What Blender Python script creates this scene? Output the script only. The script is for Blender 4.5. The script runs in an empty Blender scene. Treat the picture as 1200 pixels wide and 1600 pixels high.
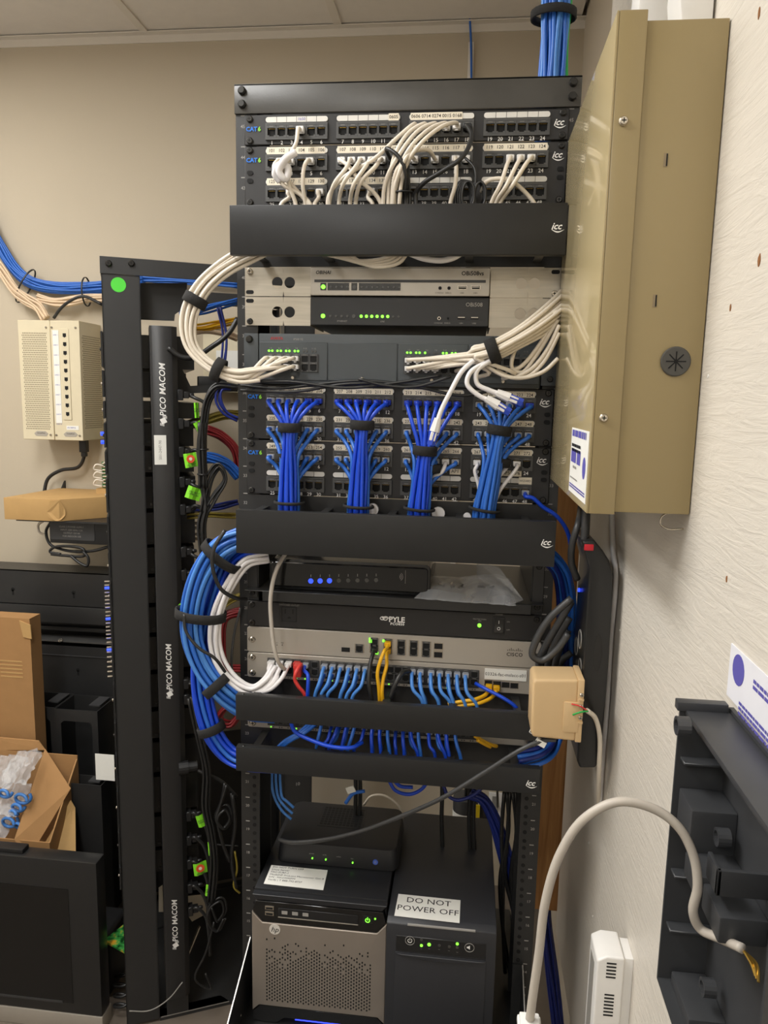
import bpy, bmesh, math, random
from mathutils import Vector, Matrix, Euler
random.seed(7)
sc = bpy.context.scene
COL = sc.collection

# ------------------------------------------------------------------ camera
CAM_F, IMG_W, IMG_H = 1164.4, 1200.0, 1600.0
CAM_C = Vector((0.11517, -1.1761, 1.66867))
YAW, PITCH, ROLL = 0.11135, 0.14975, 0.0211
def cam_rows():
    cz, sz, cx, sx, cr, sr = math.cos(YAW), math.sin(YAW), math.cos(PITCH), math.sin(PITCH), math.cos(ROLL), math.sin(ROLL)
    Rz = Matrix(((cz, sz, 0), (-sz, cz, 0), (0, 0, 1)))
    Rx = Matrix(((1, 0, 0), (0, cx, -sx), (0, sx, cx)))
    Rr = Matrix(((cr, 0, sr), (0, 1, 0), (-sr, 0, cr)))
    B = Matrix(((1, 0, 0), (0, 0, -1), (0, 1, 0)))
    return B @ Rr @ Rx @ Rz
RM = cam_rows(); RMT = RM.transposed()
cd = bpy.data.cameras.new('camera'); cam = bpy.data.objects.new('camera', cd); COL.objects.link(cam)
cd.sensor_fit = 'HORIZONTAL'; cd.sensor_width = 36.0; cd.lens = 36.0 * CAM_F / IMG_W; cd.clip_start = 0.02
mw = Matrix.Identity(4)
for i in range(3):
    mw[i][0] = RM[0][i]; mw[i][1] = -RM[1][i]; mw[i][2] = -RM[2][i]; mw[i][3] = CAM_C[i]
cam.matrix_world = mw
sc.camera = cam
# ------------------------------------------------------------------ world, lamps, exposure
wd = bpy.data.worlds.new('world'); sc.world = wd; wd.use_nodes = True
wd.node_tree.nodes['Background'].inputs[0].default_value = (1.0, 0.98, 0.95, 1)
wd.node_tree.nodes['Background'].inputs[1].default_value = 0.05
CEIL_Z = 2.775
LAMPS = [(-0.80, -0.60, 25.0), (-1.62, 0.10, 13.0), (-0.50, -2.45, 18.0)]
for lx, ly, pw in LAMPS:
    ld = bpy.data.lights.new('troffer_light', 'AREA'); ld.shape = 'RECTANGLE'; ld.size = 0.26; ld.size_y = 1.1
    ld.energy = pw; ld.color = (0.955, 0.98, 1.0)
    lo = bpy.data.objects.new('troffer_light', ld); COL.objects.link(lo); lo.location = (lx, ly, CEIL_Z - 0.045)
sc.view_settings.view_transform = 'Standard'; sc.view_settings.look = 'None'
sc.view_settings.exposure = 0.0; sc.view_settings.gamma = 1.0; sc.view_settings.use_curve_mapping = False

# ------------------------------------------------------------------ pixel helpers (a pixel gives a direction, the plane gives the distance)
def ray(px, py): return RMT @ Vector(((px - 600) / CAM_F, (py - 800) / CAM_F, 1.0))
def P(px, py, Y): d = ray(px, py); return CAM_C + d * ((Y - CAM_C.y) / d.y)
def PX(px, py, X): d = ray(px, py); return CAM_C + d * ((X - CAM_C.x) / d.x)
def PZ(px, py, Z): d = ray(px, py); return CAM_C + d * ((Z - CAM_C.z) / d.z)
LA = Vector((-0.651, 0.53, 0)); LS = Vector((0.905, 0.425, 0)).normalized(); LW = Vector((-LS.y, LS.x, 0))
LT = Matrix.Translation(LA) @ Matrix(((LS.x, LW.x, 0, 0), (LS.y, LW.y, 0, 0), (0, 0, 1, 0), (0, 0, 0, 1)))
def PS(px, py, b=0.0):
    d = ray(px, py); t = (LW.dot(LA - CAM_C) + b) / LW.dot(d); return CAM_C + d * t
def AZ(px, py, b=0.0):
    w = PS(px, py, b); return (w - LA).dot(LS), w.z
U = 0.04445; F0 = 0.09
def UZ(u): return u * U + F0          # top of rack unit u

# ------------------------------------------------------------------ materials
def lin(c): return c / 12.92 if c <= 0.04045 else ((c + 0.055) / 1.055) ** 2.4
def hexc(h): return tuple(lin(int(h[i:i + 2], 16) / 255) for i in (0, 2, 4)) + (1,)
MATS = {}
def mat(name, h, rough=0.5, metal=0.0, vary=0.06, scale=40.0, bump=0.0, bscale=200.0, emit=0.0, trans=0.0, alpha=1.0, coat=0.0, stretch=(1, 1, 1), spec=0.5):
    if name in MATS: return MATS[name]
    m = bpy.data.materials.new(name); m.use_nodes = True; nt = m.node_tree; b = nt.nodes['Principled BSDF']
    c = hexc(h)
    tc = nt.nodes.new('ShaderNodeTexCoord'); mp = nt.nodes.new('ShaderNodeMapping'); mp.inputs['Scale'].default_value = stretch
    nt.links.new(tc.outputs['Object'], mp.inputs[0])
    if vary:
        n = nt.nodes.new('ShaderNodeTexNoise'); n.inputs['Scale'].default_value = scale; n.inputs['Detail'].default_value = 3
        nt.links.new(mp.outputs[0], n.inputs['Vector'])
        r = nt.nodes.new('ShaderNodeMix'); r.data_type = 'RGBA'
        r.inputs['A'].default_value = tuple(x * (1 - vary * 2) for x in c[:3]) + (1,)
        r.inputs['B'].default_value = tuple(min(1, x * (1 + vary * 2)) for x in c[:3]) + (1,)
        nt.links.new(n.outputs[0], r.inputs['Factor']); nt.links.new(r.outputs['Result'], b.inputs['Base Color'])
    else:
        b.inputs['Base Color'].default_value = c
    if bump:
        n2 = nt.nodes.new('ShaderNodeTexNoise'); n2.inputs['Scale'].default_value = bscale; n2.inputs['Detail'].default_value = 4
        bp = nt.nodes.new('ShaderNodeBump'); bp.inputs['Strength'].default_value = bump; bp.inputs['Distance'].default_value = 0.002
        nt.links.new(mp.outputs[0], n2.inputs['Vector']); nt.links.new(n2.outputs[0], bp.inputs['Height']); nt.links.new(bp.outputs[0], b.inputs['Normal'])
    b.inputs['Roughness'].default_value = rough; b.inputs['Metallic'].default_value = metal
    b.inputs['Transmission Weight'].default_value = trans; b.inputs['Alpha'].default_value = alpha; b.inputs['Coat Weight'].default_value = coat
    b.inputs['Specular IOR Level'].default_value = spec
    if emit: b.inputs['Emission Color'].default_value = c; b.inputs['Emission Strength'].default_value = emit
    MATS[name] = m; return m
BLACK = mat('powder_coat_black', '292929', 0.36, vary=0.05, scale=60, bump=0.04, bscale=700, spec=0.3)
BLACK2 = mat('black_steel_satin', '2a2a2a', 0.36, vary=0.06, scale=30, bump=0.04, bscale=600)
LEFTBLK = mat('black_rack_enamel', '2d2d2d', 0.45, vary=0.05, scale=25, bump=0.04, bscale=500)
PANEL = mat('patch_panel_black', '232222', 0.5, vary=0.04)
PLASTIC = mat('black_plastic', '1d1d1e', 0.42, vary=0.05)
GLOSS = mat('gloss_black_plastic', '161616', 0.12, vary=0.03)
DKGREY = mat('dark_grey_plastic', '3b3b3c', 0.45, vary=0.05)
JACKG = mat('jack_grey', '4a4a49', 0.5, vary=0.04)
HOLE = mat('dark_cavity', '050505', 0.8, vary=0)
PIN = mat('gold_pins', 'b8964a', 0.3, 0.9, vary=0)
STRIP = mat('label_strip_white', 'dcd9d2', 0.45, vary=0.02)
PAPER = mat('label_paper_cream', 'e9dfcb', 0.6, vary=0.03)
INK = mat('ink_black', '1a1918', 0.7, vary=0)
INKP = mat('ink_purple', '5a55a8', 0.7, vary=0)
WHITEINK = mat('ink_white', 'f2f0ec', 0.6, vary=0)
GREYINK = mat('ink_grey', '9a9792', 0.6, vary=0)
REDINK = mat('ink_red', 'a82222', 0.6, vary=0)
CATBLUE = mat('ink_cat_blue', '1673d8', 0.6, vary=0); CATGREEN = mat('ink_cat_green', '8fdc3c', 0.6, vary=0)
ALU = mat('brushed_aluminium', 'b9b1a2', 0.38, 0.55, vary=0.10, scale=18, stretch=(1, 1, 14))
SILVER = mat('silver_bezel', 'b4ada2', 0.40, 0.35, vary=0.03, scale=20)
SILVER2 = mat('warm_silver_mesh', '9c9288', 0.42, 0.5, vary=0.04, scale=20)
CHROME = mat('nickel_screw', 'c4bcae', 0.25, 0.9, vary=0.03)
DKSCREW = mat('black_screw', '3a3937', 0.28, 0.7, vary=0.03)
AVAYA = mat('slate_steel', '454a4d', 0.5, vary=0.04)
WCAB = mat('white_cable', 'e2d8c8', 0.42, vary=0.03)
WCAB2 = mat('bright_white_cable', 'ebe8e8', 0.38, vary=0.02)
GCAB = mat('grey_cable', 'b5ada2', 0.42, vary=0.04)
BCAB = mat('royal_blue_cable', '1546c8', 0.36, vary=0.05)
BCAB2 = mat('mid_blue_cable', '2a66c0', 0.38, vary=0.05)
LBCAB = mat('light_blue_cable', '4a86d2', 0.38, vary=0.05)
NCAB = mat('navy_cable', '1a2a78', 0.4, vary=0.05)
KCAB = mat('black_cable', '222222', 0.38, vary=0.04)
KCAB2 = mat('charcoal_cord', '3a3a3a', 0.42, vary=0.04)
YCAB = mat('yellow_cable', 'e3ac16', 0.4, vary=0.04)
RCAB = mat('red_cable', 'd23a34', 0.4, vary=0.04)
DRCAB = mat('dark_red_cable', '7c1c20', 0.45, vary=0.08)
GNCAB = mat('green_cable', '22a347', 0.4, vary=0.04)
OLIVE = mat('olive_cable', '8a7a2c', 0.5, vary=0.06)
PEACH = mat('peach_cable', 'dcc3a4', 0.5, vary=0.04)
CLEAR = mat('clear_plug', 'c9ced6', 0.15, vary=0.0, alpha=0.55)
CLEARW = mat('milky_plug', 'e8e6e4', 0.25, vary=0.02)
BPLUG = mat('blue_boot', '1d3fc4', 0.35, vary=0.03)
VELCRO = mat('velcro_black', '242322', 0.95, vary=0.1, scale=300, bump=0.4, bscale=900)
LEDG = mat('led_green', '79ff3a', 0.3, vary=0, emit=2.2)
LEDB = mat('led_blue', '2f4cff', 0.3, vary=0, emit=1.6)
LEDR = mat('led_red', 'b01c28', 0.3, vary=0, emit=0.25)
LEDOFF = mat('led_off', '7d7a76', 0.3, vary=0)
LEDDK = mat('led_off_dark', '4a4946', 0.3, vary=0)
TAN = mat('tan_enamel', '97865f', 0.33, vary=0.02, scale=6)
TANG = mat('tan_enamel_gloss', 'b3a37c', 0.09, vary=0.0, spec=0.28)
CREAM = mat('cream_plastic', 'd9cdaf', 0.5, vary=0.02)
CREAMD = mat('cream_shadow_hole', '7c715a', 0.8, vary=0)
BEIGE = mat('beige_plastic', 'd0b184', 0.5, vary=0.02)
CARD = mat('cardboard', 'a67d4f', 0.85, vary=0.05, scale=25, bump=0.08, bscale=150)
CARDK = mat('cardboard_kraft', 'bb9660', 0.8, vary=0.04, scale=30)
WOOD = None
TAGG = mat('lime_tag', '86e02c', 0.55, vary=0.04)
TAGR = mat('tag_orange', 'e0562a', 0.55, vary=0)
TAGW = mat('tag_white', 'ecebe4', 0.6, vary=0.02)
BAG = mat('clear_bag', 'eceef0', 0.12, vary=0.03, alpha=0.24)
BAG2 = mat('milky_bag', 'dfe1e4', 0.15, vary=0.04, alpha=0.34)
YTAG = mat('yellow_tag', 'f0d21e', 0.55, vary=0.02)
GREYP = mat('grey_plastic', '8f8c86', 0.5, vary=0.03)
WPLAS = mat('white_plastic', 'e6e4e0', 0.42, vary=0.02)
PCBG = mat('green_board', '3c6b3a', 0.5, vary=0.1)

# ------------------------------------------------------------------ mesh helpers
class MB:
    def __init__(s): s.v = []; s.f = []; s.m = []
    def add(s, verts, faces, mi=0):
        o = len(s.v); s.v += [tuple(v) for v in verts]
        for f in faces: s.f.append(tuple(i + o for i in f)); s.m.append(mi)
        return s
    def box(s, x0, x1, y0, y1, z0, z1, mi=0):
        v = [(x, y, z) for x in (x0, x1) for y in (y0, y1) for z in (z0, z1)]
        return s.add(v, [(0, 1, 3, 2), (4, 6, 7, 5), (0, 4, 5, 1), (2, 3, 7, 6), (0, 2, 6, 4), (1, 5, 7, 3)], mi)
    def prism(s, pts, axis, a, b, mi=0):
        """pts in the two other axes in x,y,z order"""
        n = len(pts); vs = []
        for c in (a, b):
            for p in pts:
                q = list(p); q.insert('xyz'.index(axis), c); vs.append(q)
        fs = [tuple(range(n))[::-1], tuple(range(n, 2 * n))] + [(i, (i + 1) % n, n + (i + 1) % n, n + i) for i in range(n)]
        return s.add(vs, fs, mi)
    def cyl(s, p0, p1, r, n=12, mi=0, r2=None):
        p0 = Vector(p0); p1 = Vector(p1); r2 = r if r2 is None else r2
        t = (p1 - p0).normalized(); u = t.orthogonal().normalized(); w = t.cross(u)
        vs = [p0 + (u * math.cos(a) + w * math.sin(a)) * r for a in [2 * math.pi * i / n for i in range(n)]] + \
             [p1 + (u * math.cos(a) + w * math.sin(a)) * r2 for a in [2 * math.pi * i / n for i in range(n)]]
        return s.add(vs, [tuple(range(n))[::-1], tuple(range(n, 2 * n))] + [(i, (i + 1) % n, n + (i + 1) % n, n + i) for i in range(n)], mi)
    def ring(s, c, ax, r0, r1, h, n=20, mi=0):
        c = Vector(c); t = Vector(ax).normalized(); u = t.orthogonal().normalized(); w = t.cross(u); vs = []
        for k, (r, z) in enumerate(((r0, 0), (r1, 0), (r1, h), (r0, h))):
            for i in range(n):
                a = 2 * math.pi * i / n; vs.append(c + (u * math.cos(a) + w * math.sin(a)) * r + t * z)
        fs = []
        for k in range(4):
            for i in range(n):
                j = (i + 1) % n; k2 = (k + 1) % 4; fs.append((k * n + i, k * n + j, k2 * n + j, k2 * n + i))
        return s.add(vs, fs, mi)
    def tube(s, pts, r, n=8, mi=0, closed=False):
        pts = [Vector(p) for p in pts]; m = len(pts); vs = []; u = None
        for i in range(m):
            a = pts[max(i - 1, 0)]; b = pts[min(i + 1, m - 1)]
            if closed: a = pts[(i - 1) % m]; b = pts[(i + 1) % m]
            t = (b - a)
            t = t.normalized() if t.length > 1e-9 else Vector((0, 0, 1))
            if u is None: u = t.orthogonal().normalized()
            else:
                u = (u - t * u.dot(t)); u = u.normalized() if u.length > 1e-6 else t.orthogonal().normalized()
            w = t.cross(u); rr = r[i] if isinstance(r, (list, tuple)) else r
            vs += [pts[i] + (u * math.cos(2 * math.pi * k / n) + w * math.sin(2 * math.pi * k / n)) * rr for k in range(n)]
        fs = []
        for i in range(m if closed else m - 1):
            j = (i + 1) % m
            for k in range(n): k2 = (k + 1) % n; fs.append((i * n + k, i * n + k2, j * n + k2, j * n + k))
        if not closed: fs += [tuple(range(n))[::-1], tuple(range((m - 1) * n, m * n))]
        return s.add(vs, fs, mi)
    def mesh(s, name, mats, bev=0.0, seg=2, smooth=False, T=None):
        me = bpy.data.meshes.new(name); v = s.v
        if T is not None: v = [T @ Vector(p) for p in v]
        me.from_pydata(v, [], s.f)
        for m in (mats if isinstance(mats, (list, tuple)) else [mats]): me.materials.append(m)
        me.polygons.foreach_set('material_index', s.m)
        bm = bmesh.new(); bm.from_mesh(me)
        bmesh.ops.recalc_face_normals(bm, faces=bm.faces)
        if bev:
            es = [e for e in bm.edges if len(e.link_faces) == 2 and e.calc_face_angle(0) > 0.6]
            bmesh.ops.bevel(bm, geom=es, offset=bev, offset_type='OFFSET', segments=seg, profile=0.6, affect='EDGES', clamp_overlap=True)
        bm.to_mesh(me); bm.free()
        if smooth:
            for p in me.polygons: p.use_smooth = True
        elif bev:
            me.shade_smooth() if hasattr(me, 'shade_smooth') else None
            try: me.set_sharp_from_angle(angle=0.7)
            except Exception: pass
        return me
    def build(s, name, mats, parent=None, bev=0.0, seg=2, smooth=False, T=None, label=None):
        return obj(name, s.mesh(name, mats, bev, seg, smooth, T), parent, label=label)
def obj(name, me, parent=None, M=None, label=None):
    o = bpy.data.objects.new(name, me); COL.objects.link(o)
    if M is not None: o.matrix_basis = M
    if parent is not None:
        o.parent = parent; o.matrix_parent_inverse = parent.matrix_basis.inverted()
    if label: o['label'] = label
    return o
def tag(o, label=None, cat=None, group=None, kind=None):
    if label: o['label'] = label
    if cat: o['category'] = cat
    if group: o['group'] = group
    if kind: o['kind'] = kind
    return o
def thing(name, label, cat, loc=(0, 0, 0), group=None):
    o = bpy.data.objects.new(name, None); COL.objects.link(o); o.empty_display_size = 0.05
    o.matrix_basis = Matrix.Translation(Vector(loc)); return tag(o, label, cat, group)
def box(x0, x1, y0, y1, z0, z1): return MB().box(x0, x1, y0, y1, z0, z1)
# text: flat print as thin mesh, facing -y unless M says otherwise
TXT = {}
def text_mesh(s, size, m, bold=0.0, shear=0.0, align='CENTER', space=1.0):
    key = (s, round(size, 5), m.name, bold, shear, align, space)
    if key in TXT: return TXT[key]
    c = bpy.data.curves.new('print', 'FONT'); c.body = s; c.size = size; c.resolution_u = 2; c.align_x = align; c.align_y = 'CENTER'
    c.offset = bold * size; c.shear = shear; c.extrude = 0.0; c.space_character = space; c.space_line = 0.85
    o = bpy.data.objects.new('print', c)
    me = bpy.data.meshes.new_from_object(o)
    bpy.data.objects.remove(o); bpy.data.curves.remove(c)
    me.materials.clear(); me.materials.append(m); TXT[key] = me; return me
RX90 = Matrix.Rotation(math.pi / 2, 4, 'X')
def text(name, s, loc, size, m, parent, bold=0.0, shear=0.0, align='CENTER', R=None, space=1.0):
    M = Matrix.Translation(Vector(loc)) @ (R if R is not None else RX90)
    return obj(name, text_mesh(s, size, m, bold, shear, align, space), parent, M)
def join_text(name, items, m, parent, R=None):
    """items: (string, loc, size, bold); one flat print"""
    mb = MB()
    for s, loc, size, bold in items:
        me = text_mesh(s, size, m, bold); M = Matrix.Translation(Vector(loc)) @ (R if R is not None else RX90)
        mb.add([M @ v.co for v in me.vertices], [tuple(p.vertices) for p in me.polygons])
    me = bpy.data.meshes.new(name); me.from_pydata(mb.v, [], mb.f); me.materials.append(m)
    return obj(name, me, parent)
# curves
def spline(pts, n=6):
    pts = [Vector(p) for p in pts]; out = []
    if len(pts) < 3:
        return [pts[0].lerp(pts[-1], i / n) for i in range(n + 1)]
    q = [pts[0] * 2 - pts[1]] + pts + [pts[-1] * 2 - pts[-2]]
    for i in range(1, len(q) - 2):
        p0, p1, p2, p3 = q[i - 1:i + 3]
        t0 = 0.0; t1 = t0 + max((p1 - p0).length, 1e-5) ** 0.5; t2 = t1 + max((p2 - p1).length, 1e-5) ** 0.5; t3 = t2 + max((p3 - p2).length, 1e-5) ** 0.5
        for k in range(n):
            t = t1 + (t2 - t1) * k / n
            a1 = p0 * ((t1 - t) / (t1 - t0)) + p1 * ((t - t0) / (t1 - t0)); a2 = p1 * ((t2 - t) / (t2 - t1)) + p2 * ((t - t1) / (t2 - t1)); a3 = p2 * ((t3 - t) / (t3 - t2)) + p3 * ((t - t2) / (t3 - t2))
            b1 = a1 * ((t2 - t) / (t2 - t0)) + a2 * ((t - t0) / (t2 - t0)); b2 = a2 * ((t3 - t) / (t3 - t1)) + a3 * ((t - t1) / (t3 - t1))
            out.append(b1 * ((t2 - t) / (t2 - t1)) + b2 * ((t - t1) / (t2 - t1)))
    out.append(pts[-1]); return out
def cable(pts, r, m, label, cat='cable', group=None, name='patch_cable', n=6, sides=8, parent=None):
    mb = MB().tube(spline(pts, n), r, sides); o = mb.build(name, m, parent, smooth=True)
    if parent is None: tag(o, label, cat, group)
    return o
PLUGS = {}
def plug(pos, direction, m, parent, size=(0.0114, 0.0080, 0.020), boot=None, name='plug', up=(0, 0, 1)):
    """a modular plug whose back end is at pos; direction points out of the jack"""
    key = (m.name, size, boot.name if boot else None)
    if key not in PLUGS:
        w, h, l = size; mb = MB().box(-w / 2, w / 2, -h / 2, h / 2, -l * 0.55, 0.0)
        mb.prism([(-h / 2, -l * 0.5), (-h / 2 - 0.0025, -0.001), (-h / 2 - 0.001, 0.0), (-h / 2, -0.004)], 'x', -w * 0.22, w * 0.22)
        me = mb.mesh('plug', m, bev=0.0008, seg=1)
        bo = None
        if boot:
            b2 = MB().tube([(0, 0, -0.002), (0, 0, 0.006), (0, 0, 0.016)], [0.0052, 0.0046, 0.0036], 8); bo = b2.mesh('boot', boot, smooth=True)
        PLUGS[key] = (me, bo)
    me, bo = PLUGS[key]
    d = Vector(direction).normalized(); x = Vector(up).cross(d)
    x = x.normalized() if x.length > 1e-4 else Vector((1, 0, 0)); y = d.cross(x)
    M = Matrix.Translation(Vector(pos)) @ Matrix(((x.x, y.x, d.x, 0), (x.y, y.y, d.y, 0), (x.z, y.z, d.z, 0), (0, 0, 0, 1)))
    o = obj(name, me, parent, M)
    if bo: obj('boot', bo, o, M)
    return o
def hexpack(n, pitch):
    pts = []
    for i in range(-6, 7):
        for j in range(-6, 7):
            pts.append(((i + 0.5 * (j % 2)) * pitch, j * pitch * 0.866))
    cx, cy = pitch * 0.25, pitch * 0.2
    pts.sort(key=lambda p: (p[0] - cx) ** 2 + (p[1] - cy) ** 2); pts = pts[:n]
    mx = sum(p[0] for p in pts) / n; my = sum(p[1] for p in pts) / n
    return [(p[0] - mx, p[1] - my) for p in pts]
def frames(path, ref=(0, 1, 0)):
    """v is the given reference made perpendicular, u the third axis"""
    out = []; ref = Vector(ref)
    for i in range(len(path)):
        t = (path[min(i + 1, len(path) - 1)] - path[max(i - 1, 0)]).normalized()
        v = (ref - t * ref.dot(t)).normalized(); out.append((t, v.cross(t).normalized(), v))
    return out
def strap(c, t, u, ru, rv, w=0.018, th=0.0022, m=None, label='', group=None, name='velcro_strap', tail=True):
    """a flat band round a bundle: c centre, t along the bundle, u one cross axis"""
    c = Vector(c); t = Vector(t).normalized(); u = Vector(u); u = (u - t * u.dot(t)).normalized(); v = t.cross(u); n = 20; vs = []; mb = MB()
    prof = [(0, -w / 2), (th, -w / 2 + 0.001), (th, w / 2 - 0.001), (0, w / 2)]
    for i in range(n):
        a = 2 * math.pi * i / n
        for (o, h) in prof: vs.append(c + u * math.cos(a) * (ru + o) + v * math.sin(a) * (rv + o) + t * h)
    fs = [(i * 4 + k, i * 4 + (k + 1) % 4, ((i + 1) % n) * 4 + (k + 1) % 4, ((i + 1) % n) * 4 + k) for i in range(n) for k in range(4)]
    mb.add(vs, fs)
    o = mb.build(name, m or VELCRO, smooth=True); return tag(o, label, 'strap' if 'tie' not in name else 'cable tie', group)
def screw(parent, c, ax, r=0.0045, m=None, name='screw', slot=True, h=0.003):
    mb = MB(); c = Vector(c); ax = Vector(ax).normalized()
    mb.cyl(c, c + ax * h * 0.5, r, 14, 0); mb.cyl(c + ax * h * 0.5, c + ax * h, r, 14, 0, r * 0.72)
    if slot:
        u = ax.orthogonal().normalized() if abs(ax.z) > 0.9 else Vector((0, 0, 1)); w = ax.cross(u)
        for a in (u, w):
            b = u if a is w else w; p = c + ax * (h + 0.0001)
            q = [p + a * r * 0.5 + b * r * 0.11, p - a * r * 0.5 + b * r * 0.11, p - a * r * 0.5 - b * r * 0.11, p + a * r * 0.5 - b * r * 0.11]
            mb.add(q, [(0, 1, 2, 3)], 1)
    return mb.build(name, [m or DKSCREW, HOLE], parent, smooth=False)
def disc(name, c, ax, r, m, parent, h=0.0012, n=14):
    c = Vector(c); return MB().cyl(c, c + Vector(ax).normalized() * h, r, n).build(name, m, parent)
def rbox(x0, x1, z0, z1, rad, n=5):
    pts = []
    for cx, cz, a0 in ((x1 - rad, z1 - rad, 0), (x0 + rad, z1 - rad, 90), (x0 + rad, z0 + rad, 180), (x1 - rad, z0 + rad, 270)):
        for k in range(n + 1): a = math.radians(a0 + 90 * k / n); pts.append((cx + rad * math.cos(a), cz + rad * math.sin(a)))
    return pts
# ------------------------------------------------------------------ the room
WALL = mat('painted_drywall_tan', 'c0b49f', 0.75, vary=0.015, scale=3, bump=0.08, bscale=180)
WALLR = mat('painted_drywall_grey', 'c6bba9', 0.75, vary=0.015, scale=3, bump=0.08, bscale=180)
WALLN = mat('painted_drywall_pale', 'd6d2ca', 0.75, vary=0.015, scale=3, bump=0.08, bscale=180)
FLOOR = mat('vinyl_floor_brown', '6e6459', 0.55, vary=0.10, scale=14)
TILE = mat('ceiling_tile', 'e6e0d8', 0.85, vary=0.02, scale=30, bump=0.12, bscale=350)
TBAR = mat('ceiling_grid_white', 'e0d9ce', 0.5, vary=0.01)
def make_ply():
    m = mat('painted_plywood', 'dcd5c9', 0.42, vary=0.02, scale=4); nt = m.node_tree; b = nt.nodes['Principled BSDF']
    tc = nt.nodes.new('ShaderNodeTexCoord'); mp = nt.nodes.new('ShaderNodeMapping'); mp.inputs['Scale'].default_value = (1, 5, 42); mp.inputs['Rotation'].default_value = (0.12, 0, 0)
    n = nt.nodes.new('ShaderNodeTexNoise'); n.inputs['Scale'].default_value = 2.2; n.inputs['Detail'].default_value = 7; n.inputs['Distortion'].default_value = 1.4; n.inputs['Roughness'].default_value = 0.62
    bp = nt.nodes.new('ShaderNodeBump'); bp.inputs['Strength'].default_value = 0.5; bp.inputs['Distance'].default_value = 0.003
    nt.links.new(tc.outputs['Object'], mp.inputs[0]); nt.links.new(mp.outputs[0], n.inputs['Vector']); nt.links.new(n.outputs[0], bp.inputs['Height']); nt.links.new(bp.outputs[0], b.inputs['Normal'])
    return m
PLY = make_ply()
def make_wood():
    m = mat('raw_pine', 'a06a35', 0.6, vary=0.0); nt = m.node_tree; b = nt.nodes['Principled BSDF']
    tc = nt.nodes.new('ShaderNodeTexCoord'); mp = nt.nodes.new('ShaderNodeMapping'); mp.inputs['Scale'].default_value = (30, 30, 2.2)
    n = nt.nodes.new('ShaderNodeTexNoise'); n.inputs['Scale'].default_value = 2.5; n.inputs['Detail'].default_value = 5; n.inputs['Distortion'].default_value = 0.8
    cr = nt.nodes.new('ShaderNodeValToRGB'); cr.color_ramp.elements[0].color = hexc('a5713f'); cr.color_ramp.elements[1].color = hexc('d3a066'); cr.color_ramp.elements[0].position = 0.3; cr.color_ramp.elements[1].position = 0.7
    nt.links.new(tc.outputs['Object'], mp.inputs[0]); nt.links.new(mp.outputs[0], n.inputs['Vector']); nt.links.new(n.outputs[0], cr.inputs[0]); nt.links.new(cr.outputs[0], b.inputs['Base Color'])
    return m
WOOD = make_wood()
YB, XR, XL, YF = 1.235, 0.405, -2.1, -3.2
def struct(o, label=None): return tag(o, label, None, None, 'structure')
struct(box(XL, XR, YF, YB, -0.1, 0.0).build('floor', FLOOR), 'brown vinyl floor under the racks and boxes')
struct(box(XL - 0.1, XR + 0.1, YB, YB + 0.1, -0.1, CEIL_Z + 0.2).build('wall_back', WALL), 'tan painted wall behind the racks')
struct(box(XR, XR + 0.1, YF, YB, -0.1, CEIL_Z + 0.2).build('wall_right', WALLR), 'pale painted wall behind the plywood board')
struct(box(XL - 0.1, XL, YF, YB, -0.1, CEIL_Z + 0.2).build('wall_left', WALLN), 'pale painted side wall of the server closet')
struct(box(XL - 0.1, XR + 0.1, YF - 0.1, YF, -0.1, CEIL_Z + 0.2).build('wall_front', WALLN), 'pale painted wall facing the racks')
ceil = struct(box(XL - 0.1, XR + 0.1, YF - 0.1, YB + 0.1, CEIL_Z + 0.03, CEIL_Z + 0.12).build('ceiling', TILE), 'suspended ceiling of pale square tiles')
tx = [-2.15, -1.536, -0.928, -0.322, 0.284, 0.42]; ty = [YB - 0.61 * k for k in range(0, 8)]
for i in range(5):
    for j in range(7):
        x0, x1, y1, y0 = max(tx[i], XL) + 0.012, min(tx[i + 1], XR) - 0.012, ty[j] - 0.012, ty[j + 1] + 0.012
        if any(x0 - 0.2 < lx < x1 + 0.2 and y0 - 0.35 < ly < y1 + 0.35 for lx, ly, _ in LAMPS): pass
        if x1 - x0 > 0.05: box(x0, x1, max(y0, YF), y1, CEIL_Z + 0.004, CEIL_Z + 0.02).build('ceiling_tile', TILE, ceil)
for x in tx[1:5]: box(x - 0.012, x + 0.012, YF, YB, CEIL_Z - 0.001, CEIL_Z + 0.012).build('ceiling_grid_bar', TBAR, ceil)
for y in ty[1:7]: box(XL, XR, y - 0.012, y + 0.012, CEIL_Z - 0.0005, CEIL_Z + 0.012).build('ceiling_grid_bar', TBAR, ceil)
MB().box(XL, XR, YB - 0.024, YB, CEIL_Z - 0.002, CEIL_Z + 0.001).box(XL, XR, YB - 0.003, YB, CEIL_Z - 0.024, CEIL_Z - 0.002).build('ceiling_wall_angle', TBAR, ceil)
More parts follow.
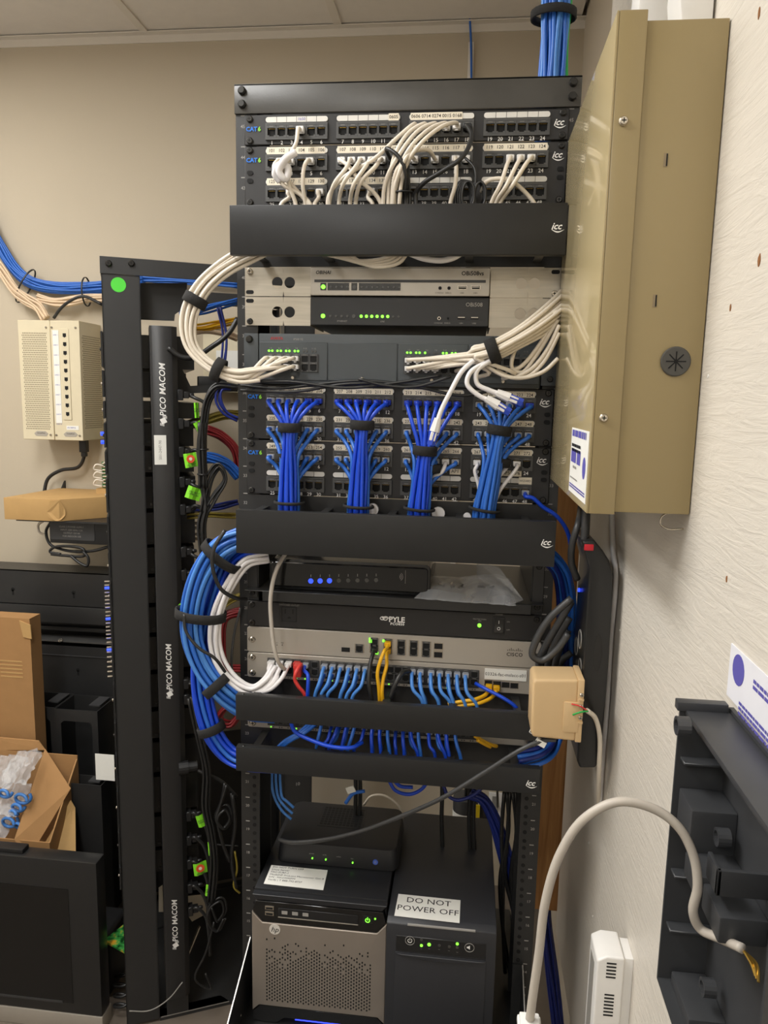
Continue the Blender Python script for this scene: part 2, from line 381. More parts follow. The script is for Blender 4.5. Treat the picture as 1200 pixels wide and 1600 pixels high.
for k, (lx, ly, pw) in enumerate(LAMPS):
    t = thing('ceiling_troffer', ['recessed ceiling lamp above the front of the racks', 'recessed ceiling lamp near the back left of the room', 'recessed ceiling lamp behind the viewer'][k], 'ceiling light', (lx, ly, CEIL_Z))
    MB().box(lx - 0.31, lx + 0.31, ly - 0.60, ly - 0.57, CEIL_Z - 0.02, CEIL_Z).box(lx - 0.31, lx + 0.31, ly + 0.57, ly + 0.60, CEIL_Z - 0.02, CEIL_Z).box(lx - 0.31, lx - 0.28, ly - 0.57, ly + 0.57, CEIL_Z - 0.02, CEIL_Z).box(lx + 0.28, lx + 0.31, ly - 0.57, ly + 0.57, CEIL_Z - 0.02, CEIL_Z).build('lamp_frame', TBAR, t)
    box(lx - 0.28, lx + 0.28, ly - 0.57, ly + 0.57, CEIL_Z - 0.012, CEIL_Z - 0.004).build('diffuser', mat('lamp_diffuser', 'fff2e0', 0.5, vary=0, emit=4.0), t)
# plywood backboard on the right wall, its raw post and torn holes
XW = 0.345
PE, PZB = 0.345, PX(880, 1528, XW).z
ply = thing('plywood_backboard', 'white painted plywood backboard on the right wall', 'board', (XW, -0.6, PZB))
box(XW, XW + 0.015, -1.58, PE, PZB, CEIL_Z - 0.03).build('plywood_sheet', PLY, ply, bev=0.001, seg=1)
for y in (-1.54, -0.95, -0.36, 0.24): box(XW + 0.015, XR - 0.001, y, y + 0.089, PZB + 0.01, CEIL_Z - 0.04).build('furring_strip', WOOD, ply)
TORN = mat('torn_wood', '8a5a30', 0.9, vary=0.2, scale=200)
for (px, py, h) in ((1186, 20, 0.0055), (1186, 407, 0.0062), (1141, 481, 0.0036), (1135, 905, 0.0034), (968, 985, 0.0022), (1106, 588, 0.0022), (920, 1317, 0.0026), (926, 1432, 0.0024)):
    q = PX(px, py, XW - 0.0004); w = h * 0.5; mb = MB()
    ring = [(q.y + w * math.cos(a) * (0.7 + 0.3 * random.random()), q.z + h * math.sin(a) * (0.7 + 0.3 * random.random())) for a in [k * math.pi / 5 for k in range(10)]]
    mb.prism(ring, 'x', XW - 0.0006, XW + 0.0002); mb.build('torn_hole', TORN if h > 0.003 else WHITEINK, ply)
wd_x0 = 0.282
tag(MB().box(wd_x0, XR - 0.002, PE + 0.004, PE + 0.042, P(862, 1425, PE).z, 1.70).build('wooden_post', WOOD, bev=0.002), 'raw brown timber post standing on edge behind the rack rail', 'post')
# cable raceway on the back wall with a blue cable
rc = thing('cable_raceway', 'slim white cable raceway running up the back wall', 'raceway', (0.08, YB, 2.3))
a = P(732, 70, YB - 0.012); b2 = P(741, 70, YB - 0.012)
box(a.x, b2.x, YB - 0.014, YB, 0.9, 2.72).build('raceway_channel', GREYP if False else TBAR, rc, bev=0.002)
cable([P(736, 200, YB - 0.0165), P(736.5, 125, YB - 0.0165), P(736, 70, YB - 0.0165), P(735, 45, YB - 0.018), P(734, 28, YB - 0.02)], 0.0032, BCAB2, 'single blue cable run along the white raceway on the back wall')
# ------------------------------------------------------------------ main rack frame
XO = 0.2560
rack = thing('equipment_rack', 'black two post floor rack holding patch panels and switches', 'rack', (0, 0, 0))
for sx in (-1, 1):
    xo, xi = sx * XO, sx * 0.2235
    x0, x1 = min(xo, xi), max(xo, xi)
    mb = MB().box(x0, x1, 0.0, 0.003, 0.02, 2.135)                     # front flange
    mb.box(min(xo, xo - sx * 0.003), max(xo, xo - sx * 0.003), 0.003, 0.076, 0.02, 2.135)   # web
    mb.box(x0, x1, 0.073, 0.076, 0.02, 2.135)
    pst = mb.build('upright_post', BLACK2, rack)
    # unit numbers and marks
    items = []
    mk = MB()
    for u in range(8, 46):
        z = UZ(u); xm = sx * 0.2447
        mk.box(xm - 0.0035, xm + 0.0035, -0.0004, 0, z - 0.0007, z + 0.0007)
        items.append((str(u), (xm + sx * 0.0002, -0.0004, z - 0.0155), 0.0068, 0.012))
    tag(mk.build('unit_marks', GREYINK, pst), kind='stuff'); tag(join_text('unit_numbers', items, GREYINK, pst), kind='stuff')
    hb = MB()
    for u in range(8, 22):
        for dz in (0.00635, 0.02223, 0.0381): hb.cyl((sx * 0.2325, -0.0006, UZ(u) - dz), (sx * 0.2325, 0.001, UZ(u) - dz), 0.0034, 10)
    tag(hb.build('mounting_holes', HOLE, pst), kind='stuff')
    mb = MB()
    for k in range(30): mb.cyl((sx * (XO - 0.003) - sx * 0.0006, 0.03, 0.62 + k * 0.0159), (sx * (XO - 0.003) + sx * 0.001, 0.03, 0.62 + k * 0.0159), 0.0036, 8)
    tag(mb.build('web_holes', HOLE, pst), kind='stuff')
mb = MB().box(-XO - 0.001, XO + 0.001, -0.004, 0.0, 2.092, 2.134).box(-XO - 0.001, XO + 0.001, -0.004, 0.06, 2.1305, 2.134)
tb = mb.build('top_crossbar', mat('worn_black_steel', '45433f', 0.34, vary=0.12, scale=22, bump=0.05, bscale=400), rack, bev=0.001)
for sx in (-1, 1):
    for z in (2.124, 2.105): screw(tb, (sx * 0.2445 , -0.004, z), (0, -1, 0), 0.0062, DKSCREW, 'bolt', slot=False, h=0.006)
MB().box(-XO - 0.001, XO + 0.001, 0.076, 0.08, 2.092, 2.134).build('rear_crossbar', BLACK2, rack)
for y0, y1 in ((-0.19, 0.0), (0.076, 0.27)):
    MB().box(-XO, XO, y0, y1, 0.0, 0.006).prism([(y0, 0.006), (y1, 0.006), ((0.0 if y0 < 0 else 0.076), 0.09), ((0.0 if y0 < 0 else 0.076), 0.006)] if False else [(y0, 0.006), (y1, 0.006), (y1 if y0 < 0 else y0, 0.09)], 'x', -XO, -XO + 0.004).prism([(y0, 0.006), (y1, 0.006), (y1 if y0 < 0 else y0, 0.09)], 'x', XO - 0.004, XO).build('base_foot', BLACK2, rack)
# ------------------------------------------------------------------ patch panels
BLKX = [-0.160, -0.0515, 0.0572, 0.1665]; PITCH_P = 0.0152
def port_x(n): return BLKX[(n - 1) // 6] + ((n - 1) % 6 - 2.5) * PITCH_P
def jack_mesh(d=0.0034):
    mb = MB(); w, h = 0.0061, 0.0052
    prof = [(-w, -h), (-0.0036, -h), (-0.0036, -h - 0.0016), (0.0036, -h - 0.0016), (0.0036, -h), (w, -h), (w, h), (-w, h)]
    n = len(prof); vs = [(p[0], 0, p[1]) for p in prof] + [(p[0], d, p[1]) for p in prof]
    mb.add(vs, [(i, (i + 1) % n, n + (i + 1) % n, n + i) for i in range(n)] + [tuple(range(n, 2 * n))], 0)
    for k in range(8 if d > 0.002 else 0): mb.box(-0.0042 + k * 0.0012 - 0.0003, -0.0042 + k * 0.0012 + 0.0003, 0.0012, d, h - 0.0012, h - 0.0008, 1)
    # raised collar
    O = 0.0074
    for (x0, x1, z0, z1) in ((-O, -w, -h - 0.003, h + 0.0036), (w, O, -h - 0.003, h + 0.0036), (-w, w, h, h + 0.0036), (-w, -0.0036, -h - 0.003, -h), (0.0036, w, -h - 0.003, -h), (-0.0036, 0.0036, -h - 0.003, -h - 0.0016)):
        mb.box(x0, x1, -0.0004, 0.004, z0, z1, 2)
    mb.box(-0.0032, 0.0032, -0.0008, 0.0, h + 0.0016, h + 0.0024, 3)
    return mb.mesh('jack', [HOLE, PIN, JACKG, LEDOFF])
JACK = None; JACKS = None
def icc_logo(parent, loc, k=1.0):
    x, y, z = loc
    text('brand_logo', 'icc', (x, y, z + 0.001 * k), 0.0125 * k, WHITEINK, parent, 0.02, 0.35)
    pts = [(x - 0.006 * k + 0.017 * k * t, y, z - 0.0032 * k - 0.0032 * k * math.sin(math.pi * t)) for t in [i / 8 for i in range(9)]]
    mb = MB()
    vs = [];
    for i, p in enumerate(pts): w = 0.0008 * k * math.sin(math.pi * min(1, (i + 0.6) / 8.6)) + 0.0001; vs += [(p[0], y, p[2] - w), (p[0], y, p[2] + w)]
    mb.add(vs, [(2 * i, 2 * i + 2, 2 * i + 3, 2 * i + 1) for i in range(8)]); mb.build('brand_swoosh', WHITEINK, parent)
def patch_panel(label, utop, nu, cats, logos, rows, ld=0.0):
    """rows: list of (paper texts by block or None, first number)"""
    global JACK, JACKS
    if JACK is None: JACK = jack_mesh(); JACKS = jack_mesh(0.0008)
    zt, zb = UZ(utop) - 0.0008, UZ(utop - nu) + 0.0008
    t = thing('patch_bay', label, 'patch panel', (0, -0.004, zb))
    yf = -0.006
    box(-0.2413, 0.2413, yf + 0.001, -0.0005, zb, zt).build('panel_plate', PANEL, t, bev=0.0012, seg=1)
    for r, (papers, first) in enumerate(rows):
        z0 = UZ(utop - r)
        for b in range(4):
            bx = BLKX[b]
            pb = MB()
            pb.box(bx - 0.0475, bx + 0.0475, yf - 0.003, yf + 0.002, z0 - 0.0375, z0 - 0.0345); pb.box(bx - 0.0475, bx + 0.0475, yf - 0.003, yf + 0.002, z0 - 0.0170, z0 - 0.0140)
            for sx in (-1, 1): pb.box(min(bx + sx * 0.0450, bx + sx * 0.0475), max(bx + sx * 0.0450, bx + sx * 0.0475), yf - 0.003, yf + 0.002, z0 - 0.0345, z0 - 0.0170)
            blk = pb.build('port_block', JACKG, t)
            for k in range(6): obj('jack', JACK, blk, Matrix.Translation((port_x(b * 6 + k + 1), yf - 0.0028, z0 - 0.0262)))
            st = MB().prism(rbox(bx - 0.0475, bx + 0.0475, z0 - 0.0125, z0 - 0.0048, 0.0037), 'y', yf - 0.0008, yf + 0.001).build('label_strip', STRIP, t)
            dv = MB()
            for k in range(1, 6): xx = bx + (k - 3) * PITCH_P; dv.box(xx - 0.0003, xx + 0.0003, yf - 0.0009, yf - 0.0007, z0 - 0.0125, z0 - 0.0048)
            dv.build('strip_dividers', INK, st)
            join_text('port_numbers', [(str(first + b * 6 + k), (port_x(b * 6 + k + 1), yf - 0.0003, z0 - 0.0415), 0.0078, 0.010) for k in range(6)], WHITEINK, t)
            if papers and papers[b]:
                pp = papers[b]
                kk = [k for k, v in enumerate(pp) if v != '']; pl = MB().prism(rbox(port_x(b * 6 + kk[0] + 1) - 0.0077, port_x(b * 6 + kk[-1] + 1) + 0.0077 - (0.002 if b == 0 else 0), z0 - 0.0135 - ld, z0 - 0.0035 - ld, 0.001), 'y', yf - 0.0016, yf - 0.0009).build('paper_label', PAPER, t)
                join_text('label_print', [(str(s), (port_x(b * 6 + k + 1), yf - 0.0018, z0 - 0.0085 - ld), 0.0068, 0.008) for k, s in enumerate(pp) if s], GREYINK if b == 9 else INK, pl)
    for r in cats:
        z = UZ(utop - r) - 0.0215
        text('category_print', 'CAT', (-0.2295, yf - 0.0003, z), 0.0088, CATBLUE, t, 0.03); text('category_print', '6', (-0.2175, yf - 0.0003, z), 0.0088, CATGREEN, t, 0.03)
    for r in logos: icc_logo(t, (0.2262, yf - 0.0004, UZ(utop - r) - 0.021), 1.0)
    for sx in (-1, 1):
        for k, z in enumerate((zt - 0.006, zb + 0.006) if nu == 1 else (zt - 0.006, zt - 0.0385, zt - 0.050, zb + 0.006)):
            if nu == 2 and k in (1, 2): MB().prism(rbox(sx * 0.2325 - 0.0048, sx * 0.2325 + 0.0048, z - 0.0033, z + 0.0033, 0.0032), 'y', yf - 0.0002, yf + 0.0012).build('mounting_slot', HOLE, t)
            else: screw(t, (sx * 0.2325, yf + 0.0005, z), (0, -1, 0), 0.005, DKSCREW)
    return t
pA = patch_panel('single row patch panel directly under the rack top bar', 45, 1, [0], [0], [([None, ['', '', '', '', '', '0605'], ['0606', '0714', '0274', '0015', '0168', ''], None], 1)])
text('handwritten_note', '1b50', (port_x(4), -0.0072, UZ(45) - 0.0085), 0.006, INKP, pA)
pB = patch_panel('double row patch panel right under the single row one at the rack top', 44, 2, [0], [0], [([[101 + 6 * b + k for k in range(6)] for b in range(4)], 1), ([[125 + k for k in range(6)], [131 + k for k in range(6)], None, None], 25)])
pC = patch_panel('double row patch panel hung with blue cables below the phone system', 36, 2, [0], [0], [([[201 + 6 * b + k for k in range(6)] for b in range(4)], 1), ([[225 + 6 * b + k for k in range(6)] for b in range(4)], 25)], 0.002)
pD = patch_panel('double row patch panel whose lower row of ports is empty', 34, 2, [0], [0], [([[249 + 6 * b + k for k in range(6)] for b in range(4)], 1), (None, 25)], 0.002)
for s, n, dz in (('AP1', 18, 0.0445), ('AP5', 22, 0.0445), ('AP6', 23, 0.0445)):
    x = port_x(n); pl = box(x - 0.0085, x + 0.0085, -0.0072, -0.0064, UZ(34) - 0.0465, UZ(34) - 0.0365).build('paper_label', PAPER, pD); text('label_print', s, (x, -0.0074, UZ(34) - 0.0415), 0.0072, INK, pl, 0.01)
x = port_x(24); pl = box(x - 0.0105, x + 0.0095, -0.0076, -0.0069, UZ(33) - 0.0145, UZ(33) - 0.003).build('paper_label', PAPER, pD); text('label_print', 'WIZARD', (x - 0.0005, -0.0078, UZ(33) - 0.0087), 0.0046, INK, pl)
# ------------------------------------------------------------------ horizontal cable managers
def manager(label, z0, z1, pz0, pz1, y=-0.08, x0=-0.2413, x1=0.2413, logo=True, fingers=(-0.21, -0.105, 0.0, 0.105, 0.205)):
    t = thing('cable_manager', label, 'cable manager', (0, y, z0))
    L = 0.014
    cv = MB().box(x0, x1, y, y + 0.002, z0, z1).box(x0, x1, y + 0.002, y + L, z1 - 0.002, z1).box(x0, x1, y + 0.002, y + L, z0, z0 + 0.002).build('front_cover', BLACK, t, bev=0.0016, seg=2)
    box(-0.2413, 0.2413, -0.003, -0.0005, pz0, pz1).build('back_plate', BLACK2, t)
    for fx in fingers:
        for zz in (z1 - 0.006, z0 + 0.003):
            box(fx - 0.006, fx + 0.006, y + 0.003, -0.003, zz, zz + 0.0025).build('finger', BLACK2, t)
    if logo: icc_logo(cv, (x1 - 0.0145, y - 0.0004, (z0 + z1) / 2 + (0.002 if z1 - z0 > 0.05 else -0.004)), 1.0)
    return t
mg1 = manager('wide black cable manager under the top patch panels', 1.8725, 1.9415, UZ(40) + 0.001, UZ(42) - 0.001, x1=0.2380)
mg2 = manager('wide black cable manager below the label 249 patch panel', 1.4295, 1.497, UZ(30) + 0.001, UZ(32) - 0.001, x0=-0.236, x1=0.2465)
mg3 = manager('narrow black cable manager under the labelled silver switch', 1.157, 1.199, UZ(24) + 0.001, UZ(25) - 0.001, x0=-0.239, x1=0.2435, logo=True)
mg4 = manager('lowest narrow black cable manager above the empty rails', 1.070, 1.111, UZ(22) + 0.001, UZ(23) - 0.001, x0=-0.2395, x1=0.243)
for zc, xs in ((1.1985, (-0.228,)), (1.1105, (-0.228,))):
    for x in xs: screw(mg3 if zc > 1.15 else mg4, (x, -0.074, zc), (0, 0, 1), 0.0028, DKSCREW, slot=False, h=0.0015)
# ------------------------------------------------------------------ analogue adapters with aluminium ears (units 40 and 39)
def obihai(label, u, face, dark):
    z1, z0 = UZ(u) - 0.0006, UZ(u - 1) + 0.0006
    t = thing('voice_adapter', label, 'network device', (0, 0, z0))
    xa, xb = -0.136, 0.137; yf = -0.012
    bd = MB().box(xa, xb, yf + 0.004, 0.17, z0 + 0.002, z1).build('body', PLASTIC, t)
    bz = MB().prism(rbox(xa, xb, z0 + 0.001, z1 - 0.0015, 0.002), 'y', yf, yf + 0.006).build('bezel', face, t, bev=0.0006, seg=1)
    for sx in (-1, 1):
        e0, e1 = (-0.2413, xa - 0.001) if sx < 0 else (xb + 0.001, 0.2413)
        cx = -0.1755 + 0.0 if sx < 0 else 0.196 - 0.002
        # plate with two round windows, built as strips round octagonal openings
        mb = MB(); R = 0.0085; zc = (z0 + z1) / 2 - 0.001; c1, c2 = cx - 0.0098, cx + 0.0098
        if sx < 0: c1, c2 = -0.1785 - 0.0098 - 0.0015, -0.1785 + 0.0098 - 0.0015
        def plate_hole(a, b, c):
            n = 24; rect = []
            for i in range(n):
                an = 2 * math.pi * (i + 0.5) / n; dx, dz = math.cos(an), math.sin(an)
                k = min(((b - c) if dx > 0 else (c - a)) / max(abs(dx), 1e-6), ((z1 - zc) if dz > 0 else (zc - z0)) / max(abs(dz), 1e-6))
                rect.append((c + dx * k, zc + dz * k))
            vs = []
            for yy in (-0.0065, -0.0045):
                for i in range(n): an = 2 * math.pi * (i + 0.5) / n; vs.append((c + R * math.cos(an), yy, zc + R * math.sin(an)))
                for p in rect: vs.append((p[0], yy, p[1]))
            fs = []
            for i in range(n):
                j = (i + 1) % n
                fs += [(i, j, n + j, n + i), (2 * n + i, 3 * n + i, 3 * n + j, 2 * n + j), (i, 2 * n + i, 2 * n + j, j), (n + i, n + j, 3 * n + j, 3 * n + i)]
            mb.add(vs, fs)
            for cxx, czz in ((a, z0), (a, z1), (b, z0), (b, z1)):      # fill the corners
                near = sorted(rect, key=lambda p: (p[0] - cxx) ** 2 + (p[1] - czz) ** 2)[:2]
                o = [(cxx, czz)] + near
                mb.add([(p[0], yy, p[1]) for yy in (-0.0065, -0.0045) for p in o], [(0, 1, 2), (3, 4, 5)])
        mid = (c1 + c2) / 2; zs = 0.012
        plate_hole(mid - 0.022, mid, c1); plate_hole(mid, mid + 0.022, c2)
        mb.box(e0, mid - 0.022, -0.0065, -0.0045, z0, z1); mb.box(mid + 0.022, e1, -0.0065, -0.0045, z0, z1)
        mb.box(*( (e1 - 0.002, e1) if sx < 0 else (e0, e0 + 0.002)), -0.0045, 0.1, z0, z1)
        er = mb.build('mounting_ear', ALU, t)
        sxp = sx * 0.2335
        lo, hi = (z1 - 0.006, z0 + 0.006)
        scr, slot = ((hi, lo) if (sx > 0) == (u == 40) else (lo, hi))
        MB().prism(rbox(sxp - 0.0062, sxp + 0.0062, slot - 0.003, slot + 0.003, 0.0029), 'y', -0.0068, -0.0062).build('mounting_slot', HOLE, er)
        screw(er, (sxp, -0.0065, scr), (0, -1, 0), 0.005, CHROME if u == 40 else DKSCREW)
    zl = z0 + 0.0135 if not dark else z0 + 0.0145
    if not dark:
        MB().box(xa + 0.006, xb - 0.006, yf - 0.0003, yf, z0 + 0.0205, z0 + 0.0245).build('groove', DKGREY, bz)
        for a, b in ((-0.1205, -0.1115), (-0.1095, -0.076), (-0.0725, -0.0635), (-0.061, 0.003)):
            box(a, b, yf - 0.0004, yf + 0.0002, z0 + 0.0085, z0 + 0.0195).build('indicator_window', GLOSS, bz)
        text('maker_print', 'OBIHAI', (-0.1165, yf - 0.0004, z1 - 0.0085), 0.0072, INK, t, 0.02, 0.2)
        text('model_print', 'OBi508vs', (0.111, yf - 0.0004, z1 - 0.0095), 0.0085, INK, t, 0.02)
    else:
        text('model_print', 'OBi508', (0.115, yf - 0.0004, z1 - 0.0105), 0.0082, GREYINK, t, 0.01)
        text('small_print', 'ETHERNET', (-0.086, yf - 0.0004, zl - 0.0075), 0.0033, GREYINK, t); text('small_print', 'LINE', (-0.0235, yf - 0.0004, zl - 0.0075), 0.0033, GREYINK, t)
    ink = INK if not dark else GREYINK
    for s, x in (('CONSOLE', 0.062), ('DEBUG', 0.0755), ('USB1', 0.0965), ('USB2', 0.116)): text('small_print', s, (x, yf - 0.0004, z0 + 0.0055), 0.0028, ink, t)
    disc('power_light', (-0.116, yf - 0.0004, zl), (0, -1, 0), 0.0033, LEDG, bz)
    for k in range(4): disc('status_light', (-0.1045 + k * 0.0088, yf - 0.0004, zl), (0, -1, 0), 0.0018, LEDDK, bz)
    disc('status_light', (-0.068, yf - 0.0004, zl), (0, -1, 0), 0.0028, LEDDK, bz)
    for k in range(8): disc('line_light', (-0.0565 + k * 0.0082, yf - 0.0004, zl), (0, -1, 0), 0.0023 if dark and k < 6 else 0.0017, LEDG if dark and k < 6 else LEDDK, bz)
    for x in (0.063, 0.0765):
        MB().ring((x, yf, z0 + 0.0125), (0, -1, 0), 0.0016, 0.0026, 0.001).build('audio_jack', (CHROME if dark and x < 0.07 else PLASTIC), bz); disc('jack_hole', (x, yf, z0 + 0.0125), (0, -1, 0), 0.0016, HOLE, bz, 0.0003)
    for x in (0.0965, 0.1165):
        MB().box(x - 0.0068, x + 0.0068, yf - 0.0005, yf, z0 + 0.0105, z0 + 0.0165, 0).box(x - 0.0058, x + 0.0058, yf - 0.0008, yf - 0.0004, z0 + 0.0114, z0 + 0.0156, 1).box(x - 0.0052, x + 0.0052, yf - 0.001, yf - 0.0007, z0 + 0.0134, z0 + 0.015, 2).build('usb_port', [CHROME if not dark else PLASTIC, HOLE, SILVER], bz)
    return t
obihai('silver faced voice adapter marked OBi508vs', 40, SILVER, False)
obihai('black faced voice adapter marked OBi508', 39, PLASTIC, True)
# ------------------------------------------------------------------ phone system chassis (units 38 and 37)
az1, az0 = 1.767, 1.690
ip = thing('phone_system', 'slate grey phone system chassis with two port blocks and green lights', 'phone system', (0, 0, az0))
box(-0.218, 0.2185, -0.012, 0.28, az0, az1).build('chassis', AVAYA, ip, bev=0.0015)
for sx in (-1, 1):
    er = MB().box(*((-0.2425, -0.219) if sx < 0 else (0.2195, 0.2425)), -0.012, -0.006, az0 + 0.004, az1).build('rack_ear', AVAYA, ip, bev=0.0015)
    screw(er, (sx * 0.233, -0.012, az1 - 0.009), (0, -1, 0), 0.0058, DKSCREW, slot=False, h=0.005)
    screw(er, (sx * 0.233, -0.012, az0 + 0.014), (0, -1, 0), 0.0045, DKSCREW)
text('maker_print', 'AVAYA', (-0.189, -0.0125, az1 - 0.0075), 0.0062, REDINK, ip, 0.02); text('model_print', 'IP500 V2', (-0.155, -0.0125, az1 - 0.0085), 0.0042, GREYINK, ip)
for a, b in ((-0.2165, -0.1085), (-0.107, 0.0005), (0.002, 0.1085), (0.11, 0.217)):
    cdn = box(a, b, -0.0135, -0.011, az0 + 0.006, az1 - 0.013).build('slot_cover', AVAYA, ip, bev=0.0006, seg=1)
    screw(cdn, ((a + b) / 2 - 0.0005, -0.0135, az0 + 0.0095), (0, -1, 0), 0.0032, CHROME, 'thumb_screw', slot=False)
def avaya_ports(x0, nx, lit, skip=()):
    pts = {}
    bk = box(x0 - 0.008, x0 + (nx - 1) * 0.0137 + 0.008, -0.0145, -0.0135, az0 + 0.019, az0 + 0.046).build('port_block', DKGREY, ip)
    for i in range(nx):
        for j in range(2):
            x = x0 + i * 0.0137; z = az0 + 0.0385 - j * 0.0125
            obj('jack', JACKS, bk, Matrix.Translation((x, -0.0155, z)) @ Matrix.Scale(0.86, 4)); pts[(i, j)] = Vector((x, -0.0150, z))
    for i in range(nx):
        for k in (-1, 1):
            on = (i, k) in lit
            disc('port_light', (x0 + i * 0.0137 + k * 0.0026, -0.0137, az0 + 0.0505), (0, -1, 0), 0.0017, LEDG if on else LEDDK, bk, 0.0008, 10)
    mb = []
    for i in range(nx): mb.append((str(2 * i + 1) + ' ' + str(2 * i + 2), (x0 + i * 0.0137, -0.0137, az0 + 0.0545), 0.003, 0))
    join_text('port_numbers', mb, GREYINK, ip); return pts
avL = avaya_ports(-0.1985, 6, {(i, k) for i in range(4) for k in (-1, 1)})
avR = avaya_ports(0.0185, 6, {(0, -1), (0, 1), (1, -1), (1, 1), (2, -1), (4, -1), (4, 1), (5, -1), (5, 1)})
avR2 = avaya_ports(0.1265, 6, {(0, -1), (0, 1)})
# ------------------------------------------------------------------ rack shelf with the wireless router (units 30 and 29)
sh = thing('rack_shelf', 'black steel rack shelf between the second cable manager and the power conditioner', 'shelf', (0, 0, 1.338))
zs = 1.356
MB().box(-0.2413, 0.2413, -0.022, 0.25, zs - 0.002, zs).box(-0.2105, 0.222, -0.024, -0.022, zs - 0.017, zs).build('shelf_plate', BLACK2, sh, bev=0.0008, seg=1)
for sx in (-1, 1):
    x = sx * 0.2235
    MB().box(min(x, sx * 0.2413), max(x, sx * 0.2413), -0.006, -0.0005, 1.340, 1.4215).box(min(x, x - sx * 0.002), max(x, x - sx * 0.002), -0.006, 0.25, zs, 1.4215).build('side_bracket', BLACK2, sh, bev=0.0006, seg=1)
    for z in (1.3475, 1.4135): screw(sh, (sx * 0.2325, -0.006, z), (0, -1, 0), 0.005, DKSCREW)
rt = thing('wireless_router', 'flat black wireless router with three blue lights lying on the rack shelf', 'router', (-0.07, 0, zs))
rx0, rx1, ry = -0.203, 0.062, -0.012
rb = MB().prism(rbox(rx0, rx1, zs + 0.001, zs + 0.052, 0.008), 'y', ry + 0.004, 0.19).build('case', GLOSS, rt, bev=0.002)
MB().prism(rbox(rx0 + 0.003, rx1 - 0.004, zs + 0.007, zs + 0.047, 0.006), 'y', ry, ry + 0.006).build('front_face', GLOSS, rt, bev=0.0012, seg=1)
for k in range(8):
    q = P(485.5 + 14.57 * k, 908 - 0.2 * k, ry - 0.001)
    disc('status_light', (q.x, ry, q.z), (0, -1, 0), 0.0042 if k < 3 else 0.0034, LEDB if k < 3 else LEDDK, rt, 0.0008)
    box(q.x - 0.0004, q.x + 0.0004, ry - 0.0004, ry, q.z + 0.0065, q.z + 0.0105).build('light_mark', GREYINK, rt)
q = P(625, 901, ry)
for k, a in enumerate((0.0022, 0.0045, 0.0068)):
    MB().tube([(q.x - 0.002 + a * math.cos(t), ry - 0.0004, q.z + a * math.sin(t)) for t in [math.radians(-60 + 12 * i) for i in range(11)]], 0.0004, 4).build('wireless_symbol', GREYINK, rt)
box(q.x + 0.0085, q.x + 0.0089, ry - 0.0004, ry, q.z - 0.011, q.z + 0.011).build('light_mark', GREYINK, rt)
# plastic bag on the shelf
def crumple(name, corners, nx, ny, h, amp, m, parent=None, thick=0.0, seed=1):
    """closed crumpled pouch over a four cornered base (corner order round), h is its height in the middle"""
    rnd = random.Random(seed); g = {}; vs = []; fs = []
    for side in (0, 1):
        for i in range(nx + 1):
            for j in range(ny + 1):
                u, v = i / nx, j / ny
                p = (corners[0] * (1 - u) + corners[1] * u) * (1 - v) + (corners[3] * (1 - u) + corners[2] * u) * v
                e = min(1.0, 4 * min(u, 1 - u, v, 1 - v)); bulge = h * math.sqrt(max(e, 0.0))
                if side: z = p.z + 0.002 + bulge * (0.7 + 0.3 * math.sin(7 * u + 3 * v)) + rnd.uniform(-amp, amp) * e
                else: z = p.z + 0.001
                g[(side, i, j)] = len(vs)
                vs.append((p.x + rnd.uniform(-amp, amp) * 0.8, p.y + rnd.uniform(-amp, amp) * 0.8, z))
    for side in (0, 1):
        for i in range(nx):
            for j in range(ny): fs.append((g[(side, i, j)], g[(side, i + 1, j)], g[(side, i + 1, j + 1)], g[(side, i, j + 1)]))
    for i in range(nx):
        for j in (0, ny): fs.append((g[(0, i, j)], g[(0, i + 1, j)], g[(1, i + 1, j)], g[(1, i, j)]))
    for j in range(ny):
        for i in (0, nx): fs.append((g[(0, i, j)], g[(0, i, j + 1)], g[(1, i, j + 1)], g[(1, i, j)]))
    return MB().add(vs, fs).build(name, m, parent)
bg = thing('plastic_bag', 'crumpled clear plastic bag of small parts on the rack shelf beside the router', 'bag', (0.14, -0.01, zs))
c0, c1, c2, c3 = PZ(648, 936, zs), PZ(806, 948, zs), PZ(798, 905, zs), PZ(672, 902, zs)
crumple('pouch', [c0, c1, c2, c3], 18, 8, 0.016, 0.0025, BAG2, bg, seed=3)
mb = MB(); e = [PZ(745, 905, zs) + Vector((0, 0, 0.006)), Vector((0.135, 0.05, zs + 0.05)), Vector((0.172, 0.03, zs + 0.045)), PZ(818, 940, zs) + Vector((0, -0.002, 0.003)), PZ(795, 949, zs) + Vector((0, -0.002, 0.004))]
mb.add(e + [p + Vector((0, 0.002, -0.0005)) for p in e], [(0, 1, 2, 3, 4), (9, 8, 7, 6, 5)] + [(i, (i + 1) % 5, 5 + (i + 1) % 5, 5 + i) for i in range(5)]); mb.build('bag_flap', BAG, bg)
for k in range(7):
    p = c0.lerp(c2, 0.45) + Vector((random.uniform(-0.03, 0.05), random.uniform(-0.008, 0.008), 0.005))
    MB().cyl(p, p + Vector((random.uniform(-1, 1), random.uniform(-1, 1), 0.1)).normalized() * 0.012, 0.0022, 8).build('loose_screw', CHROME if k % 2 else DKSCREW, bg)
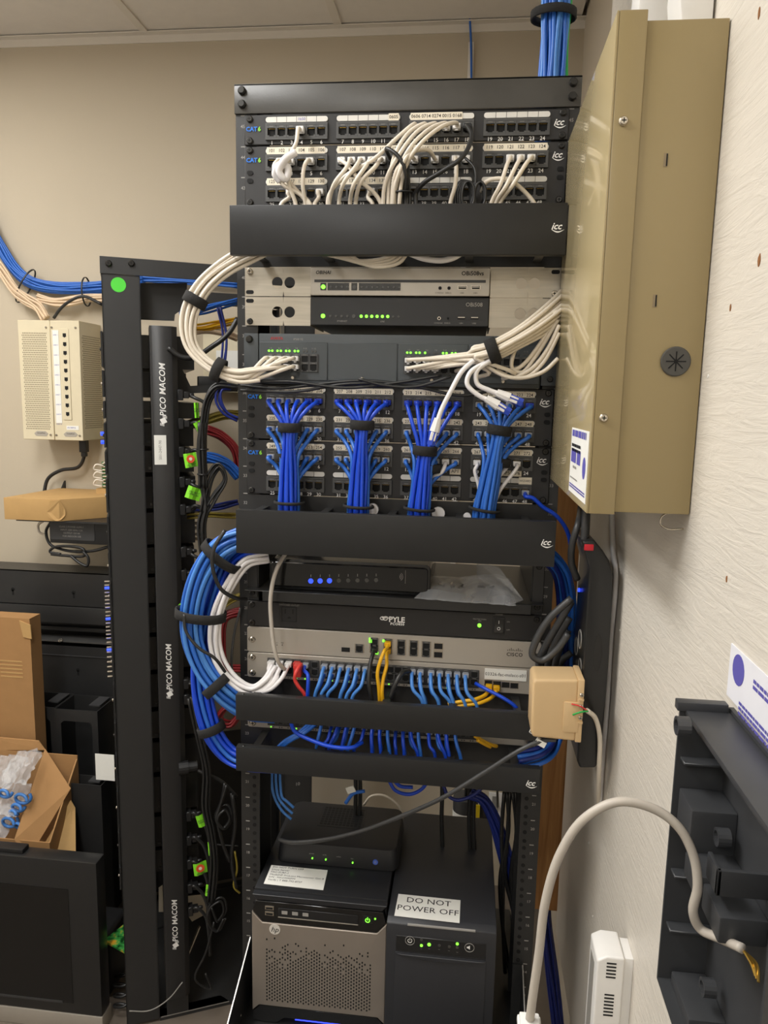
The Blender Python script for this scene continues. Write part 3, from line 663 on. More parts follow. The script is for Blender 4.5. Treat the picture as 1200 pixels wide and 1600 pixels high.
# ------------------------------------------------------------------ power conditioner (unit 28)
pz1, pz0 = UZ(28) - 0.0008, UZ(27) + 0.0008; yf = -0.007
py = thing('power_conditioner', 'black rack power conditioner with a front outlet and rocker switch', 'power conditioner', (0, 0, pz0))
box(-0.2413, 0.2413, yf, -0.0005, pz0, pz1).build('front_panel', PANEL, py, bev=0.001, seg=1); box(-0.215, 0.215, -0.0005, 0.18, pz0 + 0.002, pz1 - 0.002).build('case', BLACK2, py)
q0, q1 = P(441, 971, yf), P(463, 948, yf); cx, cz = (q0.x + q1.x) / 2, (q0.z + q1.z) / 2
ot = MB().prism(rbox(cx - 0.0125, cx + 0.0125, cz - 0.0125, cz + 0.0125, 0.001), 'y', yf - 0.0012, yf).build('power_outlet', PLASTIC, py, bev=0.0006, seg=1)
MB().box(cx - 0.0072, cx - 0.0055, yf - 0.0016, yf - 0.001, cz + 0.001, cz + 0.0085).box(cx + 0.0055, cx + 0.0072, yf - 0.0016, yf - 0.001, cz + 0.001, cz + 0.0085).prism([(cx + 0.003 * math.cos(t), cz - 0.0072 + 0.003 * math.sin(t)) for t in [math.pi * i / 6 for i in range(7)]], 'y', yf - 0.0016, yf - 0.001).build('outlet_slots', HOLE, ot)
q = P(452, 945.5, yf); text('small_print', 'SWITCHED OUTLET', (q.x, yf - 0.0003, q.z), 0.0038, GREYINK, py)
q = P(620, 968.5, yf); text('maker_print', 'PYLE', (q.x, yf - 0.0003, q.z), 0.0125, WHITEINK, py, 0.03)
text('model_print', 'PCO850', (q.x + 0.001, yf - 0.0003, q.z - 0.0072), 0.0058, WHITEINK, py, 0.03, space=1.15)
mb = MB()
for cx2, r0 in ((q.x - 0.0235, 0.0045), (q.x - 0.0185, 0.0052)):
    mb.tube([(cx2 + r0 * (1 - 0.55 * i / 20) * math.cos(0.42 * i), yf - 0.0005, q.z + 0.0012 + 0.75 * r0 * (1 - 0.55 * i / 20) * math.sin(0.42 * i)) for i in range(21)], 0.0007, 4)
mb.build('maker_emblem', WHITEINK, py)
q = P(749, 977, yf); disc('protection_light', (q.x, yf, q.z), (0, -1, 0), 0.0031, LEDG, py)
text('small_print', 'PROTECTION\nON', (q.x, yf - 0.0003, q.z + 0.0085), 0.0034, GREYINK, py)
q0, q1 = P(769.5, 989, yf), P(789, 964, yf); cx, cz = (q0.x + q1.x) / 2, (q0.z + q1.z) / 2; w = (q1.x - q0.x) / 2; h = (q1.z - q0.z) / 2
rs = MB().box(q0.x, q1.x, yf - 0.0015, yf, q0.z, q1.z).build('rocker_frame', PLASTIC, py, bev=0.0005, seg=1)
MB().prism([(yf - 0.001, cz - h + 0.003), (yf - 0.001, cz + h - 0.003), (yf - 0.0022, cz + h - 0.003), (yf - 0.003, cz), (yf - 0.006, cz - h + 0.003)], 'x', cx - w + 0.0025, cx + w - 0.0025).build('rocker', GLOSS, rs)
box(cx - 0.0003, cx + 0.0003, yf - 0.0034, yf - 0.0025, cz + 0.003, cz + 0.0078).build('rocker_print', WHITEINK, rs); MB().ring((cx, yf - 0.0052, cz - 0.0045), (0, -1, 0), 0.0019, 0.0025, 0.0003).build('rocker_print', WHITEINK, rs)
text('small_print', 'POWER', (cx, yf - 0.0003, cz + h + 0.0035), 0.0034, GREYINK, py); text('small_print', 'ON', (cx + w + 0.0055, yf - 0.0003, cz + 0.006), 0.0032, GREYINK, py); text('small_print', 'OFF', (cx + w + 0.006, yf - 0.0003, cz - 0.0075), 0.0032, GREYINK, py)
for sx in (-1, 1):
    for z in (pz1 - 0.006, pz0 + 0.006): screw(py, (sx * 0.2325, yf, z), (0, -1, 0), 0.005, DKSCREW)
# ------------------------------------------------------------------ silver router (27) and switches (26, 24)
def silver_box(name, label, u, cat):
    z1, z0 = UZ(u) - 0.0006, UZ(u - 1) + 0.0006
    t = thing(name, label, cat, (0, 0, z0))
    MB().prism(rbox(-0.2413, 0.2425, z0, z1, 0.004), 'y', -0.008, -0.0005).build('front_panel', SILVER, t, bev=0.0008, seg=1)
    box(-0.218, 0.218, -0.0005, 0.27, z0 + 0.001, z1 - 0.001).build('case', SILVER2, t)
    for sx in (-1, 1):
        for z in ((z1 - 0.008, z0 + 0.008) if name != 'network_router' else ((z0 + z1) / 2,)):
            MB().prism(rbox(sx * 0.2325 - 0.006, sx * 0.2325 + 0.006, z - 0.0036, z + 0.0036, 0.0034), 'y', -0.0083, -0.0075).build('mounting_slot', HOLE, t); screw(t, (sx * 0.2318, -0.008, z), (0, -1, 0), 0.0052, CHROME, h=0.004)
    return t, z0, z1
ro, z0, z1 = silver_box('network_router', 'silver faced rack router with a row of ports and a maker logo', 27, 'router'); yf = -0.008
def rport(px, py, parent, two=False, pitch=0.0118, fr=True):
    q = P(px, py, yf); out = []
    if fr: MB().box(q.x - 0.0080, q.x + 0.0080, yf - 0.0006, yf, q.z - (0.0185 if two else 0.0072), q.z + 0.0075).build('port_frame', CHROME, parent)
    for k in range(2 if two else 1):
        p = Vector((q.x, yf - 0.0010, q.z - k * pitch)); obj('jack', JACKS, parent, Matrix.Translation(p + Vector((0, -0.0006, 0))) @ Matrix.Scale(0.84, 4)); out.append(p)
    return out
q0, q1 = P(533.6, 1018, yf), P(546.7, 1012, yf); MB().box(q0.x, q1.x, yf - 0.0006, yf, q0.z, q1.z).build('usb_port', HOLE, ro)
rport(561.5, 1013, ro)
rp = {}
for k, (px, py) in enumerate(((585, 1003), (606.5, 1004.5), (627, 1006), (646.5, 1007.5), (666, 1009))): rp[k] = rport(px, py, ro, True)
q = P(685, 1011, yf); MB().box(q.x - 0.0075, q.x + 0.0075, yf - 0.0006, yf, q.z - 0.0185, q.z + 0.0072, 0).box(q.x - 0.0066, q.x + 0.0066, yf - 0.0008, yf - 0.0005, q.z - 0.003, q.z + 0.006, 1).box(q.x - 0.0066, q.x + 0.0066, yf - 0.0008, yf - 0.0005, q.z - 0.0175, q.z - 0.0085, 1).build('fibre_port', [CHROME, HOLE], ro)
for px, py in ((579, 998), (579, 1002), (589, 1020), (600, 1001)): q = P(px, py, yf); box(q.x - 0.0022, q.x + 0.0022, yf - 0.0018, yf - 0.0006, q.z - 0.0018, q.z + 0.0018).build('link_light', LEDG, ro)
q = P(804, 1023, yf); text('maker_print', 'CISCO', (q.x, yf - 0.0003, q.z), 0.0082, INK, ro, 0.02, space=1.1)
mb = MB()
for k, h in enumerate((1.6, 2.8, 4.6, 2.8, 1.6, 2.8, 4.6, 2.8, 1.6)): x = q.x - 0.0112 + k * 0.0028; mb.box(x - 0.0005, x + 0.0005, yf - 0.0004, yf, q.z + 0.0062, q.z + 0.0062 + h * 0.001)
mb.build('maker_emblem', INK, ro)
for px, s in ((433, 'SYS'), (441, 'PWR')): q = P(px, 1005, yf); disc('status_light', (q.x, yf, q.z - 0.003), (0, -1, 0), 0.0008, LEDDK, ro); text('small_print', s, (q.x, yf - 0.0003, q.z + 0.0005), 0.0022, INK, ro)
sw, z0, z1 = silver_box('network_switch', 'silver network switch with a white paper label and tufts of blue cables', 26, 'network switch')
sw2, y0_, y1_ = silver_box('network_switch', 'lower silver network switch mostly hidden behind a narrow cable manager', 24, 'network switch')
SWPX = [425, 438.5, 452, 465, 478.5, 492] + [508 + 12.8 * k for k in range(6)] + [586 + 12.0 * k for k in range(5)] + [645, 657.5, 674, 687.5, 701, 714.5, 727.5]
SWX = []
for px in SWPX:
    q = P(px, 1034 + (px - 425) * 0.061, yf - 0.001); SWX.append(q.x)
SWX += [SWX[-1] + 0.0142]
def switch_ports(t, z0, z1):
    bks = {}
    for k, x in enumerate(SWX):
        g = 0 if k < 6 else 1 if k < 12 else 2 if k < 17 else 3
        if g not in bks:
            xs = [xx for i, xx in enumerate(SWX) if (0 if i < 6 else 1 if i < 12 else 2 if i < 17 else 3) == g]
            bks[g] = MB().box(min(xs) - 0.0078, max(xs) + 0.0078, -0.0092, -0.008, z0 + 0.0055, z1 - 0.0075).build('port_block', DKGREY, t)
        for j in range(2): obj('jack', JACKS, bks[g], Matrix.Translation((x, -0.0102, z1 - 0.0145 - j * 0.0125)) @ Matrix.Scale(0.84, 4))
    mb = MB()
    for x in SWX: mb.box(x - 0.003, x - 0.001, -0.0085, -0.008, z0 + 0.0018, z0 + 0.0036).box(x + 0.001, x + 0.003, -0.0085, -0.008, z0 + 0.0018, z0 + 0.0036)
    mb.build('link_marks', LEDDK, t)
    for k in (0, 3, 4, 7, 9, 14, 19, 21): disc('link_light', (SWX[k] - 0.002, -0.008, z0 + 0.0027), (0, -1, 0), 0.0011, LEDG, t, 0.0006, 8)
switch_ports(sw, z0, z1); switch_ports(sw2, y0_, y1_)
a, b = P(757, 1058, -0.009), P(823, 1050, -0.009)
lb = MB().box(a.x, b.x, -0.0095, -0.008, a.z - 0.003, b.z + 0.002).build('paper_label', TAGW, sw); text('label_print', '03326-fac-mslacc-s01', ((a.x + b.x) / 2, -0.0097, (a.z + b.z) / 2 - 0.0005), 0.0076, INK, lb, 0.0, space=1.0)
for k in range(4):
    q = P(763 + 13.5 * k, 1067 + k * 1.4, yf); MB().box(q.x - 0.0066, q.x + 0.0066, yf - 0.0006, yf, q.z - 0.005, q.z + 0.005, 0).box(q.x - 0.0058, q.x + 0.0058, yf - 0.0009, yf - 0.0005, q.z - 0.004, q.z + 0.004, 1).build('fibre_port', [CHROME, HOLE], sw)
# ------------------------------------------------------------------ bottom shelf, server, modem, battery unit
ZB = 0.594
bs = thing('rack_shelf', 'deep black cantilever shelf under the small server and battery backup', 'shelf', (0, 0, ZB - 0.01))
MB().box(-0.2395, 0.2395, -0.27, 0.30, ZB - 0.004, ZB - 0.0006).build('shelf_plate', BLACK2, bs)
EDGE = mat('edge_highlight', 'b8b5b0', 0.35, 0.6, vary=0.03)  # pale metal colour standing in for light on the shelf and foot edges
for sx in (-1, 1):
    x = sx * 0.2413
    MB().prism([(-0.27, ZB - 0.004), (0.30, ZB - 0.004), (0.02, UZ(14)), (-0.004, UZ(14)), (-0.27, ZB + 0.004)], 'x', min(x, x - sx * 0.002), max(x, x - sx * 0.002)).build('side_gusset', BLACK2, bs)
    MB().prism([(-0.27, ZB + 0.004), (-0.004, UZ(14)), (-0.004, UZ(14) + 0.0009), (-0.27, ZB + 0.0049)], 'x', min(x, x - sx * 0.002), max(x, x - sx * 0.002)).build('gusset_highlight', EDGE, bs)  # pale strip painting the highlight along the gusset edge
    MB().box(min(sx * 0.2235, x), max(sx * 0.2235, x), -0.004, -0.0004, UZ(11) - 0.04, UZ(14)).build('mounting_flange', BLACK2, bs)
q = PX(373, 1588, -0.2435); MB().cyl((-0.2413, q.y, q.z + 0.002), (-0.249, q.y - 0.006, q.z + 0.008), 0.004, 10).build('thumb_screw', CHROME, bs)
hx0, hx1, hy0, hy1, hz1 = -0.2215, 0.0090, -0.056, 0.190, 0.840
hp = thing('micro_server', 'small cube server with a silver perforated front and black top', 'server', ((hx0 + hx1) / 2, 0.07, ZB))
HPB = mat('server_black', '222326', 0.38, vary=0.06, scale=90)
MB().box(hx0 + 0.001, hx1 - 0.001, hy0 + 0.012, hy1, ZB + 0.018, hz1).build('case', HPB, hp, bev=0.002)
for x in (hx0 + 0.012, hx1 - 0.034):
    for y in (hy0 + 0.03, hy1 - 0.05): box(x, x + 0.022, y, y + 0.022, ZB, ZB + 0.02).build('foot', PLASTIC, hp)
# front frame: top black strip with drive, silver field with chamfered shoulders, black base
ft = hz1 - 0.004
MB().prism([(hx0 + 0.008, ft - 0.010), (hx1 - 0.008, ft - 0.010), (hx1, ft), (hx0, ft)], 'y', hy0 + 0.001, hy0 + 0.014).build('top_chamfer', HPB, hp, bev=0.0008, seg=1)
fb = MB().prism([(hx0 + 0.006, ft - 0.011), (hx1 - 0.006, ft - 0.011), (hx1 - 0.001, ft - 0.030), (hx1 - 0.016, ft - 0.049), (hx0 + 0.018, ft - 0.049), (hx0 + 0.001, ft - 0.030)], 'y', hy0, hy0 + 0.013).build('drive_panel', GLOSS, hp, bev=0.0008, seg=1)
MB().box(hx0 + 0.046, hx1 - 0.048, hy0 - 0.0012, hy0, ft - 0.036, ft - 0.020).build('disc_drive', PLASTIC, hp, bev=0.0006, seg=1)
box(hx0 + 0.046, hx1 - 0.048, hy0 - 0.0016, hy0 - 0.001, ft - 0.0375, ft - 0.0362).build('drive_lip', SILVER, hp)
for k in range(3): box(hx0 + 0.052 + k * 0.018, hx0 + 0.062 + k * 0.018, hy0 - 0.0016, hy0 - 0.0011, ft - 0.0305, ft - 0.0245).build('drive_mark', GREYINK, hp)
for k in range(2): MB().box(hx0 + 0.023, hx0 + 0.038, hy0 - 0.0008, hy0, ft - 0.0255 - k * 0.0105, ft - 0.0185 - k * 0.0105, 0).box(hx0 + 0.0245, hx0 + 0.0365, hy0 - 0.001, hy0 - 0.0006, ft - 0.0245 - k * 0.0105, ft - 0.021 - k * 0.0105, 1).build('usb_port', [CHROME, HOLE], hp)
pbx = hx1 - 0.032; box(pbx - 0.0075, pbx + 0.0075, hy0 - 0.0010, hy0, ft - 0.034, ft - 0.019).build('power_button', PLASTIC, hp)
MB().tube([(pbx + 0.0036 * math.sin(t), hy0 - 0.0015, ft - 0.0265 + 0.0036 * math.cos(t)) for t in [0.6 + i * (2 * math.pi - 1.2) / 14 for i in range(15)]], 0.0006, 5).cyl((pbx, hy0 - 0.0015, ft - 0.0262), (pbx, hy0 - 0.0015, ft - 0.0212), 0.0006, 5).build('power_symbol', LEDG, hp)
disc('status_light', (pbx + 0.0125, hy0, ft - 0.023), (0, -1, 0), 0.0014, LEDG, hp)
sb0, sb1 = ZB + 0.034, ft - 0.031
sil = MB().prism([(hx0, sb1), (hx0 + 0.018, sb1 - 0.019), (hx1 - 0.016, sb1 - 0.019), (hx1, sb1), (hx1, sb0 - 0.012), (hx1 - 0.012, sb0), (hx0 + 0.012, sb0), (hx0, sb0 - 0.012)], 'y', hy0 - 0.001, hy0 + 0.012).build('silver_front', SILVER2, hp, bev=0.0012, seg=1)
MB().prism([(hx0 + 0.001, sb0 - 0.013), (hx0 + 0.013, sb0 - 0.001), (hx1 - 0.013, sb0 - 0.001), (hx1 - 0.001, sb0 - 0.013), (hx1 - 0.001, ZB + 0.004), (hx1 - 0.02, ZB), (hx1 - 0.042, ZB + 0.001), (hx1 - 0.056, ZB + 0.012), (hx0 + 0.056, ZB + 0.012), (hx0 + 0.042, ZB + 0.001), (hx0 + 0.02, ZB), (hx0 + 0.001, ZB + 0.004)], 'y', hy0 + 0.0005, hy0 + 0.014).build('base_trim', GLOSS, hp, bev=0.0008, seg=1)
box(hx0 + 0.075, hx1 - 0.075, hy0 + 0.002, hy0 + 0.006, ZB + 0.009, ZB + 0.0115).build('status_bar_light', mat('led_bar_blue', '2a38ff', 0.3, vary=0, emit=4.0), hp)
rnd = random.Random(5); mb = MB(); nx = 40; x0, x1 = hx0 + 0.026, hx1 - 0.026; zb_, zt_ = sb0 + 0.012, sb1 - 0.046
for i in range(nx):
    x = x0 + (x1 - x0) * i / (nx - 1); colh = rnd.uniform(0.5, 1.0)
    for j in range(20):
        z = zb_ + j * 0.0064 + (0.0032 if i % 2 else 0); fr = (z - zb_) / (zt_ - zb_)
        if z > zt_: continue
        if fr > 0.55 and rnd.random() < (fr - 0.5) * 1.9: continue
        mb.prism([(x + 0.0014 * math.cos(a), z + 0.0020 * math.sin(a)) for a in [math.pi / 6 + k * math.pi / 3 for k in range(6)]], 'y', hy0 - 0.0013, hy0 - 0.0007)
tag(mb.build('vent_holes', HOLE, hp), kind='stuff')
lx, lz = hx0 + 0.040, sb1 - 0.0295
disc('maker_badge', (lx, hy0 - 0.001, lz), (0, -1, 0), 0.0095, mat('badge_silver', 'cfcac2', 0.35, vary=0.02), hp, 0.0008, 24); text('maker_print', 'hp', (lx, hy0 - 0.0022, lz), 0.0135, INK, hp, 0.0, 0.3)
# paper label on the server top
def top_label(corners, z, m, parent, lines, sizes, name='paper_label'):
    c = [PZ(px, py, z) for px, py in corners]; mb = MB(); h = Vector((0, 0, 0.0005)); mb.add([p for p in c] + [p + h for p in c], [(3, 2, 1, 0), (4, 5, 6, 7)] + [(i, (i + 1) % 4, 4 + (i + 1) % 4, 4 + i) for i in range(4)])
    pl = mb.build(name, m, parent); ex = (c[1] - c[0]).normalized(); ey = (c[0] - c[3]).normalized(); ez = ex.cross(ey).normalized(); ey = ez.cross(ex)
    R = Matrix(((ex.x, ey.x, ez.x, 0), (ex.y, ey.y, ez.y, 0), (ex.z, ey.z, ez.z, 0), (0, 0, 0, 1)))
    return pl, c, R
pl, c, R = top_label([(424, 1352), (512, 1360), (505, 1391), (412, 1381)], hz1 + 0.0004, TAGW, hp, [], [])
for k, s in enumerate(('DO NOT TURN OFF', 'Linux Server', 'FAC-SURF-1', 'ModelHP ProLiant Microserver Gen 8', 'S/N : MX27090PM', 'Verify | T 888-792-8737')):
    p = c[0].lerp(c[3], 0.09 + 0.135 * k).lerp(c[1].lerp(c[2], 0.09 + 0.135 * k), 0.04) + Vector((0, 0, 0.0007)); text('label_print', s, p, 0.0062, INK, pl, 0, 0, 'LEFT', R)
# modem on the server
ml, mr = PZ(431, 1346, hz1 + 0.001), PZ(621, 1364, hz1 + 0.001); mt = P(431, 1316, ml.y).z; rl = PZ(462, 1249, mt); rr = PZ(627, 1268, mt)
mo = thing('cable_modem', 'black modem with a square top grille standing on the small server', 'modem', ((ml.x + mr.x) / 2, 0.05, hz1))
mx0, mx1, my0, my1 = ml.x, mr.x, ml.y, max(rl.y, ml.y + 0.12)
my1 = min(my1, ml.y + 0.19)
def tapered(x0, x1, y0, y1, z0, z1, rad, ins, name, m, parent, bev=0.002):
    a = rbox(x0, x1, y0, y1, rad, 5); b = rbox(x0 + ins, x1 - ins, y0 + ins, y1 - ins, rad, 5); n = len(a)
    return MB().add([(p[0], p[1], z0) for p in a] + [(p[0], p[1], z1) for p in b], [tuple(range(n))[::-1], tuple(range(n, 2 * n))] + [(i, (i + 1) % n, n + (i + 1) % n, n + i) for i in range(n)]).build(name, m, parent, bev=bev)
tapered(mx0, mx1, my0, my1, hz1 + 0.0012, mt, 0.016, 0.004, 'case', mat('modem_black', '1f1f21', 0.48, vary=0.05), mo)
gx, gy = (mx0 + mx1) / 2 - 0.006, (my0 + my1) / 2 + 0.025
gr = MB().prism(rbox(gx - 0.043, gx + 0.043, gy - 0.036, gy + 0.036, 0.004), 'z', mt, mt + 0.0008).build('grille_plate', PLASTIC, mo)
mb = MB()
for i in range(11):
    for j in range(8): mb.box(gx - 0.038 + i * 0.0072, gx - 0.0325 + i * 0.0072, gy - 0.031 + j * 0.0078, gy - 0.0255 + j * 0.0078, mt + 0.0006, mt + 0.001)
mb.build('grille_holes', HOLE, gr)
for px, py in ((488, 1341), (509, 1343), (551, 1348)): q = P(px, py, my0 - 0.0005); disc('status_light', (q.x, my0 + 0.0005, q.z), (0, -1, 0), 0.0013, LEDG, mo, 0.002)
for px, py, s in ((487, 1334, 'power'), (507, 1336, 'us/ds'), (529, 1339, 'online'), (550, 1342, 'link')): q = P(px, py, my0); text('small_print', s, (q.x, my0 + 0.0006, q.z), 0.0034, GREYINK, mo)
q = P(586.5, 1347, my0); disc('logo_button', (q.x, my0 + 0.0012, q.z), (0, -1, 0), 0.0048, mat('blue_button', '4a64b8', 0.3, vary=0.05), mo, 0.0022)
text('maker_print', 'R', (q.x, my0 - 0.0012, q.z), 0.006, GREYINK, mo)
# battery backup
ux0, ux1, uy0, uy1, uz1 = 0.0110, 0.1890, -0.078, 0.25, 0.829
UPSM = mat('ups_charcoal', '2c2d31', 0.5, vary=0.05, scale=80, bump=0.05, bscale=700)
up = thing('battery_backup', 'charcoal tower battery backup with DO NOT POWER OFF label', 'battery backup', ((ux0 + ux1) / 2, 0.08, ZB))
MB().box(ux0, ux1, uy0 + 0.012, uy1, ZB, uz1).build('case', UPSM, up, bev=0.003)
MB().prism([(uy0 + 0.013, ZB), (uy0, ZB + 0.004), (uy0, uz1 - 0.022), (uy0 + 0.002, uz1 - 0.006), (uy0 + 0.013, uz1)], 'x', ux0, ux1).build('bezel', UPSM, up, bev=0.0018)
ct = MB().box(ux0 + 0.016, ux1 - 0.016, uy0 - 0.0012, uy0 + 0.001, uz1 - 0.052, uz1 - 0.0245).build('control_panel', PLASTIC, up, bev=0.0008, seg=1)
dr = MB().box(ux0 + 0.015, ux1 - 0.015, uy0 - 0.0015, uy0 + 0.001, ZB + 0.012, uz1 - 0.0545).build('battery_door', UPSM, up, bev=0.0012)
MB().prism([(ux0 + 0.016 + (ux1 - ux0 - 0.032) * i / 12, uz1 - 0.0555 - 0.0075 * math.sin(math.pi * i / 12)) for i in range(13)], 'y', uy0 - 0.0045, uy0 - 0.0012).build('door_grip', UPSM, up, bev=0.0008, seg=1)
box(ux0 + 0.034, ux1 - 0.034, uy0 + 0.0005, uy0 + 0.004, uz1 - 0.0065, uz1 - 0.0045).build('bezel_slot', GREYINK, up)
for px, py in ((640.5, 1469.5), (733.5, 1480.5)):
    q = P(px, py, uy0 - 0.001); MB().ring((q.x, uy0 - 0.0012, q.z), (0, -1, 0), 0.0072, 0.0079, 0.0006, 24).build('button_ring', GREYINK, up)
    if px < 700: MB().tube([(q.x + 0.0034 * math.sin(t), uy0 - 0.0015, q.z + 0.0034 * math.cos(t)) for t in [0.6 + i * (2 * math.pi - 1.2) / 14 for i in range(15)]], 0.0005, 4).cyl((q.x, uy0 - 0.0015, q.z + 0.0005), (q.x, uy0 - 0.0015, q.z + 0.005), 0.0005, 4).build('power_symbol', WHITEINK, up)
    else:
        MB().prism([(q.x - 0.0042, q.z - 0.0014), (q.x - 0.002, q.z - 0.0014), (q.x + 0.0006, q.z - 0.0036), (q.x + 0.0006, q.z + 0.0036), (q.x - 0.002, q.z + 0.0014), (q.x - 0.0042, q.z + 0.0014)], 'y', uy0 - 0.0016, uy0 - 0.0011).build('speaker_symbol', WHITEINK, up)
for px, py, on in ((658.5, 1477, 1), (670.5, 1475.5, 1), (686.5, 1477, 0), (702, 1479, 0), (714.5, 1474.5, 1), (658.5, 1468, 0), (714.5, 1480, 0)):
    q = P(px, py, uy0 - 0.001); disc('status_light', (q.x, uy0 - 0.0012, q.z), (0, -1, 0), 0.0028 if on and px == 670.5 else 0.0023, LEDG if on else LEDDK, up, 0.0008)
for px, py in ((658, 1482), (670.5, 1482), (686, 1483), (701.5, 1485), (714.5, 1487.5)): q = P(px, py, uy0 - 0.001); text('small_print', '~', (q.x, uy0 - 0.0016, q.z), 0.0055, GREYINK, up)
pl, c, R = top_label([(622.5, 1397), (719.5, 1407), (718, 1442.5), (616, 1431)], uz1 + 0.0004, TAGW, up, [], [])
for s, v in (('DO NOT', 0.24), ('POWER OFF', 0.62)):
    p = c[0].lerp(c[3], v).lerp(c[1].lerp(c[2], v), 0.5) + Vector((0, 0, 0.0008)); text('label_print', s, p, 0.0185 if s != 'DO NOT' else 0.0185, INK, pl, 0, 0, 'CENTER', R, space=1.02)
# ------------------------------------------------------------------ tan cabinet on the plywood
cb = thing('wall_cabinet', 'tan enamelled steel cabinet with a glossy cover on the plywood board', 'cabinet', (0.29, -0.2, 1.5555))
cx0, cy0, cy1, cz0, cz1 = 0.2395, -0.388, -0.027, 1.5555, 2.038
box(0.266, XW - 0.001, cy0 + 0.004, cy1 - 0.004, cz0 + 0.002, cz1 - 0.008).build('cabinet_body', TAN, cb, bev=0.0015)
cv = MB().box(cx0, cx0 + 0.0022, cy0, cy1, cz0, cz1, 1).box(cx0 + 0.0022, cx0 + 0.0285, cy0, cy0 + 0.002, cz0, cz1).box(cx0 + 0.0022, cx0 + 0.0285, cy1 - 0.002, cy1, cz0, cz1).box(cx0 + 0.0022, cx0 + 0.0285, cy0 + 0.002, cy1 - 0.002, cz1 - 0.002, cz1).box(cx0 + 0.0022, cx0 + 0.0285, cy0 + 0.002, cy1 - 0.002, cz0, cz0 + 0.002).build('cover', [TAN, TANG], cb, bev=0.0014)
for px, py in ((974, 190), (943, 653)): q = P(px, py, cy0); screw(cv, (q.x, cy0, q.z), (0, -1, 0), 0.0046, CHROME, h=0.004)
yb = cy0 + 0.004
for px, py in ((1040, 250), (1023, 470)): q = P(px, py, yb); MB().box(q.x - 0.0018, q.x + 0.0018, yb - 0.0004, yb + 0.001, q.z - 0.0062, q.z + 0.0062, 0).box(q.x + 0.0005, q.x + 0.0018, yb - 0.0007, yb, q.z - 0.0056, q.z + 0.0056, 1).build('knockout_slot', [mat('slot_tan', '8a7a5f', 0.5, vary=0), HOLE], cb)
q = P(1055, 565, yb); gm = MB().cyl((q.x, yb - 0.003, q.z), (q.x, yb, q.z), 0.0148, 28).build('rubber_grommet', mat('grey_rubber', '4b4944', 0.7, vary=0.05), cb, bev=0.001, seg=1)
mb = MB().cyl((q.x, yb - 0.0034, q.z), (q.x, yb - 0.003, q.z), 0.0021, 12)
for k in range(8):
    a = k * math.pi / 4; d = Vector((math.cos(a), 0, math.sin(a))); e = Vector((-math.sin(a), 0, math.cos(a))); c = Vector((q.x, yb - 0.0033, q.z))
    mb.add([c + d * 0.002 + e * 0.0006, c + d * 0.0098 + e * 0.0006, c + d * 0.0098 - e * 0.0006, c + d * 0.002 - e * 0.0006], [(0, 1, 2, 3)])
mb.build('grommet_slits', HOLE, gm)
st = [PX(px, py, cx0 - 0.0005) for px, py in ((897, 665.5), (921, 674.5), (913.5, 794), (889, 757))]
y0, y1 = min(p.y for p in st) , max(p.y for p in st); y0 = max(y0, cy0 + 0.004); zt, zb2 = st[1].z, st[2].z
stk = box(cx0 - 0.0006, cx0 - 0.0001, y0, min(y1, y0 + 0.16), zb2 + 0.004, zt).build('printed_sticker', TAGW, cv, label='white sticker with blue print low on the cover')
RXL = Matrix(((0, 0, -1, 0), (-1, 0, 0, 0), (0, 1, 0, 0), (0, 0, 0, 1)))    # print facing -x
ym = (y0 + min(y1, y0 + 0.16)) / 2; hh = zt - zb2
def print_bars(parent, X, y_a, y_b, z, h, m, n=1, gap=0.6, seed=1):
    """rows of unreadable print on a plane facing -x, from y_a (left) toward y_b"""
    r = random.Random(seed); mb = MB()
    for k in range(n):
        y = y_a; zz = z - k * h * (1 + gap)
        while y > y_b:
            w = min(r.uniform(1.2, 4.0) * h, y - y_b + 1e-5); mb.add([(X, y, zz), (X, y - w, zz), (X, y - w, zz + h), (X, y, zz + h)], [(0, 1, 2, 3)]); y -= w + h * 0.5
    return mb.build('label_print', m, parent)
ya, yb5 = min(y1, y0 + 0.16), y0; wy = ya - yb5; Xp = cx0 - 0.0009
for v, f0, f1, h, m, n in ((0.12, 0.06, 0.88, 0.0075, INKP, 1), (0.27, 0.06, 0.6, 0.0035, INK, 2), (0.50, 0.06, 0.62, 0.0155, INKP, 1), (0.58, 0.2, 0.42, 0.003, GREYINK, 1), (0.74, 0.06, 0.5, 0.0018, GREYINK, 1), (0.84, 0.04, 0.95, 0.0018, INKP, 2)):
    print_bars(stk, Xp, ya - f0 * wy, ya - f1 * wy, zt - v * hh, h, m, n, seed=int(v * 100))
MB().prism([(ya - 0.84 * wy + 0.011 * math.cos(a), zt - 0.50 * hh + 0.012 * math.sin(a)) for a in [k * math.pi / 8 for k in range(16)]], 'x', Xp, Xp + 0.0002).build('label_emblem', INKP, stk)
# white conduit fittings above the cabinet
for k, (px, w, lab) in enumerate(((1024, 0.034, 'white plastic raceway elbow above the tan cabinet beside the cover'), (1105, 0.052, 'wide white plastic raceway fitting above the tan cabinet near the wall'))):
    q = P(px, 6, -0.33 + 0.09 * (1 - k)); t = MB().prism([(q.x - w * 0.4, cz1 - 0.0075), (min(q.x + w * 0.4, XW - 0.002), cz1 - 0.0075), (min(q.x + w * 0.5, XW - 0.002), cz1 + 0.03), (min(q.x + w * 0.45, XW - 0.002), cz1 + 0.35), (q.x - w * 0.3, cz1 + 0.35), (q.x - w * 0.55, cz1 + 0.05)], 'y', q.y, q.y + 0.05)
    tag(t.build('cable_raceway', WPLAS, bev=0.003), lab, 'raceway')
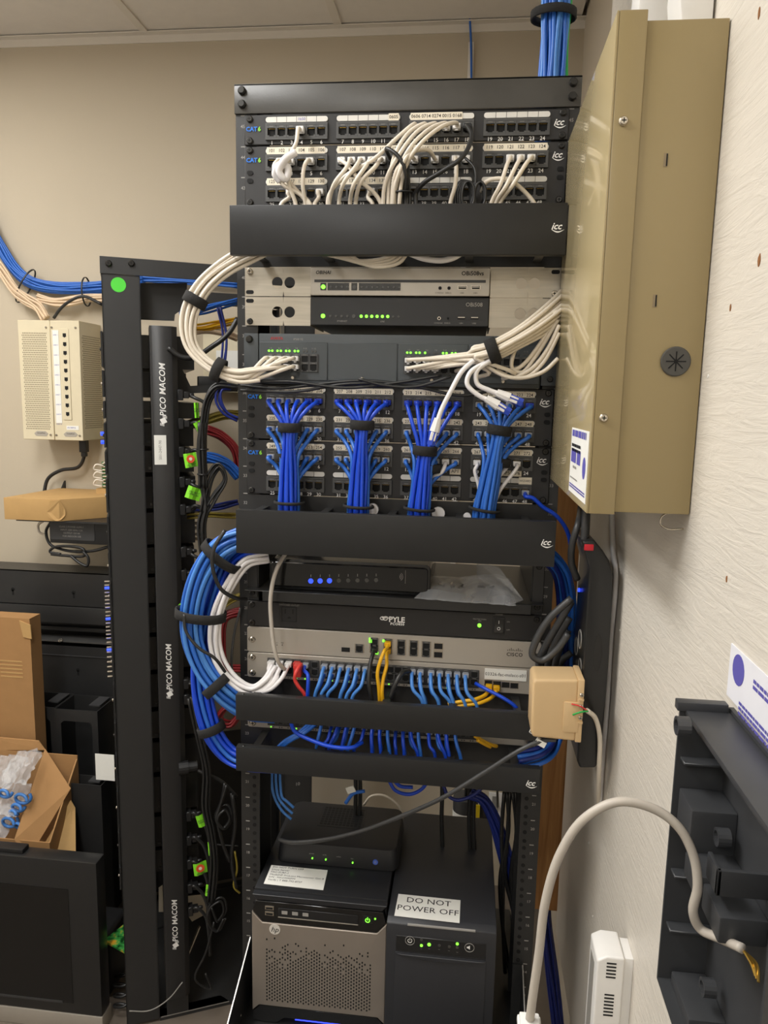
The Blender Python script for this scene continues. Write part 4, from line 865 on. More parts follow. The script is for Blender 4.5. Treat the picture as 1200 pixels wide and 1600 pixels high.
# cup hook
q = PX(1068, 826, XW)
tag(MB().tube(spline([q + Vector((0.002, 0, 0)), q + Vector((-0.016, 0, -0.001)), q + Vector((-0.024, 0, 0.004)), q + Vector((-0.023, 0, 0.012)), q + Vector((-0.018, 0, 0.016))], 5), 0.0011, 6).build('cup_hook', CHROME, smooth=True), 'small wire cup hook screwed in just under the tan cabinet', 'hook')
# ------------------------------------------------------------------ power strip standing off the board
sx0, sx1, sy0, sy1 = 0.2935, 0.3260, -0.100, -0.002
sz1, sz0 = P(925, 846, sy0).z, P(912, 1196, sy0).z
ps = thing('power_strip', 'long black surge power strip with a red switch beside the rack', 'power strip', (0.31, -0.04, sz0))
SPX = [(910, 846), (928, 843), (942, 860), (952, 876), (958, 897), (956, 950), (951, 1040), (946, 1100), (938, 1188), (930, 1200), (906, 1200), (902, 1190), (906, 1100), (911, 1040), (917, 950), (921, 890)]
MB().prism([(P(px, py, sy0).x, P(px, py, sy0).z) for px, py in SPX], 'y', sy0, sy1).build('housing', mat('strip_black', '1f1f1f', 0.28, vary=0.04), ps, bev=0.003, seg=3)
q = P(921, 855, sy0 - 0.001); MB().box(q.x - 0.007, q.x + 0.006, sy0 - 0.0015, sy0 + 0.004, q.z - 0.005, q.z + 0.004).build('red_switch', LEDR, ps, bev=0.001)
box(sx1 - 0.004, XW, sy1 - 0.03, sy1 - 0.008, sz0 + 0.05, sz0 + 0.09).build('mounting_bracket', BLACK2, ps); box(sx1 - 0.004, XW, sy1 - 0.03, sy1 - 0.008, sz1 - 0.14, sz1 - 0.10).build('mounting_bracket', BLACK2, ps)
for py in (965, 990, 1012, 1036):
    q = PX(893, py, sx0); MB().ring((P(914, py, sy0).x - 0.0006, sy0 + (0.026 if py in (965, 1012) else 0.066), q.z), (-1, 0, 0), 0.0125, 0.0145, 0.0012, 24).build('outlet_ring', GREYP, ps)
q = PX(894, 901, sx0); disc('status_light', (sx0, q.y if sy0 < q.y < sy1 else sy0 + 0.07, q.z), (-1, 0, 0), 0.003, LEDB, ps, 0.003)
q = P(934, 1020, sy0); MB().prism([(q.x + 0.006 * math.cos(a), q.z + 0.028 * math.sin(a)) for a in [k * math.pi / 8 for k in range(16)]], 'y', sy0 - 0.0005, sy0 + 0.001).build('side_recess', GLOSS, ps)
tp = P(914, 843, sy0 + 0.02)
cable([tp + Vector((0, 0.0, -0.01)), P(915, 820, sy0 + 0.02), P(917, 780, sy0 + 0.03), P(925, 700, 0.0)], 0.0062, KCAB2, 'thick charcoal supply cord rising from the top of the power strip', 'cord', name='power_cable')
cable([P(902, 905, sy0 + 0.05), P(893, 880, sy0 + 0.04), P(894, 850, sy0 + 0.03), P(903, 820, sy0 + 0.03), P(908, 790, 0.0), P(915, 720, 0.02)], 0.0052, KCAB2, 'black cord hooking over the upper end of the power strip', 'cord', name='power_cable')
for k, pts in enumerate(([(893, 935), (860, 965), (838, 1000), (832, 1024), (846, 1032), (870, 1015), (888, 990)], [(893, 940), (872, 975), (852, 1010), (842, 1035), (846, 1060)], [(890, 965), (870, 1000), (858, 1030), (856, 1055)], [(888, 985), (876, 1010), (868, 1035), (866, 1060)], [(893, 1020), (880, 1030), (874, 1040), (876, 1055)])):
    cable([P(px, py, -0.075 + 0.016 * k) for px, py in pts], 0.0055, KCAB2, 'charcoal power cord drooping from the power strip behind the beige transformer', 'cord', 'cords on the power strip', 'power_cable')
# beige transformer
by0, by1 = -0.140, -0.088
a, b = P(828, 1150, by0), P(892, 1058, by0)
tr = thing('plug_in_transformer', 'beige plug in transformer with screw terminals on the power strip', 'transformer', ((a.x + b.x) / 2, by0, a.z))
bx0, bx1 = a.x, sx0 - 0.0105; bzt, bzb = P(840, 1062, by0).z, P(835, 1152, by0).z
MB().prism([(bx0 + 0.004, bzb), (bx1, bzb - 0.002), (bx1, bzt + 0.003), (bx0 + 0.003, bzt), (bx0, bzt - 0.006), (bx0 + 0.001, bzb + 0.008)], 'y', by0, by0 + 0.058).build('housing', BEIGE, tr, bev=0.004, seg=3)
MB().box(bx1 - 0.001, bx1 + 0.008, by0 - 0.0015, by0 + 0.060, bzb - 0.003, bzt + 0.004).build('back_flange', BEIGE, tr, bev=0.002)
MB().box(bx1 - 0.019, bx1 + 0.002, by0 - 0.0025, by0 + 0.003, bzb + 0.012, bzt - 0.030).build('terminal_cover', BEIGE, tr, bev=0.0012)
for k in range(3):
    z = bzt - 0.018 - k * 0.017; MB().box(bx1 + 0.001, bx1 + 0.008, by0 - 0.004, by0 + 0.001, z - 0.0085, z - 0.006).build('terminal_rib', BEIGE, tr); screw(tr, (bx1 + 0.0045, by0 - 0.0015, z), (0, -1, 0), 0.0032, CHROME)
MB().box(bx1 + 0.008, sx0 + 0.001, by0 + 0.062, by0 + 0.066, (bzt + bzb) / 2, (bzt + bzb) / 2 + 0.012).box(bx1 + 0.006, sx0 - 0.0005, by0 + 0.054, by0 + 0.066, (bzt + bzb) / 2 - 0.01, (bzt + bzb) / 2 + 0.014).build('plug_prongs', CHROME, tr)
cable([P(893, 1100, by0 - 0.004), P(905, 1103, by0 - 0.006), P(917, 1110, by0 - 0.003)], 0.0011, RCAB, 'thin red wire on the beige transformer terminal', 'wire', name='bell_wire')
cable([P(895, 1117, by0 - 0.004), P(906, 1113, by0 - 0.007), P(919, 1111, by0 - 0.003)], 0.0013, GNCAB, 'thin green wire on the beige transformer terminal', 'wire', name='bell_wire')
cable([P(917, 1110, by0), P(930, 1122, -0.12), P(937, 1150, -0.11), P(936, 1200, -0.10), P(935, 1245, -0.06), PX(936, 1275, XW + 0.004)], 0.0036, WCAB, 'white bell cable leaving the transformer and hugging the power strip edge', 'cable', name='bell_cable')
c0 = PX(957, 800, XW - 0.005)
cable([PX(956, 780, XW - 0.006), PX(958, 860, XW - 0.006), PX(962, 900, XW - 0.006), PX(954, 1000, XW - 0.006), PX(948, 1100, XW - 0.006), PX(940, 1200, XW - 0.006), PX(937, 1250, XW - 0.005), PX(937, 1268, XW + 0.006)], 0.0042, WCAB2, 'white cable stapled down the plywood behind the power strip', 'cable', name='bell_cable')
tagc = cable([P(868, 1156, -0.125), P(850, 1157, -0.13), P(820, 1168, -0.135), P(760, 1205, -0.135), P(700, 1242, -0.13), P(640, 1270, -0.10), P(560, 1300, -0.06), P(500, 1313, -0.045), P(455, 1316, -0.03), P(436, 1312, -0.005)], 0.0034, KCAB2, 'long black cord slung across the rack front down to the modem', 'cord', name='power_cable')
q = P(845, 1160, -0.13); MB().box(q.x - 0.007, q.x + 0.007, q.y - 0.0042, q.y + 0.0042, q.z - 0.0042, q.z + 0.0042).build('paper_tag', TAGW, tagc, T=Matrix.Translation(q) @ Matrix.Rotation(0.45, 4, 'Y') @ Matrix.Translation(-q))
# ------------------------------------------------------------------ black open plastic housing, notice, grey cable, white sensor
sy = lambda y: -1.1761 + (y + 1.1761) * (XW - 0.115) / 0.285; sc_ = (XW - 0.115) / 0.285; hy_f = sy(-0.40); k0 = P(1062, 1100, hy_f); hx_f = k0.x; hz_t = k0.z; hz_b = P(1031, 1528, hy_f).z; hy_n = sy(-0.66)
HB = mat('housing_black', '3a3b3d', 0.4, vary=0.06, scale=50)
hs = thing('plastic_housing', 'open black plastic equipment housing with inner ribs on the plywood', 'housing', (0.32, -0.6, hz_b))
box(XW - 0.004, XW, hy_n, hy_f, hz_b, hz_t).build('back_plate', HB, hs)
box(hx_f, XW - 0.004, hy_f - 0.003, hy_f, hz_b, hz_t).build('side_wall', HB, hs); box(hx_f, XW - 0.004, hy_n, hy_n + 0.003, hz_b, hz_t).build('side_wall', HB, hs)
box(hx_f + 0.004, XW - 0.004, hy_n, hy_f - 0.003, hz_t - 0.008, hz_t - 0.003).build('top_wall', HB, hs, bev=0.001); box(hx_f, XW - 0.004, hy_n, hy_f - 0.003, hz_b, hz_b + 0.003).build('bottom_wall', HB, hs)
box(hx_f - 0.003, XW - 0.006, hy_f - 0.006, hy_f + 0.004, hz_t - 0.004, hz_t + 0.004).build('top_clip', HB, hs, bev=0.001)
for py in (1183, 1358, 1442):
    z = P(1050, py, hy_f - 0.004).z; MB().box(hx_f + 0.003, XW - 0.004, hy_f - 0.016, hy_f - 0.003, z - 0.0012, z + 0.0012).build('shelf_rib', HB, hs, bev=0.0006, seg=1)
for p0, p1, q0, q1, ya_, yb_, xx in ((1066, 1135, 1250, 1318, hy_f - 0.042, hy_f - 0.004, hx_f + 0.004), (1090, 1140, 1352, 1388, hy_f - 0.075, hy_f - 0.040, hx_f + 0.002), (1140, 1185, 1410, 1450, hy_f - 0.115, hy_f - 0.075, hx_f + 0.006), (1050, 1115, 1555, 1580, hy_f - 0.060, hy_f - 0.006, hx_f + 0.010)):
    za_, zb_2 = P((p0 + p1) / 2, q1, (ya_ + yb_) / 2).z, P((p0 + p1) / 2, q0, (ya_ + yb_) / 2).z
    MB().box(xx, XW - 0.004, ya_, yb_, za_, zb_2).build('boss_block', HB, hs, bev=0.002)
q = P(1118, 1345, sy(-0.50)); MB().box(XW - 0.04, XW - 0.004, sy(-0.535), sy(-0.530), q.z - 0.010, q.z + 0.010).box(XW - 0.04, XW - 0.0365, sy(-0.535), sy(-0.505), q.z - 0.010, q.z + 0.010).build('cable_clip', HB, hs, bev=0.001)
for px, py in ((1077, 1135), (1150, 1310), (1125, 1545)): q = P(px, py, sy(-0.46)); MB().ring((min(q.x, XW - 0.012), sy(-0.46), q.z), (-1, 0, 0), 0.005, 0.0075, 0.010, 16).build('screw_boss', HB, hs)
nt_ = [PX(px, py, XW - 0.0008) for px, py in ((1140, 1040), (1155, 1128))]
pz_t, pz_b = nt_[0].z, max(nt_[1].z, hz_t + 0.005); pyr = nt_[0].y
no = tag(box(XW - 0.0012, XW - 0.0002, pyr - 0.26, pyr, pz_b, pz_t + 0.02).build('paper_notice', mat('notice_paper', 'e4e4ea', 0.6, vary=0.02)), 'white paper notice with purple print above the black plastic housing', 'notice')
Xn = XW - 0.0016
MB().prism([(pyr - 0.022 + 0.013 * math.cos(a), pz_t + 0.004 + 0.013 * math.sin(a)) for a in [k * math.pi / 10 for k in range(20)]], 'x', Xn, Xn + 0.0003).build('notice_emblem', INKP, no)
print_bars(no, Xn, pyr - 0.055, pyr - 0.24, pz_t + 0.006, 0.003, INKP, 2, seed=4); print_bars(no, Xn, pyr - 0.030, pyr - 0.24, pz_t - 0.022, 0.0026, INKP, 4, seed=9)
gpts = [(1160, 1482, -0.555), (1125, 1466, -0.53), (1095, 1452, -0.515), (1083, 1425, -0.515), (1090, 1385, -0.515), (1083, 1335, -0.51), (1060, 1292, -0.505), (1022, 1264, -0.50), (965, 1253, -0.50), (912, 1280, -0.50), (875, 1335, -0.50), (852, 1410, -0.50), (842, 1490, -0.50), (832, 1560, -0.50), (828, 1592, -0.50)]
gc = cable([P(g[0], g[1], sy(g[2])) for g in gpts], 0.0044 * sc_, GCAB, 'thick grey cable arching from the black housing down to a white plug', 'cable', name='grey_cable', n=8, sides=12)
q = P(828, 1590, sy(-0.50)); MB().box(q.x - 0.008, q.x + 0.008, q.y - 0.008, q.y + 0.008, q.z - 0.05, q.z - 0.002).box(q.x - 0.0095, q.x + 0.0095, q.y - 0.0095, q.y + 0.0095, q.z - 0.012, q.z - 0.006).build('plug', WPLAS, gc, bev=0.0015)
q = P(1162, 1486, sy(-0.556))
for k in range(3): MB().tube(spline([q, q + Vector((0.004 + 0.002 * k, -0.004, -0.006)), q + Vector((0.006, -0.008 - 0.003 * k, -0.012))], 4), 0.001, 6).build('bare_conductor', PIN, gc)
sn = PX(990, 1530, XW); yn = sn.y; xf = P(933, 1500, yn).x; z_t = P(950, 1496, yn).z; yfar = yn + 0.05
ws = thing('white_sensor_box', 'white vented plastic sensor box low on the plywood', 'sensor', (xf, yn, z_t - 0.2))
MB().prism([(xf + 0.008, z_t - 0.25), (XW - 0.012, z_t - 0.25), (XW - 0.012, z_t), (xf + 0.012, z_t + 0.001), (xf, z_t - 0.006), (xf, z_t - 0.25)], 'y', yn, yfar).build('housing', WPLAS, ws, bev=0.003, seg=3)
box(XW - 0.012, XW, yn + 0.006, yfar - 0.006, z_t - 0.24, z_t - 0.004).build('mounting_plate', WPLAS, ws, bev=0.001)
box(xf - 0.0008, xf + 0.001, yn + 0.015, yfar - 0.012, z_t - 0.24, z_t - 0.02).build('front_window', GREYP, ws)
for g in ((0.004, 5), (0.048, 7)):
    for k in range(g[1]): z = z_t - g[0] - 0.0048 * k - 0.004; MB().box(xf + 0.012, XW - 0.022, yn - 0.0004, yn + 0.001, z - 0.001, z + 0.001).build('vent_slot', HOLE, ws)
# ------------------------------------------------------------------ patch cables of the main rack
RC = 0.0030
def jackpos(u, n): return Vector((port_x(n), -0.0092, UZ(u) - 0.0262))
def pc(u, n, pts, r=RC, m=None, label='', group=None, plugm=None, boot=None, drop=0.004):
    """a cable that leaves jack n of unit u and follows (px, py, y) points"""
    j = jackpos(u, n); m = m or WCAB
    w = [j + Vector((0, -0.006, 0)), j + Vector((0, -0.020, -drop))] + [P(*p) if len(p) == 3 and p[0] > 5 else Vector(p) for p in pts]
    o = cable(w, r, m, label, 'cable', group); plug(j + Vector((0, -0.010, 0)), (0, -1, 0), plugm or CLEARW, o, boot=boot); return o
yA, yB_, yC = -0.035, -0.042, -0.045
def W(u, n, lab, pts, **k): return pc(u, n, pts, label=lab, **k)
Lw = 'white patch cable in port %s of the top patch panel'
W(45, 4, 'white patch cable alone in the left port group of the top panel', [(463, 222, yA), (452, 245, yB_), (444, 270, yB_ - 0.01), (462, 296, yB_), (484, 318, yC), (488, 335, yC)])
for n, pts in ((13, [(622, 214, -0.045), (585, 248, -0.055), (540, 275, -0.05), (514, 305, yC), (512, 335, yC)]), (14, [(640, 206, -0.045), (618, 240, -0.06), (608, 285, yC), (606, 335, yC)]),
               (15, [(655, 203, -0.05), (626, 238, -0.066), (602, 285, -0.05), (598, 335, yC)]), (16, [(672, 201, -0.055), (640, 232, -0.072), (619, 278, -0.055), (613, 335, yC)]), (17, [(690, 198, -0.06), (656, 226, -0.078), (632, 265, -0.06), (622, 335, yC)])):
    W(45, n, 'white patch cable sweeping left from port %s of the top panel' % {13: 'thirteen', 14: 'fourteen', 15: 'fifteen', 16: 'sixteen', 17: 'seventeen'}[n], pts, drop=0.0)
pc(45, 18, [(737, 214, -0.05), (722, 246, -0.065), (690, 268, -0.062), (662, 286, -0.055), (650, 302, yC), (652, 335, yC)], m=KCAB, r=0.0034, plugm=PLASTIC, label='black patch cable curling down from the top panel')
nums = {2: 'two', 3: 'three', 5: 'five', 7: 'seven', 8: 'eight', 9: 'nine', 10: 'ten', 11: 'eleven', 13: 'thirteen', 15: 'fifteen', 17: 'seventeen', 21: 'twenty one', 22: 'twenty two', 23: 'twenty three'}
for n, pts in ((2, [(428, 262, -0.045), (442, 288, -0.05), (470, 305, yC), (492, 335, yC)]), (3, [(446, 264, -0.045), (452, 290, -0.05), (462, 318, yC), (464, 335, yC)]), (5, [(475, 262, -0.05), (473, 290, -0.052), (477, 318, yC), (477, 335, yC)]),
               (7, [(545, 260, -0.04), (560, 280, -0.05), (590, 308, yC), (600, 335, yC)]), (8, [(540, 264, -0.06), (523, 286, -0.06), (515, 312, yC), (514, 335, yC)]), (9, [(556, 260, -0.065), (538, 284, -0.065), (530, 312, yC), (529, 335, yC)]),
               (10, [(570, 262, -0.065), (553, 288, -0.066), (547, 315, yC), (547, 335, yC)]), (11, [(585, 262, -0.06), (564, 284, -0.065), (556, 315, yC), (557, 335, yC)]), (13, [(642, 246, -0.05), (622, 262, -0.06), (614, 292, -0.05), (612, 335, yC)]),
               (15, [(668, 234, -0.055), (640, 240, -0.07), (624, 270, -0.065), (617, 305, yC), (617, 335, yC)]), (17, [(713, 266, -0.045), (711, 290, -0.05), (704, 316, yC), (702, 335, yC)]),
               (21, [(792, 258, -0.045), (782, 288, -0.055), (768, 316, yC), (764, 335, yC)]), (22, [(806, 260, -0.05), (790, 292, -0.06), (775, 316, yC), (771, 335, yC)]), (23, [(822, 256, -0.05), (802, 288, -0.06), (782, 316, yC), (778, 335, yC)])):
    W(44, n, 'white patch cable in port %s of the second panel' % nums[n], pts, drop=0.003)
pc(44, 12, [(604, 232, -0.06), (624, 246, -0.07), (635, 275, -0.065), (634, 310, yC), (634, 335, yC)], m=KCAB, r=0.0030, plugm=PLASTIC, label='black patch cable arching over the white ones in the second panel')
pc(44, 18, [(742, 264, -0.04), (742, 295, -0.045), (736, 318, yC), (735, 335, yC)], m=KCAB, r=0.0020, plugm=CLEARW, label='thin black patch cable in the eighteenth port of the second panel')
for n, pts in ((27, [(452, 308, -0.03), (440, 318, -0.04), (436, 335, yC)]), (30, [(498, 308, -0.03), (492, 318, -0.04), (490, 335, yC)]), (34, [(575, 308, -0.03), (582, 318, -0.04), (584, 335, yC)])):
    pc(43, n - 24, pts, label='short white patch cable in port %s of the lowest top row' % {27: 'twenty seven', 30: 'thirty', 34: 'thirty four'}[n])
cable([P(752, 300, -0.03), P(760, 284, -0.045), P(778, 279, -0.05), P(800, 284, -0.05), P(820, 300, -0.045), P(836, 320, yC), P(840, 335, yC)], RC, WCAB, 'white cable arching low across the empty ports of the top rows')
cable([P(438, 284, -0.05), P(430, 272, -0.055), P(436, 258, -0.06), P(450, 262, -0.058), P(446, 280, -0.06), P(436, 268, -0.064), P(444, 250, -0.066), P(462, 238, -0.06)], 0.0052, WCAB2, 'thick white wrap gathered round the left group of top cables', 'cable wrap', name='cable_wrap')
def coil(c, n, R, r, label, group, m=KCAB, sq=1.4):
    for k in range(n):
        rr = R * (1 - 0.07 * k); pts = [c + Vector((rr * math.cos(t) * 0.62 + 0.0022 * k, -0.0055 * k, rr * sq * math.sin(t))) for t in [2 * math.pi * i / 18 for i in range(18)]]
        tag(MB().tube(pts, r, 7, closed=True).build('cord_coil', m, smooth=True), label, 'cord', group)
coil(P(722, 312, -0.030), 5, 0.020, 0.0017, 'turn of thin black cord coiled over the ports of the third row', 'coiled thin cord', sq=1.35)
coil(P(745, 308, -0.034), 3, 0.015, 0.0021, 'glossy black cord turn beside the coiled thin cord', 'glossy cord turns', sq=1.4)
for k in range(5): cable([P(622 + 4 * k, 250 + 3 * (k % 2), -0.052 - 0.003 * (k % 2)), P(622 + 4.2 * k, 280, -0.05), P(624 + 4.2 * k, 312, yC), P(624 + 4 * k, 335, yC)], 0.0019, KCAB, 'thin black cord in the tied hank between the white cables', 'cord', 'tied thin cords', 'black_lead')
strap(P(631, 300, -0.05), (0, 0, 1), (1, 0, 0), 0.0115, 0.006, 0.003, 0.001, KCAB, 'thin tie round the black cords among the white cables', name='cable_tie')
# cables sagging under the first manager
for k in range(4): cable([P(500 + 14 * k, 395, -0.05), P(530 + 12 * k, 402 + 3 * k, -0.05), P(560 + 10 * k, 408 + 3 * k, -0.05), P(600 + 8 * k, 404 + 2 * k, -0.05), P(622 + 5 * k, 394, -0.05)], RC, WCAB, 'white cable sagging below the upper wide cable manager', group='sagging white cables')
cable([P(640, 396, -0.055), P(662, 404, -0.055), P(690, 407, -0.055), P(708, 403, -0.055), P(722, 395, -0.055)], 0.0042, WCAB2, 'thick white loop showing below the upper wide cable manager')
# left white loop into the phone system
path = spline([P(425, 380, -0.045), P(392, 396, -0.05), P(350, 420, -0.06), P(316, 452, -0.065), P(296, 495, -0.068), P(300, 540, -0.068), P(330, 572, -0.065), P(372, 588, -0.06), P(405, 585, -0.052)], 7)
fr = frames(path); offs = hexpack(10, 0.0064); k = 0
order = [(i, j) for j in range(2) for i in range(4)]
for k in range(10):
    ph = 0.8 * k; q = [p + f[1] * (offs[k][0] * (1.15 + 0.25 * math.sin(i * 0.11)) + 0.0012 * math.sin(ph + i * 0.25)) + f[2] * (offs[k][1] + 0.001 * math.cos(ph + i * 0.2)) for i, (p, f) in enumerate(zip(path, fr))]
    if k < 8:
        j = avL[order[k]]; q = q[:-4] + [q[-4].lerp(j + Vector((-0.01, -0.03, -0.012)), 0.75), j + Vector((-0.002, -0.026, -0.001)), j + Vector((0, -0.014, 0))]
        q = spline(q[::2] + ([q[-1]] if len(q) % 2 == 0 else []), 4)
    o = MB().tube(q, RC, 8).build('patch_cable', WCAB, smooth=True); tag(o, 'white cable in the loop left of the rack down to the phone system', 'cable', 'white loop left of the rack')
    if k < 8: plug(avL[order[k]] + Vector((0, -0.010, 0)), (0, -1, 0), CLEARW, o, size=(0.0104, 0.0074, 0.020))
for idx, lab in ((24, 'black velcro strap high on the white cable loop'), (44, 'black velcro strap low on the white cable loop')):
    f = fr[idx]; strap(path[idx], f[0], f[1], 0.0165, 0.0145, 0.016, label=lab)
# right white bundle
path = spline([P(930, 430, -0.012), P(905, 455, -0.016), P(872, 484, -0.036), P(835, 512, -0.058), P(800, 533, -0.062), P(770, 548, -0.064), P(742, 556, -0.06)], 7)
fr = frames(path); offs = hexpack(14, 0.0063)
jr = [avR[(i, j)] for i in (0, 1, 2, 3) for j in (0, 1)] + [avR[(4, 0)], avR[(5, 0)]]
for k in range(14):
    s = lambda i: 1.0 + 0.9 * max(0, 1 - i / 26.0)
    q = [p + f[1] * offs[k][0] * s(i) * 1.1 + f[2] * offs[k][1] for i, (p, f) in enumerate(zip(path, fr))]
    if k < 10:
        j = jr[k]; q = spline(q[::3] + [q[-1].lerp(j + Vector((0.01, -0.035, 0.0)), 0.55), j + Vector((0.003, -0.026, 0)), j + Vector((0, -0.014, 0))], 4)
    else:
        e = [(700, 572), (712, 580), (745, 590), (785, 592)][k - 10]; q = spline(q[::3] + [P(e[0] + 20, e[1] - 8, -0.055), P(e[0], e[1], -0.035)], 4)
    o = MB().tube(q, RC, 8).build('patch_cable', WCAB, smooth=True); tag(o, 'white cable of the strapped bundle right of the phone system', 'cable', 'white bundle right of the phone system')
    if k < 10: plug(jr[k] + Vector((0, -0.010, 0)), (0, -1, 0), CLEARW, o, size=(0.0104, 0.0074, 0.020))
f = fr[35]; strap(path[35], f[0], f[1], 0.0165, 0.0155, 0.017, label='black velcro strap round the white bundle right of the phone system')
for k, pts in enumerate(([(872, 500), (835, 560), (815, 582), (800, 575), (808, 540), (840, 505), (872, 485)], [(874, 520), (850, 565), (825, 588), (800, 590), (775, 578)], [(872, 560), (850, 580), (820, 590), (790, 588), (760, 572)], [(870, 492), (842, 540), (812, 574), (790, 580)], [(874, 508), (856, 545), (832, 575), (806, 590)])):
    cable([P(px, py, -0.05 - 0.006 * (k % 3)) for px, py in pts], RC, WCAB, 'loose white loop hanging right of the strapped bundle', group='loose white loops')
# dangling test cables
def dangling(pts, lab, d):
    w = [P(*p) for p in pts]; o = cable(w, 0.0036, WCAB2, lab); plug(w[-1] + Vector(d) * 0.014, Vector(d) * -1, CLEARW, o, size=(0.0118, 0.009, 0.024)); p = w[-1]; d = Vector(d).normalized()
    MB().cyl(p + d * 0.012, p + d * 0.034, 0.0066, 6).build('blue_insert', mat('blue_insert', '3a55c8', 0.2, vary=0.05, alpha=0.8), o); MB().cyl(p - d * 0.006, p + d * 0.014, 0.0055, 8, 0, 0.0075).build('boot', CLEARW, o)
dangling([(742, 562, -0.065), (722, 580, -0.075), (705, 610, -0.08), (690, 640, -0.08), (683, 660, -0.08)], 'bright white cable whose loose plug hangs straight down', (-0.25, 0, -1))
dangling([(760, 566, -0.07), (735, 582, -0.078), (730, 600, -0.08), (748, 618, -0.08), (765, 626, -0.08)], 'bright white cable whose loose plug points right, lower of the pair', (0.8, 0, -0.45))
dangling([(768, 562, -0.07), (745, 580, -0.075), (746, 600, -0.075), (765, 610, -0.075), (782, 616, -0.075)], 'bright white cable whose loose plug points right, upper of the pair', (0.9, 0, -0.35))
# thin black leads under the phone system
for k, pts in enumerate(([(376, 602), (430, 607), (500, 600), (560, 595), (610, 598), (660, 606), (720, 618), (760, 612)], [(376, 610), (460, 612), (540, 600), (590, 600), (640, 606)], [(376, 598), (450, 596), (540, 606), (620, 598), (690, 586)], [(560, 592), (600, 602), (650, 604), (705, 588)])):
    cable([P(px, py, -0.030 - 0.006 * k) for px, py in pts], 0.0024, KCAB, 'thin black lead strung under the phone system', 'cord', 'leads under the phone system', 'black_lead')
# four blue bundles on the labelled panels
ends = {1: 'first', 2: 'second', 3: 'third', 4: 'fourth'}
ONES = ' one two three four five six seven eight nine ten eleven twelve thirteen fourteen fifteen sixteen seventeen eighteen nineteen'.split(' '); TENS = '  twenty thirty forty fifty sixty seventy'.split(' ')
def num_words(n):
    r = n % 100; return 'two hundred ' + (ONES[r] if r < 20 else (TENS[r // 10] + (' ' + ONES[r % 10] if r % 10 else '')))
BN = ['bundle hanging nearest the CAT6 mark', 'bundle one over from the CAT6 mark', 'bundle with the loose plug over it', 'bundle hanging nearest the maker logo']
spec = [((453, 668), (452, 786), 0), ((566, 664), (560, 792), 1), ((664, 704), (655, 796), 2), ((780, 672), (757, 797), 3)]
for (s, b, bi) in spec:
    S, Bt = P(s[0], s[1], -0.046), P(b[0], b[1], -0.044); E_ = Bt + Vector((0, 0.002, -0.045)); offs = hexpack(18, 0.0066)
    offs.sort(key=lambda o: o[1])
    rows = [sorted(offs[:6]), sorted(offs[6:12]), sorted(offs[12:])]
    for r in range(3):
        u = (36, 35, 34)[r]
        for k in range(6):
            n = bi * 6 + k + 1
            if r == 2 and n in (17, 19, 22, 23, 24): continue
            j = jackpos(u, n); ox, oy = rows[r][k]; o3 = Vector((ox, oy, 0))
            m = (BCAB if bi < 3 else BCAB2) if r == 0 else BCAB2
            if r == 0: joins = [S + o3 * 0.85]
            elif r == 1: joins = [S.lerp(Bt, 0.38 if bi != 2 else 0.2) + o3 * 1.05]
            else: joins = [S.lerp(Bt, 0.72 if bi != 2 else 0.62) + o3 * 1.1]
            out = j + Vector((0, -0.023, -0.002)); mid = out.lerp(joins[0], 0.45) + Vector((0, -0.006 if r == 0 else 0.006, 0.004))
            w = [j + Vector((0, -0.006, 0)), out, mid] + joins + [joins[0].lerp(Bt + o3 * 1.12, 0.6) + Vector((0.0016 * math.sin(3 * k + r), 0, 0)), Bt + o3 * 1.12, E_ + o3]
            first = {0: 201, 1: 225, 2: 249}[r] + bi * 6 + k
            o = cable(w, RC + 0.0001, m, 'blue patch cable in the jack labelled ' + num_words(first), 'cable', 'blue cables in the ' + BN[bi])
            plug(j + Vector((0, -0.010, 0)), (0, -1, 0), BPLUG if (r == 0 and (bi in (1, 2) or k > 3)) else CLEAR, o, boot=BPLUG if (r == 0 and bi in (1, 2)) else None)
    t = (Bt - S).normalized(); nm = BN[bi]
    strap(S, t, (1, 0, 0), 0.0165, 0.0150, 0.015, label='velcro strap gathering the blue %s' % nm)
    strap(S.lerp(Bt, 0.40 if bi != 2 else 0.3) + Vector(((-0.012, 0.003, 0.012, 0.012)[bi], 0.010, 0)), t, (1, 0, 0), 0.0125, 0.012, 0.014, label='small lower velcro strap on the %s' % nm)
    strap(Bt + Vector((0, 0.001, 0.001)), t, (1, 0, 0), 0.0225, 0.0195, 0.005, label='black band round the foot of the %s' % nm)
for n, pts, m, lab in ((17, [(690, 738, -0.035), (678, 745, -0.032), (670, 765, -0.03), (668, 800, -0.03)], WCAB2, 'white patch cable beside the AP1 label'), (22, [(780, 745, -0.03), (776, 760, -0.03), (768, 785, -0.03), (764, 815, -0.03)], WCAB2, 'white patch cable left of the AP6 label'), (23, [(795, 748, -0.034), (782, 765, -0.034), (772, 790, -0.032), (768, 815, -0.032)], WCAB2, 'white patch cable crossing the AP6 label'), (19, [(742, 735, -0.03), (748, 760, -0.03), (752, 815, -0.03)], WCAB2, 'white patch cable behind the fourth hanging bundle')):
    pc(34, n, pts, m=m, label=lab)
pc(33, 24, [(832, 778, -0.03), (848, 792, -0.028), (868, 805, -0.024), (882, 822, -0.016), (890, 842, -0.006), (892, 870, 0.01)], m=BCAB, r=0.0033, plugm=CLEAR, label='single bright blue cable leaving the lowest right port toward the power strip')
